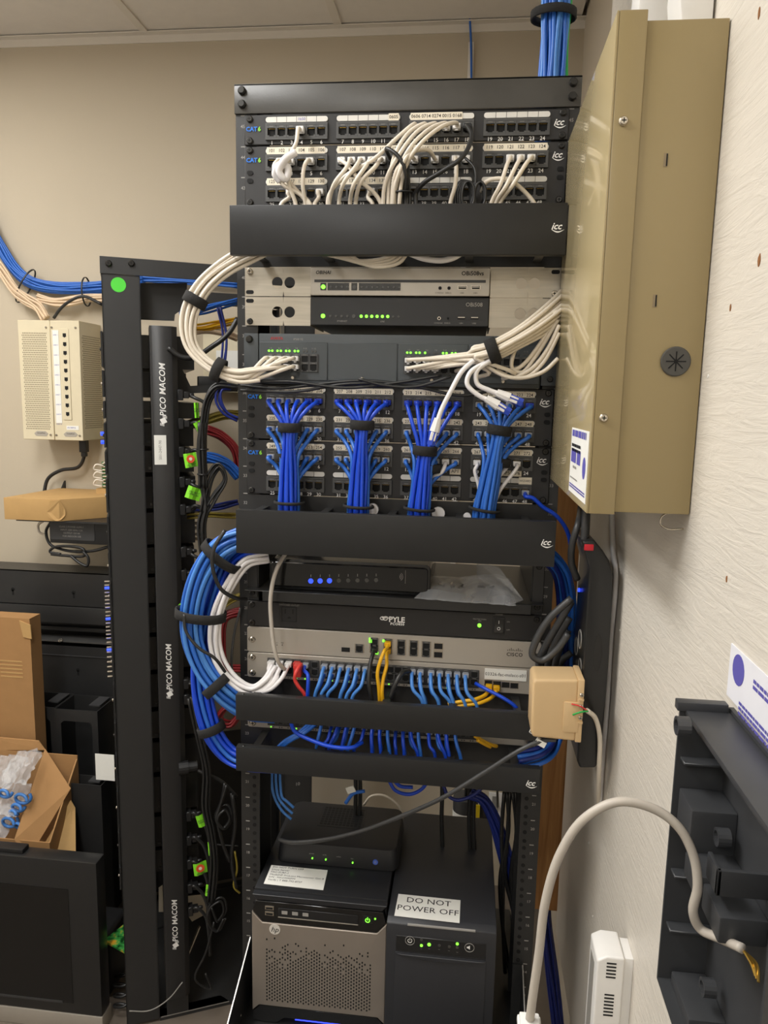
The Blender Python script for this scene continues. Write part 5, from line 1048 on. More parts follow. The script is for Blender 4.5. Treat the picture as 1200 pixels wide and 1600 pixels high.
for px, py, w in ((582, 792, 0.016), (685, 798, 0.017), (730, 803, 0.01)):
    q = P(px, py, -0.03); tag(MB().cyl((q.x, q.y - 0.003, q.z - 0.004), (q.x, q.y + 0.003, q.z - 0.004), w * 0.6, 14).build('white_bobbin', WCAB2), 'round white plug end in the cable manager %s' % {582: 'beside the second blue bundle', 685: 'right of the third blue bundle', 730: 'left of the fourth blue bundle'}[px], 'plug end')
# big blue loop on the left
def loop_path(pts, y): return spline([P(px, py, y if len(t) < 1 else t[0]) for px, py, *t in pts], 7)
def run(path, n, r, m, lab, grp, wide=1.0, deep=1.0, seed=0, name='patch_cable'):
    fr = frames(path); offs = hexpack(n, r * 2.1)
    for k in range(n):
        ph = 1.3 * k + seed; q = [p + f[1] * (offs[k][0] * wide + 0.0014 * math.sin(ph + i * 0.21)) + f[2] * (offs[k][1] * deep + 0.0008 * math.cos(ph + i * 0.17)) for i, (p, f) in enumerate(zip(path, fr))]
        mm = m[k % len(m)] if isinstance(m, list) else m
        tag(MB().tube(q, r, 8).build(name, mm, smooth=True), lab, 'cable', grp)
    return fr
pa = loop_path([(425, 835, -0.042), (375, 842, -0.045), (345, 856), (318, 892), (302, 945), (302, 1000), (322, 1050), (352, 1085), (385, 1106, -0.045), (430, 1112, -0.042)], -0.055)
fa = run(pa, 12, 0.0036, [LBCAB, BCAB2, BCAB2], 'blue cable looping left from the wide manager to the narrow one', 'blue loop to the narrow manager', 1.35, 0.9)
pb = loop_path([(425, 845, -0.036), (375, 858, -0.03), (352, 880), (336, 925), (322, 985), (314, 1050), (320, 1105), (336, 1150), (362, 1180), (395, 1190, -0.04), (430, 1192, -0.042)], -0.030)
fb = run(pb, 12, 0.0036, [BCAB, BCAB2, BCAB], 'blue cable looping left from the wide manager to the lowest one', 'blue loop to the lowest manager', 1.3, 0.9, 2)
pw_ = loop_path([(420, 870, -0.03), (385, 878, -0.04), (358, 915), (340, 960), (336, 1005), (346, 1040), (368, 1066), (395, 1078, -0.05), (418, 1064, -0.045), (432, 1042, -0.03)], -0.052)
run(pw_, 4, 0.0036, WCAB2, 'white cable running inside the blue loop to the switch', 'white cables inside the blue loop', 1.1, 1.0)
for path, fr_, idx, ru, rv, lab in ((pa, fa, 17, 0.034, 0.022, 'black velcro strap at the top of the blue cable loop'), (pa, fa, 30, 0.040, 0.030, 'black velcro strap round the widest part of the blue loop'), (pa, fa, 46, 0.024, 0.019, 'black velcro strap where the blue loop turns to the narrow manager'), (pb, fb, 47, 0.022, 0.018, 'black velcro strap at the bottom of the blue cable loop')):
    f = fr_[idx]; c = path[idx] + (Vector((0.012, 0.006, 0)) if idx in (17, 30) else Vector((0, 0, 0))); strap(c, f[0], f[1], ru, rv, 0.016, label=lab)
cable([P(352, 828, -0.07), P(335, 856, -0.08), P(332, 885, -0.082), P(345, 920, -0.075), P(370, 935, -0.05), P(385, 936, -0.02)], 0.0032, KCAB, 'black cable hooked over the top of the blue loop', 'cord', name='power_cable')
cable([P(288, 960, -0.078), P(290, 985, -0.082), P(310, 1012, -0.085), P(335, 1028, -0.08), P(352, 1050, -0.07)], 0.0026, KCAB, 'thin black cable lying across the front of the blue loop', 'cord', name='power_cable')
cable([P(376, 950, -0.01), P(366, 990, -0.015), P(362, 1040, -0.02), P(368, 1068, -0.03)], 0.0022, KCAB2, 'thin grey cable hanging just left of the rack rail', 'cord', name='power_cable')
# right hand blue loop
pr_ = loop_path([(800, 850, -0.042), (845, 862, -0.04), (872, 885, -0.02), (884, 925, 0.02), (886, 1000, 0.05), (884, 1080, 0.04), (868, 1150, 0.0), (850, 1178, -0.035), (810, 1190, -0.045)], 0.0)
run(pr_, 9, 0.0036, [BCAB2, NCAB, BCAB2], 'blue cable looping right of the rack behind the power strip', 'blue loop right of the rack', 1.25, 0.9, 5)
# router and switch cables
def rc(j, pts, r, m, lab, grp=None, plugm=None):
    w = [j + Vector((0, -0.006, 0)), j + Vector((0, -0.018, -0.003))] + [P(*p) for p in pts]; o = cable(w, r, m, lab, 'cable', grp); plug(j + Vector((0, -0.010, 0)), (0, -1, 0), plugm or CLEAR, o, size=(0.0104, 0.0074, 0.02)); return o
rc(rp[0][1], [(578, 1040, -0.04), (576, 1065, -0.05), (580, 1090, -0.05), (585, 1120, -0.045)], 0.0034, KCAB, 'black cable from the router down into the narrow manager', plugm=PLASTIC)
rc(rp[1][0], [(600, 1018, -0.04), (590, 1050, -0.05), (592, 1075, -0.05), (594, 1110, -0.045)], 0.003, YCAB, 'yellow cable from the upper router port', plugm=YCAB)
rc(rp[1][1], [(604, 1040, -0.04), (599, 1060, -0.046), (597, 1080, -0.05), (600, 1110, -0.045)], 0.003, YCAB, 'yellow cable from the lower router port', plugm=YCAB)
def swj(k, row, u=26): return Vector((SWX[k], -0.0098, UZ(u) - 0.0006 - 0.0145 - row * 0.0125))
for k in range(3):
    plug(swj(k, 0) + Vector((0, -0.010, 0)), (0, -1, 0), CLEARW, tag(MB().tube(spline([swj(k, 0) + Vector((0, -0.006, 0)), swj(k, 0) + Vector((0, -0.02, -0.004)), P(424 + 8 * k, 1060, -0.042), P(412 + 6 * k, 1076, -0.05), P(395 + 4 * k, 1083, -0.052)], 6), 0.0036, 8).build('patch_cable', WCAB2, smooth=True), 'bright white cable in the leftmost switch ports', 'cable', 'white cables in the switch'))
o = cable([P(470, 1038, -0.036), P(462, 1052, -0.05), P(461, 1062, -0.05), P(466, 1072, -0.05), P(476, 1085, -0.048), P(480, 1110, -0.045)], 0.0031, RCAB, 'short red patch cable in the labelled switch'); plug(swj(3, 0) + Vector((0, -0.010, 0)), (0, -1, 0), RCAB, o, size=(0.0112, 0.010, 0.024)); q = P(465, 1047, -0.034); MB().box(q.x - 0.0062, q.x + 0.0062, q.y - 0.004, q.y + 0.012, q.z - 0.011, q.z + 0.009).build('red_boot', RCAB, o, bev=0.0015)
rc(swj(4, 0), [(481, 1055, -0.045), (481, 1078, -0.05), (480, 1105, -0.045)], 0.0031, BCAB, 'single deep blue cable beside the red one in the switch')
cable([P(448, 862, -0.022), P(432, 890, -0.04), P(423, 930, -0.05), P(424, 975, -0.055), P(429, 1015, -0.058), P(436, 1036, -0.055), P(445, 1046, -0.046)], 0.0034, GCAB, 'grey cable hanging from the router shelf down to the switch')
for k in list(range(6, 12)) + list(range(17, 24)):
    for row in (0, 1):
        if row and k % 3 == 2: continue
        j = swj(k, row); left = k < 12; dx = -0.012 if left else 0.014; e = Vector((j.x + dx * (0.7 + 0.3 * (k % 3)), -0.046 + 0.008 * row, 1.196))
        w = [j + Vector((0, -0.006, 0)), j + Vector((0, -0.020, -0.002)), j + Vector((dx * 0.25, -0.034 + 0.007 * row, -0.018 + 0.006 * row)), e, e + Vector((dx * 0.3, 0.003, -0.030))]
        o = cable(w, 0.0029, LBCAB if row == 0 else BCAB2, 'light blue switch cable, %s %s, %s row' % ((['first', 'second', 'third', 'fourth', 'fifth', 'sixth', 'seventh', 'eighth'][k - 6] if left else ['first', 'second', 'third', 'fourth', 'fifth', 'sixth', 'seventh', 'eighth'][k - 17]), 'after the red cable' if left else 'in the tuft by the paper label', ('upper', 'lower')[row]), 'cable', ['left tuft on the labelled switch', 'right tuft on the labelled switch'][not left]); plug(j + Vector((0, -0.010, 0)), (0, -1, 0), CLEAR, o, size=(0.0104, 0.0074, 0.02))
for k, pts in enumerate(([(764, 1078), (758, 1086), (742, 1093), (722, 1096), (700, 1100)], [(776, 1080), (768, 1090), (748, 1099), (724, 1102), (700, 1106)])):
    o = cable([P(px, py, -0.02 - 0.012 * min(i, 2)) for i, (px, py) in enumerate(pts)], 0.0031, YCAB, 'yellow cable bent left from the fibre ports of the switch', group='yellow fibre port cables'); plug(P(pts[0][0], pts[0][1] - 3, -0.018), (0, -1, 0), YCAB, o, size=(0.0104, 0.0074, 0.018))
o = cable([P(743, 1068, -0.018), P(760, 1077, -0.035), P(785, 1090, -0.045), P(804, 1103, -0.048), P(815, 1120, -0.045)], 0.0031, BCAB, 'deep blue cable sloping right across the fibre ports')
cable([P(640, 1048, -0.02), P(628, 1052, -0.035), P(618, 1068, -0.045), P(610, 1090, -0.048)], 0.0042, KCAB, 'short fat black cable beside the yellow pair on the switch')
# lower switch cables into the lowest manager
for k in list(range(6, 12)) + list(range(12, 17)) + list(range(17, 23)):
    for row in (0, 1):
        if (k + row) % 4 == 3: continue
        j = swj(k, row, 24); dx = (-0.008 if k < 12 else 0.004 if k < 17 else 0.010) * (0.6 + 0.4 * (k % 3)); e = Vector((j.x + dx, -0.050 + 0.008 * row, 1.108))
        w = [j + Vector((0, -0.006, 0)), j + Vector((0, -0.020, -0.002)), j + Vector((dx * 0.3, -0.036 + 0.007 * row, -0.014)), e, e + Vector((dx * 0.3, 0.003, -0.026))]
        o = cable(w, 0.0029, [BCAB, BCAB2][(k // 2 + row) % 2], 'deep blue cable, %s in the %s tuft of the lower switch, %s row' % (['first', 'second', 'third', 'fourth', 'fifth', 'sixth', 'seventh', 'eighth'][k - 6 if k < 12 else k - 12 if k < 17 else k - 17], ('left', 'middle', 'right')[0 if k < 12 else 1 if k < 17 else 2], ('upper', 'lower')[row]), 'cable', ['left tuft lower switch', 'middle tuft lower switch', 'right tuft lower switch'][0 if k < 12 else 1 if k < 17 else 2]); plug(j + Vector((0, -0.010, 0)), (0, -1, 0), CLEAR, o, size=(0.0104, 0.0074, 0.02))
cable([P(454, 1128, -0.03), P(462, 1144, -0.06), P(490, 1158, -0.072), P(520, 1167, -0.075), P(550, 1168, -0.07), P(566, 1160, -0.05)], 0.0033, BCAB, 'deep blue cable drooping across the top of the lowest manager')
for k in range(3): cable([P(482 + 6 * k, 1132, -0.03), P(465 + 5 * k, 1146, -0.045), P(445 + 4 * k, 1158, -0.05), P(430, 1172 + 2 * k, -0.048)], 0.0031, BCAB2, 'blue cable slanting left into the lowest manager', group='slanting blue cables')
for k, pts in enumerate(([(742, 1150), (755, 1158), (768, 1164), (776, 1166)], [(746, 1156), (758, 1163), (766, 1167)])): cable([P(px, py, -0.05 + 0.01 * i) for i, (px, py) in enumerate(pts)], 0.0031, YCAB, 'yellow cable peeking out between the two narrow managers', group='yellow cables between the managers')
# blue trunk rising to the ceiling
tr_ = spline([P(862, 150, 0.13), P(864, 110, 0.13), P(866, 60, 0.13), P(868, 20, 0.13), P(870, -40, 0.13), Vector((P(870, -40, 0.13).x + 0.01, 0.13, CEIL_Z + 0.003))], 4); tr_[0].z = 1.9
fr = frames(tr_); offs = hexpack(34, 0.0072)
for k in range(34):
    q = [p + f[1] * (offs[k][0] + 0.0016 * math.sin(k + i * 0.4)) + f[2] * offs[k][1] * 0.8 for i, (p, f) in enumerate(zip(tr_, fr))]
    g = k == 27; tag(MB().tube(q, 0.0034, 7).build('trunk_cable', GNCAB if g else [BCAB2, LBCAB, BCAB2][k % 3], smooth=True), 'single green cable in the trunk rising from the rack top' if g else 'blue cable in the thick trunk rising from the rack top to the ceiling', 'cable', None if g else 'blue trunk above the rack')
f = fr[11]; strap(P(865, 24, 0.13), f[0], f[1], 0.034, 0.026, 0.014, label='black velcro strap round the blue trunk above the rack')
# things seen through the open lower bay
for k in range(3): cable([P(425 + 6 * k, 1200, 0.09), P(425 + 6.5 * k, 1225, 0.09), P(429 + 6 * k, 1246, 0.085), P(440 + 4 * k, 1266 - 7 * k, 0.08), P(455 + 2 * k, 1280 - 9 * k, 0.08)], 0.0026, LBCAB, 'light blue cable hanging behind the left rail above the modem', group='light blue cables behind the rail')
run(loop_path([(735, 1240), (755, 1250), (772, 1280), (785, 1320), (800, 1380), (815, 1450)], 0.12), 8, 0.0036, NCAB, 'navy cable of the bundle hanging behind the battery backup', 'navy bundle behind the battery', 1.0, 0.8)
for k, pts in enumerate(([(606, 1216), (618, 1235), (640, 1241), (660, 1232), (670, 1215)], [(612, 1215), (625, 1228), (645, 1230)], [(692, 1225), (700, 1243), (715, 1250), (740, 1242), (752, 1232)], [(540, 1255), (552, 1240), (570, 1236)])):
    cable([P(px, py, 0.10) for px, py in pts], 0.0034, BCAB if k < 2 else NCAB if k == 2 else BCAB2, 'blue loop drooping under the lowest manager, %s' % ['larger outer turn', 'smaller inner turn', 'dark one by the black cords', 'one with a white tag'][k])
cable([P(568, 1258, 0.2), P(580, 1244, 0.2), P(600, 1243, 0.2), P(620, 1256, 0.2), P(632, 1275, 0.2)], 0.0024, WCAB, 'thin white wire arching behind the modem', 'wire', name='thin_wire')
q = P(548, 1234, 0.098); tag(MB().box(q.x - 0.008, q.x + 0.008, q.y - 0.001, q.y + 0.001, q.z - 0.006, q.z + 0.006).build('white_flag_label', TAGW, T=Matrix.Translation(q) @ Matrix.Rotation(-0.4, 4, 'Y') @ Matrix.Translation(-q)), 'white flag label on a blue cable behind the modem', 'label')
for k, x in enumerate((555, 562, 690, 733, 740)): cable([P(x, 1205, 0.14), P(x + 1, 1235, 0.14), P(x, 1280, 0.14), P(x + 2, 1340, 0.14)], 0.004, KCAB, 'black cord hanging straight behind the lower bay', 'cord', 'straight black cords', 'power_cable')
rnd2 = random.Random(3)
for k in range(7):
    x = 788 + 4.5 * k; cable([P(x, 1238, 0.09), P(x + rnd2.uniform(-8, 8), 1300, 0.10), P(x + rnd2.uniform(-12, 6), 1370, 0.10), P(x + rnd2.uniform(-8, 8), 1440, 0.10), P(x + rnd2.uniform(-6, 6), 1520, 0.10)], 0.0036, KCAB, 'black cord tangled behind the right rail', 'cord', 'tangled cords behind the right rail', 'power_cable')
ad = thing('inline_adapter', 'grey inline power adapter with a yellow tag on the back wall', 'power adapter', P(735, 1270, 0.5)); q = P(735, 1262, 0.5)
MB().cyl((q.x - 0.012, 0.5, q.z - 0.05), (q.x - 0.012, 0.5, q.z + 0.03), 0.030, 18).build('round_body', DKGREY, ad, bev=0.003); MB().ring((q.x - 0.012, 0.5, q.z - 0.035), (0, 0, 1), 0.0301, 0.0306, 0.03, 20).build('paper_label', TAGW, ad)
a, b = P(741, 1277, 0.466), P(750, 1258, 0.466); MB().box(a.x, b.x, 0.465, 0.467, a.z, b.z).build('yellow_tag', YTAG, ad); a, b = P(748, 1280, 0.52), P(762, 1252, 0.52); MB().box(a.x, b.x, 0.50, 0.54, a.z - 0.02, b.z).build('side_block', DKGREY, ad, bev=0.002)
pl_ = thing('wall_outlet', 'grey double wall outlet behind the lower bay', 'outlet', P(770, 1265, YB)); a, b = P(762, 1285, YB - 0.006), P(785, 1240, YB - 0.006); box(a.x, b.x, YB - 0.006, YB, a.z, b.z).build('cover_plate', WPLAS, pl_, bev=0.001); box(a.x + 0.012, b.x - 0.012, YB - 0.008, YB - 0.006, a.z + 0.012, b.z - 0.012).build('outlet_face', GREYP, pl_)
MB().tube(spline([Vector((q.x - 0.012, 0.5, q.z + 0.03)), Vector((q.x - 0.01, 0.52, q.z + 0.12)), Vector((q.x + 0.05, 0.8, q.z + 0.1)), Vector((a.x + 0.03, YB - 0.03, (a.z + b.z) / 2 + 0.02)), Vector((a.x + 0.03, YB - 0.008, (a.z + b.z) / 2 + 0.02))], 6), 0.004, 7).build('supply_lead', KCAB, ad, smooth=True)
# dark blue hank low beside the plywood
run(loop_path([(852, 1380), (853, 1430), (858, 1480), (864, 1530), (872, 1600), (880, 1700)], 0.42), 9, 0.0036, NCAB, 'navy cable in the hank low between the rack and the plywood', 'navy hank by the plywood', 1.1, 0.8)
# ------------------------------------------------------------------ left rack, turned away from the camera
lr = thing('equipment_rack', 'black four post rack turned sideways with power strips and a green dot', 'rack', LA)
zT = AZ(157, 427)[1]; zTT = AZ(157, 400)[1]
post = {}
for a0, a1, b0, b1 in ((-0.087, -0.003, 0.0, 0.05), (-0.087, -0.003, 0.47, 0.52), (0.334, 0.411, 0.0, 0.05), (0.334, 0.411, 0.47, 0.52)):
    mb = MB().box(a0, a1, b0 if b0 < 0.1 else b1 - 0.003, b0 + 0.003 if b0 < 0.1 else b1, 0.008, zT)
    mb.box(a0 if a0 < 0 else a1 - 0.003, a0 + 0.003 if a0 < 0 else a1, b0, b1, 0.008, zT); mb.box(a1 - 0.003 if a0 < 0 else a0, a1 if a0 < 0 else a0 + 0.003, b0, b1, 0.008, zT)
    post[(a0, b0)] = mb.build('upright_post', LEFTBLK, lr, T=LT)
for b0, b1 in ((-0.003, 0.03), (0.49, 0.523)):
    sb = MB().box(-0.089, 0.413, b0, b0 + 0.003, zT, zTT).box(-0.089, 0.413, b0 + 0.003, b1, zTT - 0.003, zTT).build('top_side_bar', LEFTBLK, lr, T=LT, bev=0.0006, seg=1)
    MB().box(-0.003, 0.334, b0 + 0.004, b0 + 0.03, 0.004, 0.012).build('base_side_bar', LEFTBLK, lr, T=LT)
    if b0 < 0.1:
        for px in (169.5, 205):
            a, z = AZ(px, 411.5, -0.003); screw(sb, LT @ Vector((a, -0.003, z)), -LW, 0.0075, DKSCREW, 'bolt', h=0.006)
for a0 in (-0.089, 0.38): MB().box(a0, a0 + 0.033, 0.03, 0.49, zT, zTT).build('top_cross_bar', LEFTBLK, lr, T=LT)
for (cb_, sg) in ((0.0, 1), (0.52, -1)):
    ftm = MB(); pts = [(-0.003, cb_), (0.181, cb_), (0.069, cb_ + sg * 0.149), (-0.003, cb_ + sg * 0.165)]
    ftm.prism(pts, 'z', 0.0061, 0.012); ft_ = ftm.build('base_foot', LEFTBLK, lr, T=LT)
    if cb_ == 0.0: MB().box(0.0, 0.181, -0.0006, 0.0, 0.0095, 0.012).build('foot_highlight', EDGE, ft_, T=LT)  # thin pale strip painting the lit front edge of the foot
MB().box(-0.003, 0.411, 0.0, 0.52, 0.0, 0.006).build('shade_base_sheet', LEFTBLK, lr, T=LT); MB().box(-0.085, 0.411, 0.5235, 0.5265, 0.02, AZ(340, 1145, 0.52)[1]).build('shade_side_sheet', LEFTBLK, lr, T=LT)  # black base and far side sheets added to darken the shaded space behind
a, z = AZ(185, 445); c = LT @ Vector((a, 0, z)); disc('green_dot_sticker', c, -LW, 0.0165, mat('sticker_green', '4fd23c', 0.5, vary=0.03), post[(-0.087, 0.0)], 0.0006, 28)
a, z = AZ(465, 1225, 0.0); RL = Matrix.Translation((0, 0, 0)) @ Matrix(((LS.x, 0, -LW.x, 0), (LS.y, 0, -LW.y, 0), (0, 1, 0, 0), (0, 0, 0, 1)))
text('unit_number', '10', LT @ Vector((a, -0.0006, z)), 0.013, GREYINK, post[(0.334, 0.0)], 0.01, R=RL)
# stacked rack units
def fconn(parent, p, d, r=0.0042, l=0.016):
    p = Vector(p); d = Vector(d).normalized(); MB().cyl(p, p + d * l * 0.4, r * 1.25, 6).cyl(p + d * l * 0.4, p + d * l, r, 10).build('coax_connector', CHROME, parent)
ys = [(520, 575, 0.12, 'modem'), (580, 622, 0.10, ''), (628, 655, 0.13, ''), (662, 700, 0.115, ''), (706, 742, 0.115, ''), (748, 800, 0.118, ''), (806, 858, 0.115, 'coax'), (862, 905, 0.112, ''), (910, 952, 0.112, ''), (958, 1000, 0.112, ''), (1006, 1060, 0.110, ''), (1066, 1120, 0.110, ''), (1126, 1170, 0.110, 'coax'), (1176, 1225, 0.116, ''), (1232, 1290, 0.11, ''), (1296, 1345, 0.11, ''), (1350, 1385, 0.11, '')]
ordinals = ['uppermost', 'second', 'third', 'fourth', 'fifth', 'sixth', 'seventh', 'eighth', 'ninth', 'tenth', 'eleventh', 'twelfth', 'thirteenth', 'fourteenth', 'fifteenth', 'sixteenth', 'lowest']
for k, (p0, p1, ad, kind) in enumerate(ys):
    z1 = AZ(228, p0)[1]; z0 = AZ(228, p1)[1]; b0, b1 = 0.054, 0.466
    t = thing('rack_modulator', 'black rack unit in the sideways rack, %s of its stack' % ordinals[k], 'rack unit', LT @ Vector((0, 0.25, z0)), 'units stacked in the sideways rack')
    MB().box(-0.082, ad, b0, b1, z0 + 0.001, z1 - 0.001).build('case', PLASTIC if k % 2 else BLACK2, t, T=LT)
    MB().box(-0.093, -0.0885, 0.004, 0.516, z0 + 0.0005, z1 - 0.0005).box(-0.0885, -0.08, b0 + 0.002, b1 - 0.002, z0 + 0.002, z1 - 0.002).build('front_panel', BLACK, t, T=LT)
    for bb in (0.02, 0.50): screw(t, LT @ Vector((-0.093, bb, (z0 + z1) / 2)), -LS, 0.004, CHROME if k % 3 else DKSCREW)
    MB().box(0.004 + 0.002 * (k % 3), 0.012, b0 - 0.0015, b0, z0 + 0.008, z0 + 0.014).build('side_vent', GREYP if k in (4, 5) else DKGREY, t, T=LT)
    if kind == 'coax':
        for i in range(6): fconn(t, LT @ Vector((ad, 0.075 + 0.012 * (i % 2), z1 - 0.006 - (z1 - z0 - 0.01) * i / 5)), LS, 0.0036, 0.022)
    if k in (3,):
        for i in range(2): disc('blue_light', LT @ Vector((-0.093, 0.03, z0 + 0.012 + 0.02 * i)), -LS + LW * -0.15, 0.0045, LEDB, t, 0.008)
    if k in (8, 9, 10):
        for i in range(8):
            p = LT @ Vector((-0.093, 0.03 + 0.002 * i, z0 + 0.003 + (z1 - z0 - 0.006) * i / 7)); MB().cyl(p, p - LS * 0.012, 0.0024, 8).build('front_connector', CHROME, t)
        disc('blue_light', LT @ Vector((-0.093, 0.014, z1 - 0.012)), -LS, 0.0032, LEDB, t, 0.011)
# brackets that stick out behind
for lab, pts in (('black steel shelf ear at the top of the sideways rack', [(219, 443), (292, 443), (290, 480), (273, 492), (272, 502), (219, 500)]), ('black steel shelf side with a long arm in the sideways rack', [(256, 553), (273, 553), (297, 603), (366, 600), (366, 612), (258, 616)])):
    w = [AZ(px, py, 0.06) for px, py in pts]; mb = MB().prism([(p[0], p[1]) for p in w], 'y', 0.0505, 0.0525)
    a0 = min(p[0] for p in w); a1 = max(p[0] for p in w); zz = min(p[1] for p in w)
    t = thing('shelf_side', lab, 'shelf', LT @ Vector((a0, 0.06, zz)))
    mb.build('side_plate', LEFTBLK, t, T=LT); MB().box(a0, a0 + 0.02, 0.0485, 0.0505, zz + 0.004, zz + 0.012).build('fixing_tab', LEFTBLK, t, T=LT)
# vertical outlet strip
a0, zt2 = AZ(233, 508, -0.022); a1 = AZ(277, 540, -0.022)[0]; zb3 = 0.075
vs_ = thing('vertical_power_strip', 'tall black outlet strip lettered PICO MACOM on the sideways rack', 'power strip', LT @ Vector((a0, -0.02, zb3)))
hsg = MB().prism([(a0, -0.018), (a0 + 0.006, -0.022), (a1 - 0.012, -0.022), (a1, -0.012), (a1, 0.05), (a0, 0.05)], 'z', zb3, zt2).build('housing', mat('strip_satin_black', '232324', 0.3, vary=0.04), vs_, T=LT, bev=0.001)
MB().box(a0 + 0.002, a1 - 0.004, 0.0, 0.05, 0.010, zb3).build('mounting_foot', LEFTBLK, vs_, T=LT)
am = (a0 + a1) / 2 - 0.004
RV = Matrix(((LS.x, 0, -LW.x, 0), (LS.y, 0, -LW.y, 0), (0, 1, 0, 0), (0, 0, 0, 1))) @ Matrix.Rotation(math.pi / 2, 4, 'Z')
for p0, p1 in ((571, 663), (1010, 1090), (1412, 1485)):
    za, zb4 = AZ(255, p0, -0.0225)[1], AZ(255, p1, -0.0225)[1]; L = za - zb4
    text('maker_print', 'PICO MACOM', LT @ Vector((am, -0.0228, zb4 + L * 0.585)), L * 0.142, WHITEINK, hsg, 0.014, 0.18, R=RV)
    d = 0.0085; cz = zb4 + L * 0.06; mb = MB()
    mb.add([LT @ Vector((am + x, -0.0229, cz + y)) for x, y in ((-d, 0.003), (-0.003, -d), (d, -0.003), (0.003, d))], [(0, 1, 2, 3)])
    for i in range(4):
        t_ = -0.6 + 0.4 * i
        for sg in (-1, 1): x, y = t_ * d * 0.75 + sg * d * 0.38, t_ * d * -0.2 + sg * d * 1.05; mb.add([LT @ Vector((am + x + u, -0.0229, cz + y + v)) for u, v in ((-0.0007, -0.003), (0.0007, -0.003), (0.0007, 0.003), (-0.0007, 0.003))], [(0, 1, 2, 3)])
    mb.build('maker_emblem', WHITEINK, hsg)
za, zb4 = AZ(250, 680, -0.0225)[1], AZ(250, 726, -0.0225)[1]; s0, s1 = AZ(241, 700, -0.0225)[0], AZ(260, 700, -0.0225)[0]
lb = MB().box(s0, s1, -0.0231, -0.0221, zb4, za).build('paper_label', TAGW, hsg, T=LT); text('label_print', 'S01-2447-90', LT @ Vector(((s0 + s1) / 2, -0.0234, (za + zb4) / 2)), 0.009, GREYINK, lb, R=RV)
# plugs and cords on the strip, with lime tags
def cord(pts, r, label, group=None, m=None, name='power_cable'): return cable([PS(*p) for p in pts], r, m or KCAB, label, 'cord', group, name)
BX = [(318, 600), (330, 640), (327, 700), (322, 745)]
cords = []
for k, (py, ex, ey) in enumerate(((617, 305, 622), (662, 306, 660), (706, 304, 703), (753, 302, 758), (796, 305, 790), (862, 302, 868), (898, 300, 900), (1068, 296, 1068), (1092, 298, 1090), (1275, 302, 1270), (1313, 303, 1308), (1350, 302, 1346), (1388, 302, 1384), (1424, 306, 1418))):
    b = -0.004; pts = [(296, py + 1, b), (ex, ey, b - 0.01), (ex + 14, ey + (8 if k < 9 else 12), b - 0.014), (318 if k < 9 else 326, ey + 40, b - 0.02 - 0.004 * (k % 3)), (320 if k < 9 else 328, ey + 75, b - 0.02)]
    o = cord(pts, 0.0042, ['black cord plugged into the upper run of the vertical outlet strip', 'black cord plugged into the lower run of the vertical outlet strip'][k > 8], ['upper cords on the outlet strip', 'lower cords on the outlet strip'][k > 8])
    a, z = AZ(281, py, b); body = MB().box(a1 - 0.001, a1 + 0.012, b - 0.012, b + 0.012, z - 0.013, z + 0.013).box(a1 + 0.012, a1 + 0.026, b - 0.009, b + 0.009, z - 0.008, z + 0.008).cyl((a1 + 0.026, b, z), (a1 + 0.038, b, z + 0.001), 0.006, 8, 0, 0.0045).build('plug', PLASTIC, o, T=LT, bev=0.0015, seg=1)
    cords.append(o)
def tagf(cord_, px, py, w, h, rot, warn=False):
    p = PS(px, py, -0.045); cz_, sz_ = math.cos(rot), math.sin(rot); mb = MB(); n = -LW
    ex = LS * cz_ + Vector((0, 0, 1)) * sz_; ez = Vector((0, 0, 1)) * cz_ - LS * sz_
    vs = [];
    for i in range(5):
        for j in (0, 1): vs.append(p + ex * ((i / 4 - 0.5) * w) + ez * ((j - 0.5) * h) + n * (0.004 * math.sin(i * 1.3)))
    mb.add(vs + [v - n * 0.0006 for v in vs], [(2 * i, 2 * i + 2, 2 * i + 3, 2 * i + 1) for i in range(4)] + [(10 + 2 * i, 11 + 2 * i, 13 + 2 * i, 12 + 2 * i) for i in range(4)])
    g = mb.build('lime_tag', TAGG, cord_)
    R = Matrix(((ex.x, ez.x, n.x, 0), (ex.y, ez.y, n.y, 0), (ex.z, ez.z, n.z, 0), (0, 0, 0, 1)))
    if warn:
        disc('warning_disc', p + n * 0.0045 + ez * h * 0.1, n, min(w, h) * 0.32, TAGR, g, 0.0006, 18); disc('warning_centre', p + n * 0.0052 + ez * h * 0.1, n, min(w, h) * 0.13, PAPER, g, 0.0006, 12)
    text('tag_print', 'DO NOT\nUNPLUG', p + n * 0.0055 - ez * h * (0.38 if warn else 0.0), 0.0052 if warn else 0.006, INK, g, 0.01, R=R)
for ci, px, py, w, h, r, wn in ((0, 307, 641, 0.010, 0.036, 0.05, 0), (1, 312, 668, 0.018, 0.030, 0.5, 0), (2, 298, 719, 0.030, 0.034, 0.15, 1), (3, 303, 771, 0.036, 0.030, -0.35, 0), (6, 282, 951, 0.016, 0.02, 0.7, 0), (9, 317, 1281, 0.030, 0.034, 0.25, 0), (10, 332, 1325, 0.022, 0.038, 0.05, 1), (11, 313, 1357, 0.034, 0.034, 0.1, 1), (12, 328, 1390, 0.022, 0.032, -0.1, 0)):
    tagf(cords[ci], px, py, w, h, r, wn)
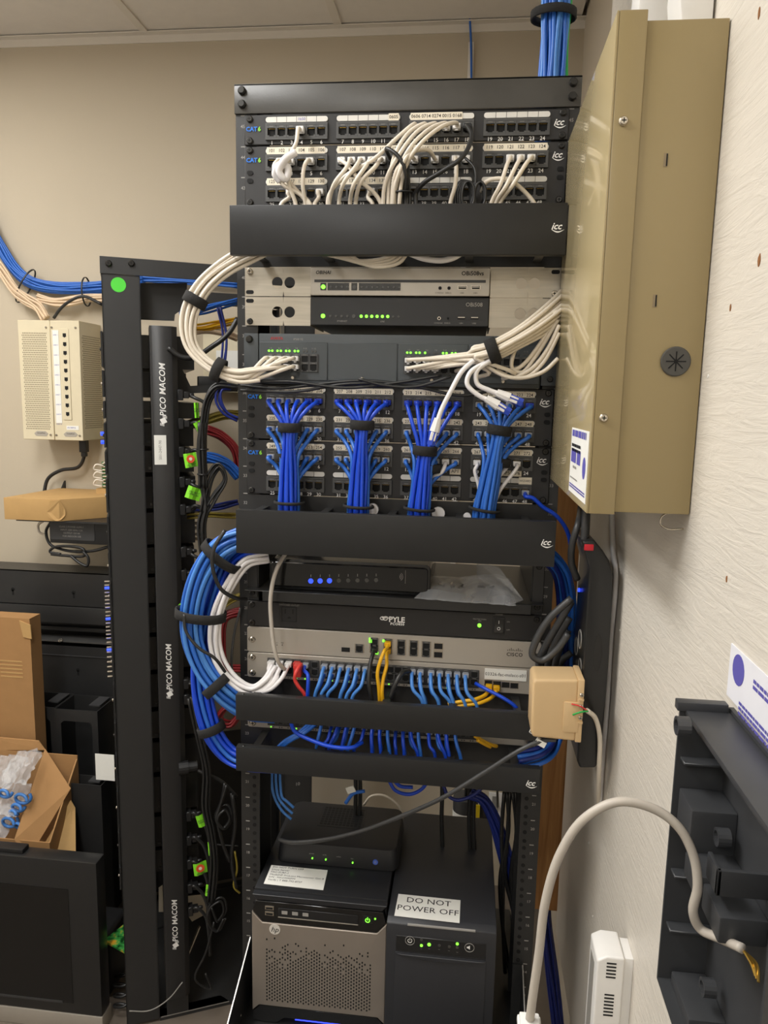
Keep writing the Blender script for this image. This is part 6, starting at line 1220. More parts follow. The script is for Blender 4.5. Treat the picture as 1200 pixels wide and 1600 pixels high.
# hanging hanks of black cord between the racks
rnd = random.Random(11)
def hank(pts, n, r, spread, label, group, m=None, cat='cord', name='power_cable', b=-0.05):
    path = spline([PS(px, py, b) for px, py in pts], 6); fr = frames(path, (0, 1, 0)); offs = hexpack(n, r * 2.05 * spread)
    for k in range(n):
        ph = rnd.uniform(0, 6.28); wob = r * 0.5
        q = [p + f[1] * (offs[k][0] + wob * math.sin(ph + i * 0.35)) + f[2] * (offs[k][1] + wob * math.cos(ph + i * 0.3)) for i, (p, f) in enumerate(zip(path, fr))]
        o = MB().tube(q, r, 7).build(name, m or KCAB, smooth=True); tag(o, label, cat, group)
hank([(372, 606), (340, 604), (326, 622), (318, 660), (314, 700), (318, 745)], 5, 0.0036, 1.1, 'black cord arching from the rack over the tied hank', 'tied black cords')
hank([(316, 660), (316, 720), (317, 762)], 7, 0.0036, 1.05, 'short black cord folded in the tied hank between the racks', 'folded black cords')
hank([(318, 760), (322, 790), (315, 820), (318, 870)], 4, 0.0036, 1.1, 'black cord hanging below the tied hank', 'hanging black cords')
hank([(372, 655), (352, 645), (342, 625), (346, 608), (360, 605)], 3, 0.003, 1.6, 'thin dark cord looping behind the tied hank', 'loops behind the hank', NCAB)
hank([(322, 800), (336, 775), (352, 748), (342, 728), (330, 742), (322, 775), (318, 800)], 4, 0.003, 1.3, 'black cord loop beside the tied hank', 'loops beside the hank')
hank([(300, 1090), (312, 1150), (322, 1205), (322, 1260), (330, 1300), (334, 1350), (330, 1410)], 4, 0.0036, 1.15, 'black cord in the lower bundle behind the lime tags', 'lower bundle of cords')
hank([(330, 1415), (340, 1440), (350, 1425), (345, 1405), (328, 1415), (325, 1440), (340, 1455), (352, 1435)], 2, 0.003, 1.5, 'coiled black cord end under the lime tags', 'coiled cord ends')
hank([(352, 1225), (344, 1258), (338, 1280), (350, 1295), (360, 1280), (352, 1262), (340, 1272), (346, 1310), (358, 1345)], 2, 0.004, 1.4, 'black cord ring hanging beside the rack rail', 'cord rings')
hank([(362, 1240), (366, 1290), (362, 1340), (368, 1385)], 2, 0.0036, 1.6, 'black cord hanging straight beside the rack rail', 'straight cords')
hank([(366, 1330), (370, 1360), (366, 1385), (374, 1395)], 1, 0.0028, 1.0, 'olive wire hanging beside the rack rail', None, OLIVE, 'wire', 'thin_wire')
hank([(335, 1440), (320, 1490), (305, 1530), (330, 1545), (322, 1520)], 1, 0.0028, 1.0, 'thin black cord trailing to the floor behind the rack foot', None, KCAB)
hank([(372, 1322), (350, 1320), (330, 1318)], 1, 0.0016, 1.0, 'thin grey wire crossing behind the lime tags', None, KCAB2, 'wire', 'thin_wire')
hank([(285, 1535), (265, 1560), (235, 1578), (202, 1580)], 1, 0.0016, 1.0, 'thin wire dangling from the outlet strip foot', None, GREYP, 'wire', 'thin_wire', b=-0.03)
o = cord([(280, 1200, -0.02), (300, 1200, -0.02), (318, 1208, -0.03), (345, 1220, -0.03), (370, 1245, -0.03)], 0.0045, 'black cord from the large round connector on the sideways rack')
p = LT @ Vector((AZ(283, 1200, -0.02)[0], -0.02, AZ(283, 1200, -0.02)[1])); MB().cyl(p - LS * 0.006, p + LS * 0.018, 0.017, 16).cyl(p + LS * 0.018, p + LS * 0.04, 0.013, 16).build('round_connector', PLASTIC, o)
for k in range(2):
    pp = PS(317, 702 + 39 * k, -0.05); strap(pp, (0, 0, 1), LS, 0.0125, 0.0125, 0.004, 0.0015, KCAB, 'thin black tie round the hank of cords, %s one' % ('upper', 'lower')[k], name='cable_tie')
# bundles running behind the racks
hank([(372, 470), (340, 478), (310, 486), (280, 490)], 5, 0.003, 1.4, 'blue cable crossing behind the two racks near the top', 'blue cables near the top', BCAB2, 'cable', 'patch_cable', b=0.12)
hank([(372, 500), (340, 507), (310, 512), (285, 508)], 4, 0.003, 1.4, 'yellow cable crossing behind the two racks', 'yellow cables near the top', YCAB, 'cable', 'patch_cable', b=0.14)
hank([(372, 528), (345, 520), (315, 516), (288, 520)], 4, 0.003, 1.4, 'cream cable crossing behind the two racks', 'cream cables near the top', PEACH, 'cable', 'patch_cable', b=0.15)
hank([(342, 480), (352, 520), (350, 555), (345, 580)], 3, 0.003, 1.5, 'dark blue cable drooping between the two racks', 'drooping dark blue cables', NCAB, 'cable', 'patch_cable', b=0.10)
hank([(372, 498), (355, 520), (335, 540), (310, 556), (285, 556), (262, 545)], 1, 0.0062, 1.0, 'thick black cord curving into the top of the outlet strip', None, KCAB, b=-0.028)
hank([(374, 650), (350, 648), (325, 655), (295, 665)], 8, 0.003, 1.3, 'olive cable bundle strand behind the rack rail', 'olive strands', OLIVE, 'cable', 'patch_cable', b=0.12)
hank([(374, 735), (365, 700), (345, 680), (322, 672)], 8, 0.003, 1.15, 'dark red cable of the upper red bundle', 'upper red bundle', DRCAB, 'cable', 'patch_cable', b=0.06)
hank([(374, 745), (355, 725), (338, 718), (318, 715)], 8, 0.0034, 1.15, 'blue cable of the bundle under the red one', 'blue bundle under the red', BCAB2, 'cable', 'patch_cable', b=0.05)
hank([(372, 785), (350, 790), (325, 793), (292, 795)], 3, 0.0034, 1.5, 'blue cable crossing level between the racks', 'level blue cables', NCAB, 'cable', 'patch_cable', b=0.05)
hank([(372, 805), (350, 806), (325, 804), (292, 806)], 3, 0.003, 1.5, 'yellow olive cable crossing level between the racks', 'level olive cables', OLIVE, 'cable', 'patch_cable', b=0.05)
hank([(380, 930), (360, 938), (335, 955)], 6, 0.003, 1.2, 'yellow strand behind the blue cable loop', 'yellow strands behind the loop', OLIVE, 'cable', 'patch_cable', b=0.06)
hank([(380, 955), (352, 965), (345, 1000), (352, 1040), (378, 1045)], 9, 0.0036, 1.15, 'dark red cable of the lower red bundle behind the blue loop', 'lower red bundle', DRCAB, 'cable', 'patch_cable', b=0.06)
hank([(378, 1095), (350, 1108), (342, 1125), (360, 1132), (378, 1112)], 5, 0.0036, 1.15, 'dark red cable in the low hanging red loop', 'low red loop', DRCAB, 'cable', 'patch_cable', b=0.06)
o = tag(MB().box(0.13, 0.20, 0.062, 0.10, AZ(330, 608, 0.06)[1], AZ(330, 588, 0.06)[1]).build('power_brick', PLASTIC, T=LT, bev=0.003), 'black power brick resting on the long shelf arm', 'power adapter')
# ------------------------------------------------------------------ items on the back wall at the left
bx = thing('wall_junction_box', 'cream wall box with perforated door and a column of ten jacks', 'wall box', (-1.25, YB - 0.08, 1.5))
yw = YB - 0.14
a, b, c = P(27, 500, yw), P(123, 500, yw), P(135, 688, yw); x0, x1 = a.x, b.x; z1, z0 = a.z, c.z - 0.002; xm = P(80, 560, yw).x
MB().box(x0, x1, yw + 0.004, YB, z0, z1).build('case', CREAM, bx, bev=0.003)
for u0, u1 in ((x0, xm - 0.0008), (xm + 0.0008, x1)): MB().box(u0, u1, yw, yw + 0.005, z0, z1).build('door_panel', CREAM, bx, bev=0.0015, seg=1)
mb = MB()
for i in range(15):
    for j in range(46):
        x = x0 + 0.014 + i * 0.0055 + (0.00275 if j % 2 else 0); z = z0 + 0.035 + j * (z1 - z0 - 0.075) / 45
        if x < xm - 0.014: mb.box(x - 0.0014, x + 0.0014, yw - 0.0004, yw + 0.0002, z - 0.0018, z + 0.0018)
tag(mb.build('perforation', CREAMD, bx), kind='stuff')
mb = MB()
for i in range(13):
    for j in range(44):
        y = yw + 0.018 + i * 0.0088 + (0.0044 if j % 2 else 0); z = z0 + 0.04 + j * (z1 - z0 - 0.085) / 43; mb.box(x1 - 0.0002, x1 + 0.0004, y - 0.002, y + 0.002, z - 0.0018, z + 0.0018)
tag(mb.build('side_perforation', CREAMD, bx), kind='stuff')
jp = box(xm + 0.034, xm + 0.062, yw - 0.002, yw, z0 + 0.065, z1 - 0.025).build('jack_plate', CREAM, bx, bev=0.001, seg=1)
lp = box(xm + 0.008, xm + 0.028, yw - 0.001, yw, z0 + 0.055, z1 - 0.03).build('paper_label', TAGW, bx)
join_text('label_print', [('LINE %d' % (k + 1), (xm + 0.018, yw - 0.0014, z1 - 0.045 - k * 0.031), 0.0055, 0) for k in range(10)], INKP, lp)
for k in range(10):
    z = z1 - 0.045 - k * (z1 - z0 - 0.13) / 9; MB().box(xm + 0.043, xm + 0.054, yw - 0.0026, yw - 0.0018, z - 0.0055, z + 0.0055).box(xm + 0.0465, xm + 0.0505, yw - 0.0026, yw - 0.0018, z - 0.0075, z - 0.005).build('jack', HOLE, jp)
for x in (xm - 0.013, xm + 0.006, x1 - 0.012):
    for z in (z1 - 0.022, z0 + 0.016): screw(bx, (x, yw, z), (0, -1, 0), 0.0038, CHROME)
for x in (xm - 0.045, xm + 0.055): MB().prism([(x - 0.018, z0 + 0.012), (x + 0.018, z0 + 0.012), (x + 0.024, z0 + 0.020), (x + 0.014, z0 + 0.028), (x - 0.014, z0 + 0.028), (x - 0.024, z0 + 0.020)], 'y', yw - 0.0008, yw).build('badge', SILVER, bx); text('badge_print', 'AccessPoint', (x, yw - 0.001, z0 + 0.0215), 0.0055, INK, bx, 0.01)
lb = box(x1 - 0.055, x1 - 0.014, yw - 0.0008, yw, z0 + 0.034, z0 + 0.047).build('serial_label', TAGW, bx); text('label_print', 'SN 04715', (x1 - 0.038, yw - 0.0012, z0 + 0.0405), 0.007, INKP, lb)
pw = cable([P(131, 690, YB - 0.05), P(131, 715, YB - 0.05), P(122, 730, YB - 0.045), P(95, 735, YB - 0.04), P(75, 748, YB - 0.04), P(68, 775, YB - 0.05)], 0.006, KCAB, 'black power cord hanging from the cream wall box', 'cord', name='power_cable')
q = P(131, 690, YB - 0.05); MB().box(q.x - 0.012, q.x + 0.012, q.y - 0.011, q.y + 0.011, q.z - 0.035, z0 - 0.0005).box(q.x - 0.008, q.x + 0.008, q.y - 0.008, q.y + 0.008, q.z - 0.05, q.z - 0.035).build('plug', PLASTIC, pw, bev=0.002)
# wall bundles: blue above, peach below
def wall_bundle(pts, n, r, m, label, group, yoff, n_mul=1.0):
    path = spline([P(px, py, YB - yoff) for px, py in pts], 6); fr = frames(path, (0, 1, 0)); offs = hexpack(n, r * 2.05)
    for k in range(n):
        ph = rnd.uniform(0, 6.28)
        q = [p + f[1] * (offs[k][0] * n_mul + r * 0.5 * math.sin(ph + i * 0.4)) + f[2] * (offs[k][1] * 0.8) for i, (p, f) in enumerate(zip(path, fr))]
        tag(MB().tube(q, r, 7).build('wall_cable', m, smooth=True), label, 'cable', group)
wall_bundle([(-75, 20), (-68, 160), (-45, 280), (-22, 340), (0, 385), (22, 420), (48, 440), (85, 450), (130, 450), (175, 446), (225, 440)], 19, 0.0036, BCAB2, 'blue cable in the thick bundle sagging along the back wall', 'blue wall bundle', 0.032, 1.1)
wall_bundle([(218, 436), (270, 438), (330, 442), (372, 446)], 7, 0.0036, BCAB2, 'blue cable of the wall bundle emerging behind the sideways rack', 'blue wall bundle right', 0.03)
wall_bundle([(-105, 20), (-98, 180), (-68, 310), (-28, 385), (0, 420), (25, 455), (45, 470), (60, 480), (72, 498)], 12, 0.0036, PEACH, 'peach cable dropping into the top of the cream wall box', 'peach cables into the wall box', 0.06, 1.3)
wall_bundle([(58, 466), (85, 472), (115, 470), (140, 466), (180, 466), (235, 470)], 10, 0.0036, PEACH, 'peach cable running right along the wall under the blue bundle', 'peach cables along the wall', 0.04, 1.2)
cable([P(84, 497, YB - 0.07), P(95, 482, YB - 0.075), P(110, 470, YB - 0.075), P(130, 463, YB - 0.07), P(160, 476, YB - 0.06)], 0.005, KCAB, 'black cord rising out of the cream wall box', 'cord', name='power_cable')
for (px, py, ru, rv, lab, tx_) in ((40, 447, 0.06, 0.03, 'thin tie round the blue and peach wall cables at the bend', (1, 0, -0.6)), (135, 456, 0.045, 0.03, 'thin tie round the wall cables beside the sideways rack', (1, 0, 0.02))):
    strap(P(px, py, YB - 0.036), tx_, (tx_[2] * -1, 0, 1), ru, rv, 0.006, 0.002, KCAB, lab, name='cable_tie')
# wall shelf with flat cardboard box and power supply below
shf = thing('wall_shelf', 'small black steel wall shelf under the flat cardboard carton', 'shelf', (-1.2, YB - 0.1, 1.2))
f0, f1, f2 = P(5, 806, YB - 0.30), P(100, 808, YB - 0.30), P(168, 790, YB - 0.30)
zsh = P(80, 812, YB - 0.26).z
box(P(25, 810, YB - 0.27).x, -0.95, YB - 0.27, YB, zsh - 0.006, zsh - 0.0005).build('shelf_plate', BLACK2, shf); a = P(100, 765, YB - 0.01)
MB().prism([(YB, zsh), (YB, a.z + 0.03), (YB - 0.004, a.z + 0.03), (YB - 0.09, zsh)], 'x', a.x - 0.002, a.x + 0.002).build('shelf_bracket', BLACK2, shf)
ca = thing('flat_carton', 'flat brown cardboard carton with a rounded tuck tab on the wall shelf', 'box', (-1.25, YB - 0.2, zsh))
cx0_, cx1_, cy0_ = P(6, 790, YB - 0.285).x, P(92, 790, YB - 0.285).x, YB - 0.285; zc1 = P(50, 779, YB - 0.285).z
MB().prism([(cx0_, cy0_), (cx1_, cy0_), (cx1_ + 0.165, YB - 0.12), (cx1_ + 0.16, YB - 0.02), (cx0_ + 0.03, YB - 0.02)], 'z', zsh, zc1).build('carton_body', CARDK, ca, bev=0.0015)
ex = Vector((0.165, 0.165, 0)).normalized(); nrm = Vector((ex.y, -ex.x, 0)); cc = Vector((cx1_, cy0_, 0)); mb = MB()
tabp = [(-0.028, zc1 - 0.004), (0.004, zc1 - 0.001)] + [(0.004 + 0.03 * math.cos(t) - 0.014, zsh + 0.028 + 0.026 * math.sin(t)) for t in [math.radians(20 - 20 * i) for i in range(11)]]
vs = [Vector((cx1_ + (u if u < 0 else u * ex.x), cy0_ + (-0.001 if u < 0 else u * ex.y - 0.001), z)) for u, z in tabp]
n = len(vs); mb.add(vs + [v + Vector((0.0015, -0.0025, 0)) for v in vs], [tuple(range(n)), tuple(range(n, 2 * n))] + [(i, (i + 1) % n, n + (i + 1) % n, n + i) for i in range(n)]); mb.build('tuck_tab', CARDK, ca)
bk = thing('power_supply_brick', 'black power supply brick with white print hanging under the wall shelf', 'power adapter', (-1.1, YB - 0.2, zsh - 0.1))
b0, b1 = P(78, 848, YB - 0.235), P(178, 818, YB - 0.235)
MB().box(b0.x, b1.x, YB - 0.235, YB - 0.08, b0.z, zsh - 0.0065).build('brick_case', PLASTIC, bk, bev=0.003)
MB().prism(rbox(b0.x + 0.004, b0.x + 0.15, b0.z + 0.012, zsh - 0.012, 0.004), 'y', YB - 0.2365, YB - 0.2345).build('raised_panel', DKGREY, bk)
for k in range(4): text('brick_print', ['CLASS 2 POWER SUPPLY', 'INPUT 120V 60Hz 1.2A', 'OUTPUT 15V 4A', 'FOR INDOOR USE'][k], (b0.x + 0.075, YB - 0.2368, zsh - 0.025 - 0.010 * k), 0.0075, GREYINK, bk)
for k, pts in enumerate(([(80, 815), (72, 830), (78, 850), (95, 858), (120, 862), (150, 860), (175, 852)], [(95, 866), (78, 862), (85, 855), (130, 858), (132, 868), (100, 868), (80, 866)], [(110, 868), (125, 880), (136, 884), (138, 872), (130, 862)])):
    cable([P(px, py, YB - 0.22 - 0.012 * k) for px, py in pts], 0.0045, KCAB, 'black cord bunched under the power supply brick', 'cord', 'cords under the brick', 'power_cable')
cable([P(72, 812, YB - 0.2), P(60, 820, YB - 0.2), P(62, 832, YB - 0.2), P(74, 836, YB - 0.2)], 0.004, WCAB, 'short white lead looping off the power supply brick', 'cable', name='white_lead')
# small cream terminal strip by the post
ts = thing('terminal_strip', 'small connector strip with white loops beside the sideways rack post', 'terminal strip', P(163, 745, YB - 0.1))
q0, q1 = P(160, 762, YB - 0.12), P(172, 722, YB - 0.12); box(q0.x, q1.x + 0.02, YB - 0.12, YB, q0.z, q1.z).build('strip_body', PCBG, ts)
for k in range(8): z = q0.z + (q1.z - q0.z) * (k + 0.5) / 8; MB().cyl((q0.x + 0.004, YB - 0.121, z), (q0.x + 0.03, YB - 0.121, z), 0.003, 8).build('metal_contact', CHROME, ts)
for k in range(3):
    z = 728 + 12 * k; MB().tube(spline([P(162, z, YB - 0.122), P(150, z - 2, YB - 0.13), P(147, z + 5, YB - 0.13), P(160, z + 8, YB - 0.122)], 5), 0.0028, 6).build('white_loop', WCAB, ts, smooth=True)
tag(MB().box(P(155, 770, YB - 0.1).x, P(178, 770, YB - 0.1).x, YB - 0.12, YB - 0.001, P(160, 780, YB - 0.12).z, P(160, 763, YB - 0.12).z - 0.001).build('small_carton', CARDK, bev=0.001), 'small cardboard block under the terminal strip', 'box')
# device on the back wall between the racks
dv = thing('wall_network_box', 'cream device on the back wall seen between the two racks', 'wall box', P(350, 560, YB - 0.03))
q0, q1 = P(318, 612, YB - 0.06), P(385, 520, YB - 0.06); box(q0.x, q1.x, YB - 0.06, YB, q0.z, q1.z).build('case', CREAM, dv, bev=0.003); q0, q1 = P(338, 575, YB - 0.061), P(372, 548, YB - 0.061); box(q0.x, q1.x, YB - 0.0615, YB - 0.06, q0.z, q1.z).build('paper_label', TAGW, dv)
# ------------------------------------------------------------------ black steel frames and floor clutter at the left
bf = thing('steel_wall_frame', 'large black steel frame with keyhole slots leaning by the back wall', 'frame', (-1.3, 1.1, 0))
y0 = YB - 0.20
def bfbox(px0, px1, py0, py1, yy, d, name, m=BLACK2, bev=0.001):
    a, b = P(px0, py1, yy), P(px1, py0, yy); return box(a.x, b.x, yy, yy + d, a.z, b.z).build(name, m, bf, bev=bev, seg=1)
xa = P(-60, 900, y0).x; xb = P(190, 900, y0).x
zc = [P(80, y, y0).z for y in (893, 945, 957, 975, 982, 1000, 1008, 1022, 1085)]
box(xa, xb, y0, y0 + 0.003, zc[1], zc[0]).build('upper_channel', BLACK2, bf); box(xa, xb, y0, y0 + 0.10, zc[0] - 0.003, zc[0]).build('upper_flange', BLACK2, bf)
box(xa, xb - 0.03, y0 - 0.004, y0 + 0.02, zc[3] + 0.006, zc[1] - 0.003).build('middle_rail', BLACK2, bf, bev=0.002); box(xa, xb - 0.03, y0 + 0.02, y0 + 0.04, zc[4] - 0.012, zc[3] - 0.014).build('middle_rail', BLACK2, bf, bev=0.002)
box(xa, xb, y0 + 0.10, y0 + 0.103, zc[8], zc[0]).build('back_sheet', PLASTIC, bf)
box(xa, xb, y0 - 0.002, y0 + 0.06, zc[5] - 0.004, zc[5]).build('bare_ledge', mat('grey_steel_ledge', '6e6d6b', 0.3, 0.6, vary=0.05), bf)
box(xa, xb, y0, y0 + 0.003, 0.02, zc[6]).build('lower_channel', BLACK2, bf); box(xa, xb, y0 - 0.003, y0, zc[7] - 0.002, zc[7]).build('channel_fold', DKGREY, bf)
for z_, y_ in ((0.0, y0), (0.0, y0 + 0.10)): box(xa, xb, y_, y_ + 0.02, z_, 0.03).build('base_rail', BLACK2, bf)
for px, py in ((20, 921), (115, 926), (122, 1047)): q = P(px, py, y0); MB().cyl((q.x, y0 - 0.0006, q.z), (q.x, y0 + 0.0004, q.z), 0.0065, 14).box(q.x - 0.0028, q.x + 0.0028, y0 - 0.0006, y0 + 0.0004, q.z - 0.018, q.z).build('keyhole_slot', HOLE, bf)
q = P(95, 1003, y0 - 0.002); screw(bf, (q.x, y0 - 0.002, zc[5] + 0.001), (0, -0.5, 1), 0.008, CHROME, h=0.005)
# wire ducts: open black steel boxes with windows
def duct(label, px0, px1, py0, py1, yy, d, win=True):
    a, b = P(px0, py1, yy), P(px1, py0, yy); x0, x1, z1 = a.x, b.x, b.z; z0 = 0.0; w = x1 - x0
    t = thing('steel_duct', label, 'duct', ((x0 + x1) / 2, yy, 0)); mb = MB(); th = 0.003
    if win:
        wx0, wx1, wz0, wz1 = x0 + w * 0.14, x1 - w * 0.14, max(0.05, a.z), z1 - 0.045
        mb.box(x0, x1, yy, yy + th, z0, wz0).box(x0, wx0, yy, yy + th, wz0, wz1).box(wx1, x1, yy, yy + th, wz0, wz1).prism([(x0, z1), (x0, wz1), (wx0, wz1), (wx0 + 0.01, wz1 + 0.008), (wx1 - 0.01, wz1 + 0.008), (wx1, wz1), (x1, wz1), (x1, z1)], 'y', yy, yy + th)
    else: mb.box(x0, x1, yy, yy + th, z0, z1)
    mb.build('front_plate', BLACK2, t); MB().box(x0, x0 + th, yy + th, yy + d, z0, z1).build('side_plate', BLACK2, t); MB().box(x1 - th, x1, yy + th, yy + d, z0, z1).build('side_plate', BLACK2, t); MB().box(x0, x1, yy + d, yy + d + th, z0, z1).build('back_plate', BLACK2, t)
    box(x1 - 0.05, x1 - 0.015, yy + d * 0.4, yy + d, z1 - 0.004, z1).build('top_lug', DKGREY, t)
    return t
duct('open black steel duct with a window cut in its front', 90, 152, 1112, 1215, 0.86, 0.11)
duct('black steel duct with a notched edge beside the tall carton', 30, 86, 1106, 1190, 0.87, 0.11)
duct('short plain black steel duct beside the rack post', 116, 158, 1228, 1400, 0.72, 0.05, False)
a, b = P(150, 1218, 0.715), P(178, 1180, 0.715); tag(box(a.x, b.x, 0.715, 0.7165, a.z, b.z).build('white_card', TAGW), 'blank white card stuck on the short steel duct', 'card')
# cartons
def carton(name, label, x0, x1, y0, y1, z0, z1, open_top=False, m=None):
    t = thing(name, label, 'box', ((x0 + x1) / 2, (y0 + y1) / 2, z0)); th = 0.004; m = m or CARD
    box(x0, x1, y0, y0 + th, z0, z1).build('carton_wall', m, t); box(x0, x1, y1 - th, y1, z0, z1).build('carton_wall', m, t); box(x0, x0 + th, y0 + th, y1 - th, z0, z1).build('carton_wall', m, t); box(x1 - th, x1, y0 + th, y1 - th, z0, z1).build('carton_wall', m, t); box(x0 + th, x1 - th, y0 + th, y1 - th, z0, z0 + th).build('carton_base', m, t)
    if not open_top: box(x0 + th, x1 - th, y0 + th, y1 - th, z1 - th, z1).build('carton_top', m, t)
    return t
a, b = P(-60, 1160, 0.80), P(46, 967, 0.80)
tc_ = carton('tall_carton', 'tall narrow brown carton with a crushed corner standing by the steel frame', a.x, b.x, 0.80, 0.855, 0.0, b.z)
MB().prism([(b.x - 0.03, b.z - 0.006), (b.x + 0.004, b.z - 0.018), (b.x + 0.006, b.z - 0.06), (b.x - 0.02, b.z - 0.055)], 'y', 0.796, 0.80).build('crushed_flap', CARDK, tc_)
for k in range(5): z = b.z - 0.135 - 0.012 * k; MB().box(b.x - 0.10, b.x - 0.03, 0.7992, 0.80, z, z + 0.004).build('torn_corrugation', CARDK, tc_)
a, b = P(-70, 1345, 0.60), P(20, 1310, 0.60); zbx = 0.30; ztop = P(60, 1160, 0.78).z
oc = thing('open_carton', 'open brown carton full of clear bags with blue cable ends', 'box', (-1.1, 0.68, 0))
xr = P(78, 1330, 0.60).x; x0_ = -1.42
MB().box(x0_, xr, 0.600, 0.604, 0.0, P(20, 1312, 0.60).z).build('carton_wall', CARD, oc)
rt_, rb_ = P(70, 1172, 0.76), P(20, 1312, 0.60)
MB().prism([(0.604, 0.0), (0.76, 0.0), (0.76, rt_.z - 0.02), (0.604, rb_.z)], 'x', xr - 0.004, xr).build('carton_wall', CARD, oc)
MB().box(x0_, xr, 0.76, 0.764, 0.0, rt_.z - 0.01).build('carton_wall', CARD, oc); MB().box(x0_, xr - 0.004, 0.604, 0.76, 0.20, 0.204).build('carton_base', CARD, oc)
e = [P(70, 1170, 0.76), P(110, 1232, 0.70), P(42, 1345, 0.59), P(22, 1312, 0.60)]; mb = MB(); off = Vector((0.003, -0.003, 0.002)); mb.add(e + [p + off for p in e], [(0, 1, 2, 3), (7, 6, 5, 4)] + [(i, (i + 1) % 4, 4 + (i + 1) % 4, 4 + i) for i in range(4)]); mb.build('open_flap', CARD, oc)
e = [P(110, 1250, 0.71), P(117, 1262, 0.71), P(118, 1350, 0.64), P(50, 1350, 0.60)]; mb = MB(); mb.add(e + [p + off for p in e], [(0, 1, 2, 3), (7, 6, 5, 4)] + [(i, (i + 1) % 4, 4 + (i + 1) % 4, 4 + i) for i in range(4)]); lf = mb.build('lower_flap', CARDK, oc)
e = [P(-30, 1150, 0.765), P(60, 1158, 0.765), P(70, 1172, 0.76), P(-30, 1172, 0.76)]; mb = MB(); mb.add(e + [p + Vector((0, 0.003, 0.001)) for p in e], [(0, 1, 2, 3), (7, 6, 5, 4)] + [(i, (i + 1) % 4, 4 + (i + 1) % 4, 4 + i) for i in range(4)]); mb.build('back_flap', CARD, oc)
for k, (px, py, w) in enumerate(((12, 1205, 0.06), (-20, 1240, 0.06), (24, 1248, 0.05), (0, 1285, 0.06), (40, 1198, 0.045))):
    p = P(px, py, 0.70 - 0.012 * k); c4 = [p + Vector((-w, -0.05, -0.02)), p + Vector((w * 0.6, -0.05, -0.025)), p + Vector((w * 0.5, 0.045, 0.02)), p + Vector((-w, 0.045, 0.02))]
    o = crumple('poly_bag', c4, 10, 8, 0.030, 0.008, BAG, seed=20 + k); tag(o, 'clear plastic bag of cable ends inside the open carton', 'bag', 'bags in the open carton')
for k, (px, py) in enumerate(((22, 1270), (28, 1262), (15, 1285), (30, 1290), (8, 1240), (35, 1248))):
    p = P(px, py, 0.640); rr = 0.012 + 0.004 * (k % 3)
    cable([p + Vector((rr * math.cos(t), -0.01 + 0.003 * t, rr * 0.8 * math.sin(t))) for t in [i * 0.7 for i in range(9 + k % 3)]], 0.0045, LBCAB, 'short blue cable curl inside the bags of the open carton', 'cable', 'blue curls in the open carton')
# flat monitor standing on the floor
mo_y = 0.47; a, b = P(-60, 1598, mo_y), P(153, 1350, mo_y); zt_ = b.z
mn = thing('flat_monitor', 'black flat monitor with a silver lower edge standing on the floor', 'monitor', (-0.95, mo_y, 0))
x0_, x1_ = a.x - 0.05, P(152, 1400, mo_y).x; zs0 = P(60, 1578, mo_y).z
MB().box(x0_, x1_, mo_y, mo_y + 0.045, zs0 + 0.001, zt_).build('frame', GLOSS if False else mat('monitor_black', '252525', 0.3, vary=0.04), mn, bev=0.004)
xs1 = P(107, 1400, mo_y).x; box(x0_ + 0.02, xs1, mo_y - 0.0012, mo_y + 0.001, P(50, 1560, mo_y).z, P(50, 1384, mo_y).z).build('screen', GLOSS, mn); box(x0_ + 0.03, P(98, 1560, mo_y).x, mo_y - 0.002, mo_y, P(50, 1561, mo_y).z, P(50, 1557.5, mo_y).z).build('trim_line', DKGREY, mn)
box(x0_, x1_ + 0.001, mo_y - 0.001, mo_y + 0.05, 0.0, zs0).build('lower_edge', SILVER, mn, bev=0.003); a = P(18, 1346, mo_y); box(a.x - 0.06, a.x + 0.025, mo_y + 0.01, mo_y + 0.04, zt_ - 0.002, zt_ + 0.012).build('top_latch', PLASTIC, mn, bev=0.003)
# papers and gadgets on the floor by the post
q = PZ(178, 1450, 0.20); bn = thing('equipment_case', 'dark equipment case on the floor between monitor and rack post', 'case', (q.x, q.y, 0)); box(q.x - 0.16, q.x - 0.008, q.y - 0.02, q.y + 0.10, 0.0, 0.19).build('case_body', PLASTIC, bn, bev=0.012, seg=3); box(q.x - 0.13, q.x - 0.03, q.y - 0.021, q.y - 0.018, 0.04, 0.10).build('front_recess', DKGREY, bn)
cv_ = [PZ(162, 1472, 0.205), PZ(200, 1442, 0.205), PZ(212, 1478, 0.205), PZ(198, 1492, 0.205)]
mg = thing('glossy_booklet', 'glossy green patterned booklet on the dark case', 'booklet', cv_[0])
mb = MB(); mb.add(cv_ + [p + Vector((0, 0, 0.006)) for p in cv_], [(3, 2, 1, 0), (4, 5, 6, 7)] + [(i, (i + 1) % 4, 4 + (i + 1) % 4, 4 + i) for i in range(4)])
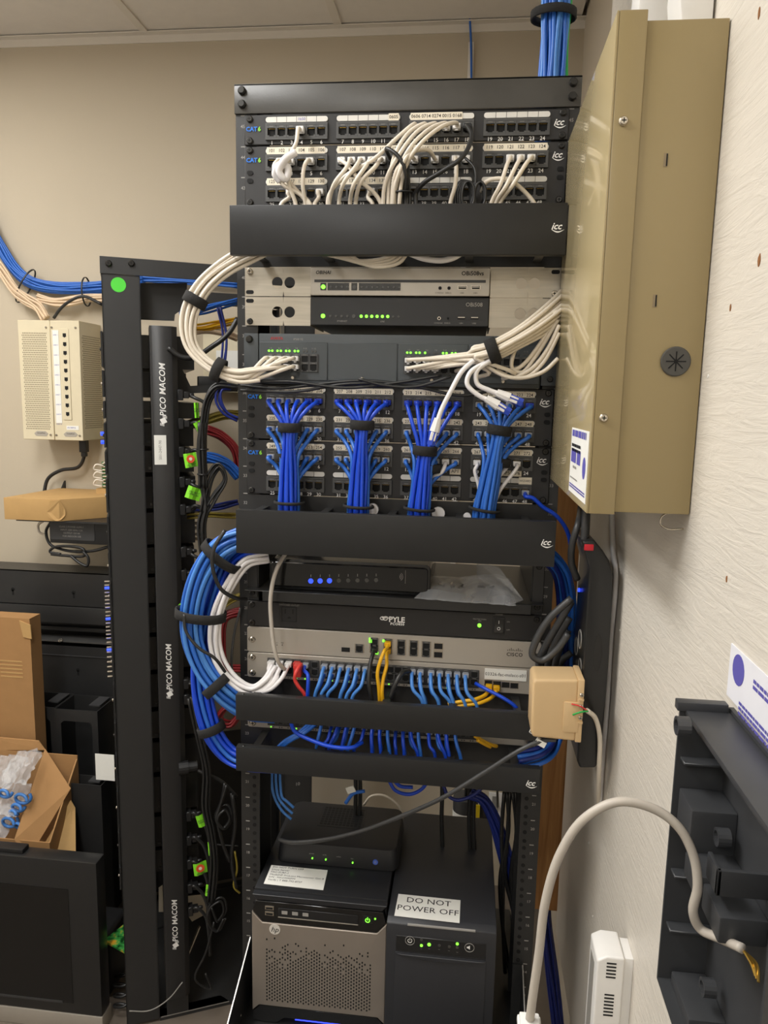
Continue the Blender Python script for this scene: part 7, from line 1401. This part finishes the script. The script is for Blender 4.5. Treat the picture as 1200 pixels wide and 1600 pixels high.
def make_cover():
    m = mat('booklet_cover', '2f7a3a', 0.15, vary=0); nt = m.node_tree; v = nt.nodes.new('ShaderNodeTexNoise'); v.inputs['Scale'].default_value = 45; tc = nt.nodes.new('ShaderNodeTexCoord'); cr = nt.nodes.new('ShaderNodeValToRGB')
    cr.color_ramp.elements[0].color = hexc('14401c'); cr.color_ramp.elements[0].position = 0.35; cr.color_ramp.elements[1].color = hexc('d8a030'); cr.color_ramp.elements[1].position = 0.68; e = cr.color_ramp.elements.new(0.5); e.color = hexc('3f9a48')
    nt.links.new(tc.outputs['Object'], v.inputs['Vector']); nt.links.new(v.outputs[0], cr.inputs[0]); nt.links.new(cr.outputs[0], nt.nodes['Principled BSDF'].inputs['Base Color']); return m
mb.build('cover', make_cover(), mg)
e = [PS(248, 1388, 0.30), PS(262, 1378, 0.30), PS(264, 1425, 0.30), PS(248, 1425, 0.30)]; mb = MB(); mb.add(e + [p + LW * 0.004 for p in e], [(0, 1, 2, 3), (7, 6, 5, 4)] + [(i, (i + 1) % 4, 4 + (i + 1) % 4, 4 + i) for i in range(4)]); tag(mb.build('loose_paper', PAPER), 'loose cream paper standing inside the sideways rack', 'paper')
e = [PS(285, 1402, 0.25), PS(322, 1398, 0.25), PS(322, 1428, 0.25), PS(300, 1440, 0.25), PS(285, 1418, 0.25)]; mb = MB(); mb.add(e + [p + LW * 0.004 for p in e], [(0, 1, 2, 3, 4), (9, 8, 7, 6, 5)] + [(i, (i + 1) % 5, 5 + (i + 1) % 5, 5 + i) for i in range(5)]); tag(mb.build('loose_paper', PAPER), 'crumpled cream paper hanging behind the outlet strip', 'paper')
tag(MB().cyl(PS(312, 1448, 0.1), PS(291, 1500, 0.1), 0.004, 8).build('metal_rod', CHROME), 'thin metal rod leaning behind the outlet strip', 'rod')
for k in range(4):
    q = PZ(190, 1530 + 16 * k, 0.02); MB_ = [q + Vector((0.02 * math.cos(t), 0.012 * math.sin(t), 0.004 * t)) for t in [i * 0.8 for i in range(10)]]
    cable(MB_, 0.004, KCAB, 'coiled black cord on the floor beside the rack post', 'cord', 'coils on the floor', 'power_cable')
